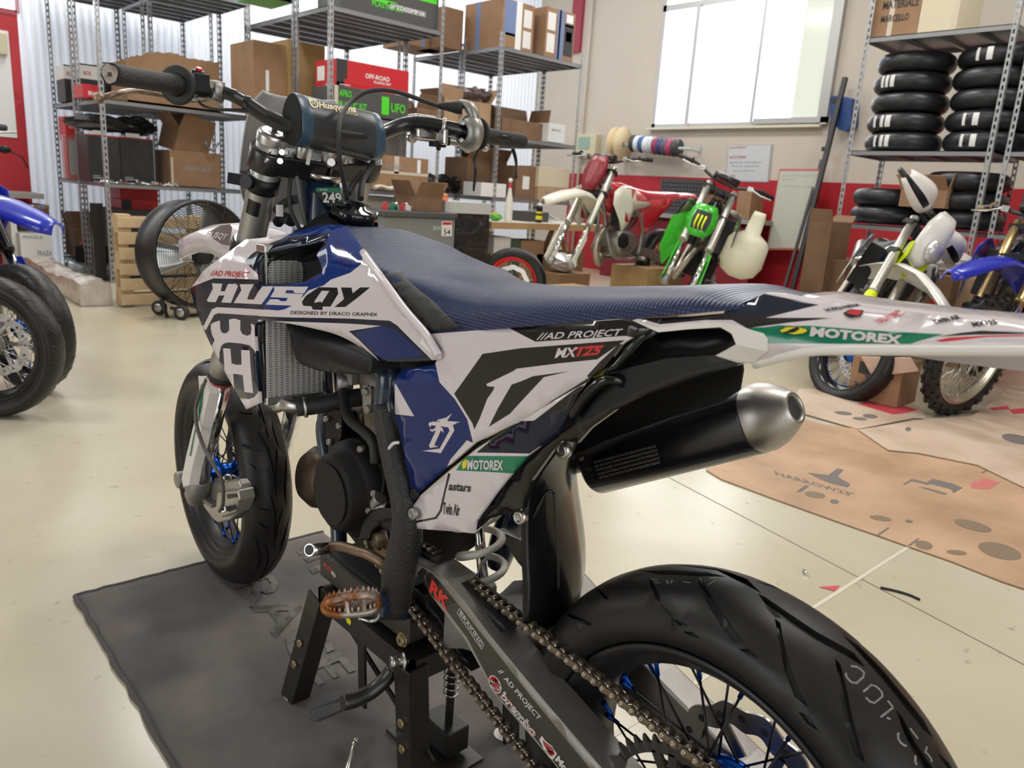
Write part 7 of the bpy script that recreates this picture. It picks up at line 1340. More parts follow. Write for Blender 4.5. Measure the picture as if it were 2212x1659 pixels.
LB1 = [((1.30, .10), (1.45, .12), (1.1, .08)), ((1.25, .10), (1.40, .15), (1.0, .1)), (), ((1.35, .12), (1.2, .1), (1.05, .1)), ()]
for i, z in enumerate(zs):
    nm = ('lowest', 'second lowest', 'middle', 'second highest', 'top')[i]
    flat_tyre(2.44+.008*(i % 2)-.012*i*0, yt, z, .305, .155, '%s tyre of the left stack on the tyre rack' % nm, 'new tyres in the left stack', LB1[i])
    flat_tyre(1.80+.01*(i % 2), yt, z, .31, .155, '%s tyre of the right stack on the tyre rack' % nm, 'new tyres in the right stack', ((1.5, .14), (1.25, .08)) if i in (0, 1, 4) else ())
for i in range(2): flat_tyre(2.46-.1*i*0, yt, 1.0+.15*i, .31, .15, ('lower', 'upper')[i]+' tyre lying on the shelf under the left tyre stack', 'tyres on the lower shelf, left')
for i in range(3): flat_tyre(1.86, yt+.02*i, 1.0+.15*i, .31, .15, ('bottom', 'middle', 'top')[i]+' tyre on the shelf under the right tyre stack', 'tyres on the lower shelf, right', ((1.2, .12),) if i % 2 else ())
flat_tyre(1.12, yt+.2, 1.35, .30, .16, 'tyre at the right edge of the photo, beside the tyre rack', 'tyres at the right edge'); 
for i in range(5): flat_tyre(1.14, yt+.05, 1.61+.15*i, .30, .15, ('lowest', 'second', 'third', 'fourth', 'top')[i]+' tread-side tyre in the stack cut by the right edge of the photo', 'tyres at the right edge')
rack('grey rack cut off by the right edge of the photo, next to the tyre rack', .5, 1.55, -6.02, -6.74, 3.1, [.42, .99, 1.60, 2.50], name='tyre_rack')
bx_ = PY(2050, 440, -6.05); o = carton('open cardboard box with raised flaps between the tyres of the lower shelf', (2.06, -6.12, 1.155), (.36, .28, .14), M=CARD, flaps=15)
p, q = PY(1872, 60, -6.03), PY(1982, 45, -6.03); carton('brown cardboard box with handwriting on top of the tyre rack', ((p.x+q.x)/2, -6.3, 2.505), (abs(p.x-q.x), .5, .5), M=CARD, prints=[('y', .4, 0, .5, 1, 5), ('y', 'MATERIALE', .25, .42, .95, .12, 0), ('y', 'MARCELLO', .25, .22, .8, .10, 0)])
p, q = PY(1986, 45, -6.06), PY(2070, 35, -6.06); carton('cream cardboard box beside the brown one on top of the tyre rack', ((p.x+q.x)/2, -6.3, 2.505), (abs(p.x-q.x), .5, .5), M=mat('cream_card', (.66, .58, .42), .6), prints=[('y', .86, 0, .94, 1, 5)])
# cartons behind the white bike and on the cardboard floor
def pybox(label, y, pl, pr, zb, pt, dep, **k):
    a = PY(pl, pt, y); b = PY(pr, pt, y); return carton(label, ((a.x+b.x)/2, y-dep/2, zb), (abs(a.x-b.x), dep, max(.04, (a.z+b.z)/2-zb)), **k)
pybox('tall brown carton behind the white bike\'s left fork leg', -5.4, 1748, 1800, .35, 478, .35, M=CARD2, flaps=12); pybox('large brown carton with red marks behind the white front fender', -5.35, 1958, 2062, .0, 592, .4, M=CARD2, prints=[('y', .62, .35, .78, .85, 2), ('y', 'MADE', .1, .5, .5, .12, 9), ('y', 'FRAGILE', .12, .2, .9, .12, 9)]); pybox('brown upright carton with tape above the large brown carton', -5.8, 1975, 2030, .0, 508, .3, M=CARD, prints=[('y', .1, 0, .16, 1, 5), ('y', .5, .4, .72, .65, 1)])
pybox('brown carton behind the knobby tyre of the green bike', -5.5, 1755, 1830, .0, 560, .4, M=CARD2); pybox('flat brown carton stacked above the one behind the knobby tyre', -5.52, 1740, 1800, .36, 556, .4, M=CARD)
pybox('brown carton on the floor right of the large one, under the rack', -5.5, 2060, 2110, .0, 600, .4, M=CARD3); p = PY(2070, 570, -5.6); blob('plastic_bag', 'clear crumpled plastic bag on the large brown carton', 'bag', (p.x, -5.55, PY(2010, 592, -5.35).z), (.14, .12, .08), CLR, 12, 10)
o = pybox('open brown box with a pale flap on the floor under the tail', -3.72, 1842, 1955, .012, 778, .28, M=CARD, prints=[('y', .15, .62, .85, .9, 0)], flaps=0); m = MB(); P = [PY(a, b, -3.70) for a, b in ((1862, 770), (1968, 772), (1985, 800), (1885, 812))]; m.poly(P, (0, .004, -.004)); f_ = obj('flap', m, mat('pale_flap', (.55, .38, .30), .7), None, local=True); f_.parent = o; f_.location = -o.location; f_.rotation_euler = (0, 0, 0)
p = PZ(1130, 640); w_ = PX(1165, 585, 5.1); blob('plastic_bag', 'clear plastic bag behind the red-rimmed wheel', 'bag', (4.95, PX(1175, 590, 5.2).y, .32), (.14, .16, .09), CLR, 15, 10, .25); carton('brown box under the clear plastic bag behind the red rim', (4.95, PX(1180, 600, 5.2).y, 0), (.3, .45, .32), M=CARD, flaps=0)
# loose wheel with a red rim
wr = thing('loose_wheel', 'loose motorcycle wheel with a bright red rim behind the seat', 'wheel', (4.55, PX(1112, 600, 4.55).y, 0)); c = V((4.55, PX(1108, 610, 4.55).y, .30)); axd = V((-.55, .83, 0)).normalized()
m = MB(); m.lathe(tyre_profile(.30, .12), c, axd, 48); m.lathe([(.218, .036), (.21, 0), (.218, -.036)], c, axd, 48); obj('tyre', m, TYRE, wr); m = MB(); m.lathe(rim_prof(.222, .09), c, axd, 48, closed=True); rr_ = obj('rim', m, mat('red_rim', (.75, .01, .015), .25, .5, .4), wr)
m = MB(); F = frame(axd, V((0, 0, 1)))
for k in range(12): t = 2*pi*k/12; m.tube([c+F @ V((.02*(k % 2*2-1), .04*cos(t), .04*sin(t))), c+F @ V((0, .19*cos(t+.2), .19*sin(t+.2)))], .003, 5)
obj('spoke', m, STEEL, wr)['kind'] = 'stuff'; m = MB(); n = 40
vs = []
for yy in (.03, .034):
    for R in (.15, .11): vs += [c+F @ V((yy, (R+.004*sin(9*t))*cos(t), (R+.004*sin(9*t))*sin(t))) for t in [2*pi*k/72 for k in range(72)]]
fs = []
for k in range(72): j = (k+1) % 72; fs += [(k, j, 72+j, 72+k), (144+k, 216+k, 216+j, 144+j), (k, 144+k, 144+j, j), (72+k, 72+j, 216+j, 216+k)]
m.add(vs, fs); m.tube([c-axd*.06, c+axd*.06], .03, 16); obj('disc', m, STEEL, wr)
# left edge: shelf with boxes under the red wall
xs0 = 8.45; tb_ = thing('side_bench', 'grey bench at the left edge in front of the red wall', 'bench', (xs0+.3, .2, 0)); p = PX(95, 418, xs0); m = MB(); m.box((xs0+.3, p.y+1.2, p.z-.03), (.6, 2.4, .05)); obj('bench_top', m, mat('bench_grey', (.30, .29, .27)), tb_); q = PX(25, 450, xs0+.05); m = MB(); m.box((xs0+.3, q.y, (p.z-.05)/2), (.56, .05, p.z-.06)); obj('bench_side', m, mat('white_panel', (.8, .8, .8)), tb_)
pxbox('white box with faded stamps on the floor under the left bench', 8.3, 42, 112, 0, 505, .5, M=WCB, prints=[('x', 'FRAGILE', .1, .88, .7, .07, 9), ('x', 'PRAZA', .5, .45, .95, .12, 9), ('x', '44', .3, .12, .5, .08, 9)]); pxbox('cardboard box with blue and white tape on the white box', 8.32, 40, 108, .62, 466, .45, M=CARD2, prints=[('x', .0, .6, .5, .95, 8), ('x', .65, 0, .85, 1, 6), ('x', .7, .3, .8, .5, 8)]); pxbox('brown box behind the taped box under the left bench', 8.8, 35, 105, .0, 442, .2, M=CARD)
# ================================================================== the other motorcycles (built once each in their own frame: x forward, rear axle above the origin)
def simple_wheel(par, c, R, w, Rr, knob, rimM, hubM, turn=0, name='front', side=1, disc_r=.13):
    RZ = Matrix.Rotation(turn, 3, 'Z'); ax = RZ @ V((0, 1, 0)); m = MB()
    hh = R-Rr; pr = [(Rr-.004, w*.33), (Rr+.01, w*.42), (Rr+hh*.4, w*.49)]+[(R-hh*.45+hh*.45*cos(pi/2-pi*i/8), w/2*sin(pi/2-pi*i/8)) for i in range(9)]+[(Rr+hh*.4, -w*.49), (Rr+.01, -w*.42), (Rr-.004, -w*.33)]
    m.lathe(pr, c, ax, 64)
    ty = obj(name+'_tyre', m, TYRE, par)
    if knob:
        k = MB(); n = 46
        for i in range(n):
            a = 2*pi*i/n; offs = (-.36, .36) if i % 2 else (-.12, .12)
            for o in offs+((-.50, .50) if i % 2 == 0 else ()):
                r = R-(.004 if abs(o) < .2 else .012 if abs(o) < .45 else .034); tdir = RZ @ V((cos(a), 0, sin(a))); rm = Matrix((RZ @ V((-sin(a), 0, cos(a))), ax, tdir)).transposed()
                k.box(c+tdir*(r+.003)+ax*(o*w), (.022, .016, .022), rm)
        q = obj('tread_knob', k, TYRE, ty); q['kind'] = 'stuff'
    else:
        k = MB(); n = 26
        for i in range(n):
            a = 2*pi*i/n
            for s in (-1, 1):
                P = [c+RZ @ V(((R-.0015-.018*abs(y)**2.2*4)*cos(a+ph), y*w, (R-.0015-.018*abs(y)**2.2*4)*sin(a+ph))) for y, ph in ((s*.08, 0), (s*.2, .04), (s*.32, .09), (s*.42, .10))]; k.tube(P, .0022, 4)
        q = obj('tread_groove', k, INK, ty); q['kind'] = 'stuff'
    m = MB(); m.lathe(rim_prof(Rr, w*.75), c, ax, 56, closed=True); rm_ = obj(name+'_rim', m, rimM, par)
    sp, npl = spokes(c, Rr, w*.75, 32, .035, .03, turn, rs=.0018, single=False); a = obj('spoke', sp, STEEL, rm_); a['kind'] = 'stuff'; b = obj('spoke_nipple', npl, hubM, rm_); b['kind'] = 'stuff'
    m = MB(); m.lathe([(.012, .06), (.024, .055), (.026, .04), (.045, .035), (.045, .028), (.022, .02), (.02, 0), (.022, -.02), (.045, -.028), (.045, -.035), (.026, -.04), (.012, -.06)], c, ax, 24); obj(name+'_hub', m, hubM, par)
    disc(c, .05*side, disc_r, disc_r-.035, turn, name+'_brake_disc', par, n=36)
    return ty
def sheetpoly(name, pts, y0, thick, M, par, bow=0., extra=()):
    """a moulded side panel from (x, z) points, bulged by bow, on both sides if thick < 0"""
    vs2 = [V(p) for p in pts]; n = len(vs2); cx = sum(p.x for p in vs2)/n; cz = sum(p.y for p in vs2)/n; rx = max(abs(p.x-cx) for p in vs2); rz = max(abs(p.y-cz) for p in vs2); st = min(rx, rz)/2.5
    q = list(vs2); ed = []
    q = []; 
    for i in range(n):
        a, b = vs2[i], vs2[(i+1) % n]; k = max(1, int((b-a).length/(st*1.2)))
        for j in range(k): q.append(a.lerp(b, j/k))
    nb = len(q); ed = [(i, (i+1) % nb) for i in range(nb)]
    x = cx-rx
    while x < cx+rx:
        z = cz-rz
        while z < cz+rz:
            if inside(x, z, pts): q.append(V((x, z)))
            z += st
        x += st
    r = delaunay_2d_cdt(q, ed, [], 0, 1e-6); vs = r[0]; fs = [f for f in r[2] if inside(sum(vs[i].x for i in f)/len(f), sum(vs[i].y for i in f)/len(f), pts)]
    Y = lambda p: y0(p.x, p.y) if callable(y0) else y0+bow*max(0, 1-((p.x-cx)/rx)**2)*max(0, 1-((p.y-cz)/rz)**2)
    for s in (1, -1):
        m = MB(); vv = [V((p.x, s*Y(p), p.y)) for p in vs]; m.add(vv, fs if s < 0 else [f[::-1] for f in fs], 0, True)
        MM = [M]+[x_[1] for x_ in extra]; m.m = []
        for f in fs:
            a = sum(vs[i].x for i in f)/len(f); b = sum(vs[i].y for i in f)/len(f); mi = 0
            for e, x_ in enumerate(extra):
                if inside(a, b, x_[0]): mi = e+1
            m.m.append(mi)
        obj(name, m, MM, par, solid=.004, fix=False)
def bike(label, P):
    """P: colours and options of one motorcycle"""
    g = lambda k, d=None: P.get(k, d)
    b = thing('motorcycle', label, 'motorcycle', (0, 0, 0)); st = g('steer', 0.); RZ = Matrix.Rotation(st, 3, 'Z')
    PL, PL2, SE = g('body'), g('body2', g('body')), g('seat', BLK); fR = g('fR', .345 if g('knob', 1) else .298); rR_ = g('rR', .34 if g('knob', 1) else .31); fw = .085 if g('knob', 1) else .12; rw = .115 if g('knob', 1) else .15
    HX = V((1.05, 0, 0)); SA = V((-.454, 0, .891))      # steering axis
    if g('rear', 1): simple_wheel(b, V((0, 0, rR_)), rR_, rw, rR_-(.105 if g('knob', 1) else .08), g('knob', 1), g('rim', RIMM), g('hub', ALU), 0, 'rear', -1, .11)
    O = V((1.10, 0, .90))
    def S(p):     # rotate about the steering axis
        p = V(p); return O+Matrix.Rotation(st, 3, SA) @ (p-O)
    tw = st*SA.z
    FC_ = S((1.48, 0, fR))
    if g('front', 1): simple_wheel(b, FC_, fR, fw, fR-(.07 if g('knob', 1) else .07), g('knob', 1), g('rim', RIMM), g('hub', ALU), tw, 'front', 1, .135)
    if g('forks', 1):
        for s in (1, -1):
            top = V((1.0, s*.105, 1.10)); bot = V((1.445, s*.105, fR)); d = bot-top
            m = MB(); m.tube([S(top+d*t) for t in (0, .3, .31, .56, .58, .60)], [.027, .028, .031, .030, .033, .030], 16); obj('fork_outer_tube', m, g('fork', mat('pale_fork_tube', (.58, .56, .5), .35, .8)), b)
            m = MB(); m.tube([S(top+d*t) for t in (.6, .98)], .0235, 14); obj('fork_stanchion', m, CHROME, b); m = MB(); m.tube([S(bot-d*.03), S(bot+d*.04)], .032, 14); obj('fork_foot', m, ALUB, b)
            m = MB(); q = [top+d*.62+V((.03, s*.012, 0)), top+d*.62+V((.045, s*.03, 0)), bot+V((.05, s*.04, .03)), bot+V((.0, s*.045, -.02)), bot+V((-.02, s*.035, .05)), top+d*.75+V((-.01, s*.035, 0))]; (m.tube([S(top+d*t) for t in (.60, .62, .88, .90)], [.03, .036, .034, .028], 14) if g('sleeve') else m.poly([S(p) for p in q], (0, -s*.006, 0))); obj('fork_guard', m, g('guard', PL), b, fix=True)
            m = MB(); m.lathe([(0, .012), (.02, .01), (.026, 0)], S(top), RZ @ V((-.47, 0, .88)), 14); obj('fork_cap', m, ALU, b)
        for t, nm in ((.05, 'top_clamp'), (.28, 'bottom_clamp')):
            a, c = V((1.0, .105, 1.10)), V((1.445, .105, fR)); p = a.lerp(c, t); m = MB(); m.box((0, 0, 0), (.06, .27, .035)); m.v = [S(V((v.x+p.x-.01, v.y, v.z+p.z+v.x*.4))) for v in m.v]; obj(nm, m, BLKM, b)
    if g('bars', 1):
        z0 = 1.17; hp = [(.90, .40, z0+.02), (.94, .30, z0+.025), (.97, .21, z0+.01), (.99, .12, z0-.02), (1.0, .05, z0-.03), (1.0, -.05, z0-.03), (.99, -.12, z0-.02), (.97, -.21, z0+.01), (.94, -.30, z0+.025), (.90, -.40, z0+.02)]
        q = sm([S(p) for p in hp], 3); m = MB(); m.tube(q, .0125, 10); obj('handlebar', m, g('bar', BLKM), b)
        for s in (1, -1):
            a, c = S((.90, s*.40, z0+.02)), S((.935, s*.29, z0+.025)); m = MB(); d = (c-a).normalized(); m.tube([a, c-d*.006, c-d*.005, c], [.0165, .0165, .028, .028], 14); obj('grip', m, g('grip', RUB), b)
            m = MB(); a = S((1.03, s*.37, z0)); c = S((1.02, s*.2, z0+.01)); m.tube([a, a.lerp(c, .5)+V((0, 0, -.01)), c], .006, 6); m.box(S((.985, s*.2, z0+.01)), (.05, .04, .035)); obj('lever', m, g('lever', ALU), b)
            if g('guards'):
                rows = []
                for i in range(9): t = i/8; yy = .12+.30*t; xx = 1.02+.07*sin(pi*min(1, t*.9+.1)); hgt_ = .03+.055*sin(pi*min(1, t*.85+.1)); rows.append([S((xx-.03*abs(v)**2, s*yy, z0+.0+hgt_*v+.01)) for v in (-1, -.5, 0, .5, 1)])
                m = MB(); m.loft(rows, closed=False, caps=False); m.m = [0 if (i % 4) in (0, 3) or i < 8 else (1 if (i % 4) == 1 else 0) for i in range(len(m.f))]; obj('hand_guard', m, [WHTP, BLK], b, solid=.004)
        if g('pad', 1): m = MB(); m.tube([S((1.0, .10, z0+.01)), S((1.0, -.10, z0+.01))], .032, 12, flat=.8); obj('bar_pad', m, g('padM', BLKM), b)
    if g('plate') :
        rows = []
        for z, w in ((1.18, .07), (1.12, .1), (1.05, .11), (.97, .09), (.90, .05)): rows.append([S((1.12+(1.18-z)*.5-.06*abs(t)**2, w*t, z)) for t in [-1+2*k/8 for k in range(9)]])
        m = MB(); m.loft(rows, closed=False, caps=False); obj('number_plate', m, g('plate'), b, solid=.004)
    if g('lamp'):
        rows = []
        for z, w, xo in ((1.24, .05, .0), (1.20, .10, .03), (1.12, .13, .06), (1.02, .12, .09), (.94, .085, .10), (.90, .05, .08)): rows.append([S((1.13+xo-.07*abs(t)**2, w*t, z)) for t in [-1+2*k/10 for k in range(11)]])
        m = MB(); m.loft(rows, closed=False, caps=False); lm = obj('headlamp_mask', m, g('lamp'), b, solid=.004)
        m = MB(); c = S((1.225, 0, 1.03)); m.lathe([(.0, .03), (.04, .026), (.065, .012), (.072, -.01)], c, RZ @ V((1, 0, .15)), 24); obj('headlamp_glass', m, mat('headlamp_glass', (.6, .6, .62), .05, .6, bump=('noise', 60, .6, .01)), lm)
        for s in (1, -1): sheet_ = [S((1.10, s*.06, .98)), S((1.16, s*.11, .99)), S((1.20, s*.10, .90)), S((1.17, s*.05, .82)), S((1.12, s*.03, .86))]; m = MB(); m.poly(sheet_, (0, s*.01, 0)); obj('lamp_cowl', m, g('cowl', WHTP), lm, fix=True)
    if g('fender', 1):
        rows = []
        for x, w, z in ((1.80, .03, .80), (1.75, .07, .815), (1.65, .09, .845), (1.5, .10, .88), (1.35, .10, .90), (1.2, .095, .88), (1.08, .08, .82), (.99, .07, .74)): rows.append([S((x, w*t, z-.05*abs(t)**3)) for t in [-1+2*k/8 for k in range(9)]])
        m = MB(); m.loft(rows, closed=False, caps=False); obj('front_fender', m, g('fendM', PL), b, solid=.004)
    # tank, seat, panels
    m = MB(); m.loft([[V((x, hw*cos(t), (zt+zb)/2+(zt-zb)/2*sin(t))) for t in [2*pi*k/14 for k in range(14)]] for x, hw, zt, zb in ((1.0, .04, .94, .8), (.93, .09, .985, .74), (.8, .11, .99, .7), (.66, .10, .94, .72), (.55, .06, .88, .75))]); obj('fuel_tank', m, g('tank', PL2), b)
    m = MB(); rows = []
    for x, hw, zt, zb in ((.86, .05, .985, .93), (.8, .085, .99, .90), (.65, .11, .965, .87), (.45, .125, .945, .87), (.2, .125, .95, .885), (.0, .11, .965, .92), (-.1, .08, .965, .93)): rows.append([V((x, hw*(abs(cos(t))**.5)*(1 if cos(t) >= 0 else -1), zb+(zt-zb)*abs(sin(t))**.6)) for t in [pi*k/12 for k in range(13)]])
    m.loft(rows, closed=False, caps=False); obj('seat', m, SE, b)
    if g('shrouds', 1): sheetpoly('radiator_shroud', [(1.12, .90), (1.0, .955), (.85, .96), (.62, .90), (.42, .83), (.60, .79), (.80, .77), (.88, .66), (.98, .58), (1.03, .68), (1.13, .80)], lambda x, z: .13+.11*max(0, min(1, (x-.4)/.5))-1.5*max(0, z-.88)**1.5, 0, PL, b, extra=g('shx', ()))
    sheetpoly('side_panel', [(.55, .86), (.30, .88), (.02, .91), (.10, .84), (.25, .74), (.42, .60), (.56, .56), (.60, .74)], lambda x, z: .125, 0, PL2, b)
    m = MB(); rows = []
    for x, w, z in ((.15, .12, .93), (.0, .115, .95), (-.15, .10, .965), (-.3, .09, .975), (-.45, .07, .975), (-.5, .04, .965)): rows.append([V((x, w*t, z-.05*abs(t)**3)) for t in [-1+2*k/8 for k in range(9)]])
    m.loft(rows, closed=False, caps=False); obj('rear_fender', m, g('tailM', PL), b, solid=.004)
    # radiators, frame, engine, swingarm, exhaust
    for s in (1, -1): m = MB(); m.box((.90, s*.13, .76), (.035, .12, .28)); r_ = obj('radiator', m, mat('dark_radiator', (.02, .02, .022), .5), b, bevel=.004); m = MB(); [m.box((.921, s*(.078+.013*k), .76), (.004, .003, .26)) for k in range(9)]; obj('radiator_louvre', m, mat('dark_radiator_fin', (.05, .05, .052), .4), r_)['kind'] = 'stuff'
    FM = g('frame', BLKM)
    for s in (1, -1):
        m = MB(); m.tube(sm([(1.03, s*.02, 1.0), (.95, s*.05, .92), (.75, s*.10, .82), (.56, s*.115, .72), (.50, s*.115, .55), (.52, s*.11, .38)], 3), .021, 10); m.tube(sm([(1.03, s*.02, .92), (.96, s*.03, .7), (.92, s*.07, .48), (.82, s*.09, .35), (.52, s*.10, .34)], 3), .016, 8); m.tube([(.56, s*.10, .80), (.2, s*.09, .90), (-.05, s*.07, .90)], .012, 8); m.tube([(.52, s*.10, .5), (.1, s*.08, .86)], .011, 8); obj('frame', m, FM, b)
        m = MB(); m.loft([[V((x, s*y_, z+dz)) for y_, dz in ((.075, h_), (.115, h_), (.115, -h_), (.075, -h_))] for x, z, h_ in ((.50, .42, .035), (.3, .39, .04), (.0, rR_, .025), (-.05, rR_, .02))], smooth=False); obj('swingarm', m, g('arm', ALUB), b)
    m = MB(); m.tube([(.62, 0, .48), (.72, 0, .78)], .065, 14); m.tube([(.72, 0, .66), (.735, 0, .76)], .08, 10); obj('cylinder_barrel', m, ALUB, b); m = MB(); m.loft([[V((.68+(x-.68)*k, y, .47+(z-.47)*k)) for x, z in ((.86, .50), (.84, .58), (.68, .60), (.54, .55), (.52, .43), (.62, .36), (.80, .38))] for y, k in ((.11, .7), (.095, .95), (.0, 1), (-.095, .95), (-.11, .7))]); obj('engine', m, g('eng', EB), b)
    m = MB(); m.lathe([(0, .03), (.06, .028), (.07, .0)], (.76, .10, .50), (0, 1, 0), 20); obj('ignition_cover', m, EB, b)
    m = MB(); m.tube(sm([V(p) for p in g('pipe', [(.80, .0, .62), (.92, -.02, .62), (1.02, -.05, .50), (.96, -.10, .36), (.8, -.13, .34), (.62, -.15, .42), (.5, -.14, .6), (.38, -.14, .72)])], 4), g('pr', .024), 12); obj('exhaust_pipe', m, g('pipeM', mat('raw_pipe', (.45, .40, .34), .35, .9)), b)
    m = MB(); m.tube([(.36, -.15, .73), (.34, -.15, .74), (.02, -.16, .85), (-.02, -.16, .86)], [.035, .05, .052, .03], 16); obj('muffler', m, g('mufM', ALU), b)
    m = MB(); m.tube([(.55, .12, .36), (.55, .22, .35)], .018, 8); m.tube([(.55, -.12, .36), (.55, -.22, .35)], .018, 8); obj('foot_peg', m, ALUB, b)
    for a, c_ in (((1.05, .03, 1.1), (.95, .08, .85)), ((1.08, -.03, 1.1), (1.0, -.06, .8)), ((1.0, .06, 1.12), (.93, .02, .95))): m = MB(); m.tube(sm([V(a), V(a).lerp(V(c_), .5)+V((.05, .03, 0)), V(c_)], 3), .005, 6); obj('cable', m, RUB, b)
    return b
def put(b, heading, front=None, at=None, lean=0., lift=0., pitch=0., fx=1.48):
    """turn the finished motorcycle: its front wheel (or origin) over a point of the floor"""
    h = V((heading[0], heading[1], 0)).normalized(); M = Matrix((h, V((-h.y, h.x, 0)), V((0, 0, 1)))).transposed() @ Matrix.Rotation(-pitch, 3, 'Y') @ Matrix.Rotation(-lean, 3, 'X')
    o = V(front)-h*fx*cos(pitch) if front is not None else V(at); b.rotation_euler = M.to_euler(); b.location = V((o.x, o.y, lift)); return b
BP_BLUE = plas('race_blue', (.006, .02, .40), .28, .4); BP_BLUE2 = plas('dark_race_blue', (.012, .025, .18), .3, .3); BP_RED = plas('race_red', (.5, .012, .03), .28, .4); BP_GREEN = plas('lime_green', (.04, .46, .02), .28, .4); BP_WHITE = plas('moto_white', (.74, .72, .68), .3, .3); BP_YEL = plas('fluo_yellow', (.70, .85, .0), .35); GOLDF = mat('gold_fork_tube', (.50, .36, .17), .3, .85); CREAM = plas('cream_tank', (.72, .68, .52), .4)
hd = lambda lat_, dep: (-.676*lat_+.703*dep, -.734*lat_-.669*dep)     # lat: picture right, dep: away
# white and yellow supermoto leaning on its stand
b1 = bike('white motorcycle with yellow fork guard, headlamp mask and hand guards beside the tyre rack', dict(body=BP_WHITE, body2=plas('navy_panel', (.02, .03, .06), .2, .5), knob=0, guards=1, lamp=BP_WHITE, cowl=BP_YEL, guard=BP_YEL, sleeve=1, rim=mat('glossy_black_rim', (.01, .01, .012), .2, .5, .5), hub=ANOB, steer=.8, seat=BLK, shx=[([(1.2, .9), (.9, .97), (.9, .75), (1.2, .7)], plas('dark_grey_panel', (.04, .045, .05), .3))]))
q = [c for c in b1.children if c.name.startswith('front_tyre')][0]
put(b1, hd(-.33, -.94), PZ(1768, 846), lean=.42, fx=1.47)
b2 = bike('blue motorcycle with gold fork and knobby tyres at the right edge', dict(body=BP_BLUE, body2=BP_BLUE2, knob=1, fork=GOLDF, guard=BP_BLUE2, rim=mat('polished_rim', (.62, .58, .48), .25, .9), hub=ALU, steer=-.5, grip=mat('tan_grip', (.35, .24, .12), .7), seat=BLK))
put(b2, hd(-.55, -.83), PZ(2060, 898), lean=.17, fx=1.48)
b3 = bike('green and black motorcycle with a dangling cream tank between the red and white bikes', dict(body=BP_GREEN, body2=CREAM, tank=mat('black_tank', (.015, .015, .016), .4), knob=1, front=0, fender=0, steer=.25, frame=DARKM, rim=mat('steel_rim', (.1, .1, .1), .4, .8), tailM=BP_GREEN, shx=[([(1.2, .9), (1.0, .98), (.95, .7), (1.2, .6)], plas('dark_grey_panel', (.04, .045, .05)))], lever=BP_WHITE, pad=1))
m = MB(); rows = [[V((1.26+(.95-z)*.25-.05*abs(t)**2, w*t-.02, z)) for t in (-1, -.6, -.2, .2, .6, 1)] for z, w in ((.95, .07), (.90, .10), (.83, .115), (.76, .10), (.71, .06))]; m.loft(rows, closed=False, caps=False)
m.m = [1 if i % 5 in (1, 2, 3) and 4 < i < 15 else 0 for i in range(len(m.f))]; pl = obj('number_plate', m, [BP_GREEN, INK], b3, solid=.004); m = MB()
for k in range(3): m.tube([V((1.295, -.05+.03*k, .87)), V((1.31, -.055+.03*k, .80)), V((1.315, -.045+.03*k, .76))], [.008, .007, .002], 6)
obj('plate_stripe', m, BP_YEL, pl)
m = MB(); m.loft([[V((.98+w*.5*cos(t), .34+w*sin(t)*.9, z)) for t in [2*pi*k/14 for k in range(14)]] for z, w in ((1.02, .05), (.98, .06), (.86, .07), (.82, .15), (.78, .18), (.62, .19), (.54, .15), (.50, .06))]); obj('loose_tank', m, CREAM, b3)
m = MB(); m.poly([V((1.15, -.12, .88)), V((1.20, -.25, .80)), V((1.22, -.26, .55)), V((1.18, -.2, .42)), V((1.12, -.13, .60))], (.006, 0, 0)); obj('radiator_wing', m, BP_GREEN, b3)
h3 = V((*hd(-.35, -.94), 0)).normalized(); l3 = V((-h3.y, h3.x, 0)); p3 = PD(1565, 400, 5.9); put(b3, h3, at=V((p3.x, p3.y, 0))-h3*.97-l3*(sin(.25)*1.17), lean=.25, lift=.10, pitch=.03)
b4 = bike('red and white motorcycle without a front wheel standing on a wooden box', dict(body=plas('cream_white', (.70, .68, .58), .3, .3), body2=BP_RED, seat=BP_RED, tank=BP_RED, knob=0, front=0, forks=1, guards=0, plate=mat('dark_red_plate', (.22, .01, .02), .4), steer=.1, frame=ALUB, eng=ALUB, rim=mat('dark_rim', (.02, .02, .02), .3, .5), pr=.03, pipe=[(.80, .0, .62), (.94, .04, .60), (1.08, .06, .46), (1.0, .04, .30), (.86, -.04, .34), (.9, -.1, .42), (.7, -.15, .38), (.5, -.14, .6), (.38, -.14, .72)], guard=plas('cream_white', (.70, .68, .58)), tailM=BP_RED, shx=[([(1.2, .95), (1.0, .86), (.9, .8), (.95, .60), (1.0, .60), (1.2, .8)], plas('cream_white', (.70, .68, .58))), ([(.98, .84), (.9, .8), (.93, .64), (.97, .7)], BP_RED), ([(.9, .98), (.5, .9), (.4, .82), (.7, .86), (.9, .9)], BP_RED)]))
h4 = V(hd(-.68, -.73)); p4 = PD(1308, 352, 6.5); put(b4, h4, at=V((p4.x-h4.x*.97, p4.y-h4.y*.97, 0)), lift=.20, pitch=.02)
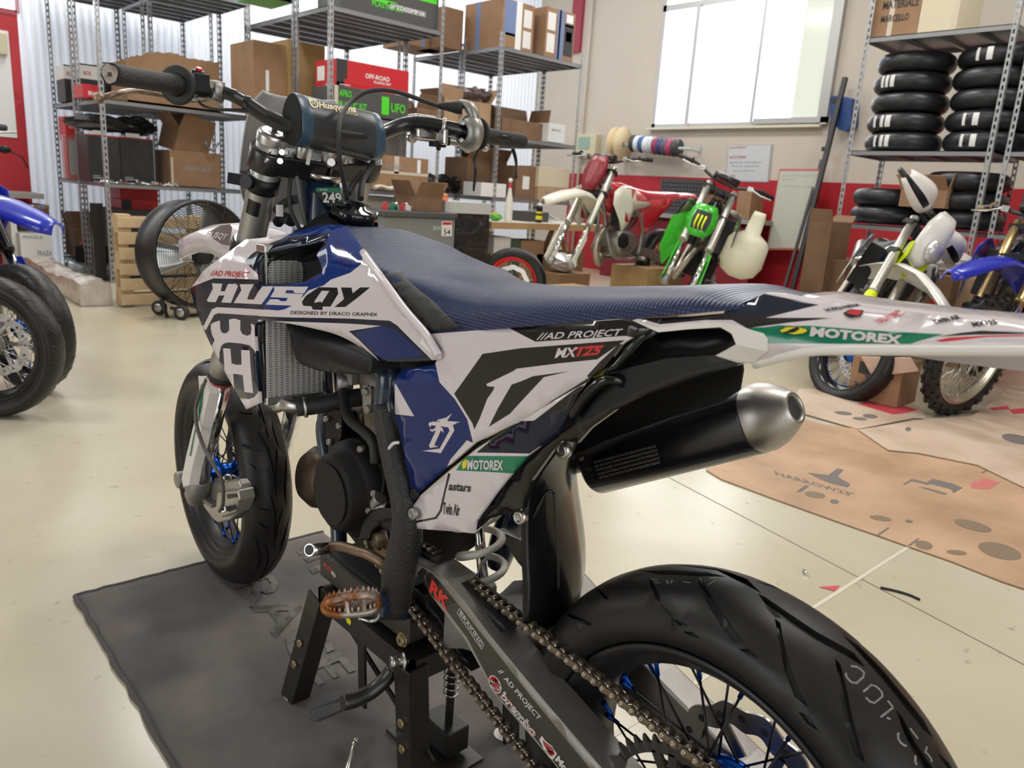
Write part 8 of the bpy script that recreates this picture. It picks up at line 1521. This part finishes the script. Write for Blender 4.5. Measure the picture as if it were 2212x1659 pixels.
carton('wooden crate carrying the red and white motorcycle', (4.05, -5.10, 0), (.42, .55, .48), M=WD, name='wooden_crate', cat='crate'); carton('low wooden crate beside the crate under the red and white motorcycle', (4.5, -4.55, 0), (.3, .4, .25), M=WD, name='wooden_crate', cat='crate'); carton('dark wooden support block under the green motorcycle', (3.15, -5.55, 0), (.35, .45, .36), M=mat('dark_block', (.05, .04, .035), .7), name='support_block', cat='block')
# stickers of the green bike: black plates with claw marks
# left side bikes
b5 = bike('blue motorcycle with black fork and slick tyre, cut by the left edge', dict(body=BP_BLUE, body2=BP_BLUE, knob=0, fork=mat('black_fork', (.02, .02, .02), .25, .6), guard=BP_BLUE, rim=mat('glossy_black_rim', (.01, .01, .012)), hub=ANOB, steer=.0))
put(b5, hd(.90, -.44), PZ(72, 840), lean=-.05, fx=1.48)
b6 = bike('dark motorcycle with a road tyre in front of the blue one at the left edge', dict(body=plas('orange_plastic_body', (.75, .12, .01), .3, .3), body2=BLK, knob=0, rim=mat('dark_rim', (.02, .02, .02)), steer=.0, fender=0, bars=0, forks=0))
put(b6, hd(.96, .0), PZ(-8, 897), lean=0, fx=1.48)
b7 = bike('orange and black motorcycle behind the blue one at the left edge', dict(body=plas('orange_plastic_body', (.75, .12, .01)), body2=BLK, knob=0, rim=mat('orange_rim', (.5, .12, .03), .4, .5), steer=0))
put(b7, hd(.80, -.55), V((5.5, .10, 0)), lean=.0, fx=1.48)
b8 = bike('black motorcycle with a mirror standing behind the orange one, below the red wall', dict(body=BP_WHITE, body2=BLK, knob=0, seat=BLK, rim=mat('dark_rim', (.02, .02, .02)), steer=.2, fendM=BLK))
put(b8, (0, -1, 0), V((7.98, .05, 0)), lean=0, fx=1.48)
m = MB(); c = PX(10, 323, 7.0); m.sph(V((7.0, c.y, c.z)), .045, 12, sc=(.4, 1, .7)); m.tube([V((7.0, c.y-.04, c.z-.01)), V((7.02, c.y-.12, c.z-.05)), V((7.05, c.y-.16, c.z-.13))], .006, 6); mir = obj('mirror', m, BLK, None); mir.parent = b8; mir.matrix_parent_inverse = (Matrix.Translation(b8.location) @ b8.rotation_euler.to_matrix().to_4x4()).inverted()
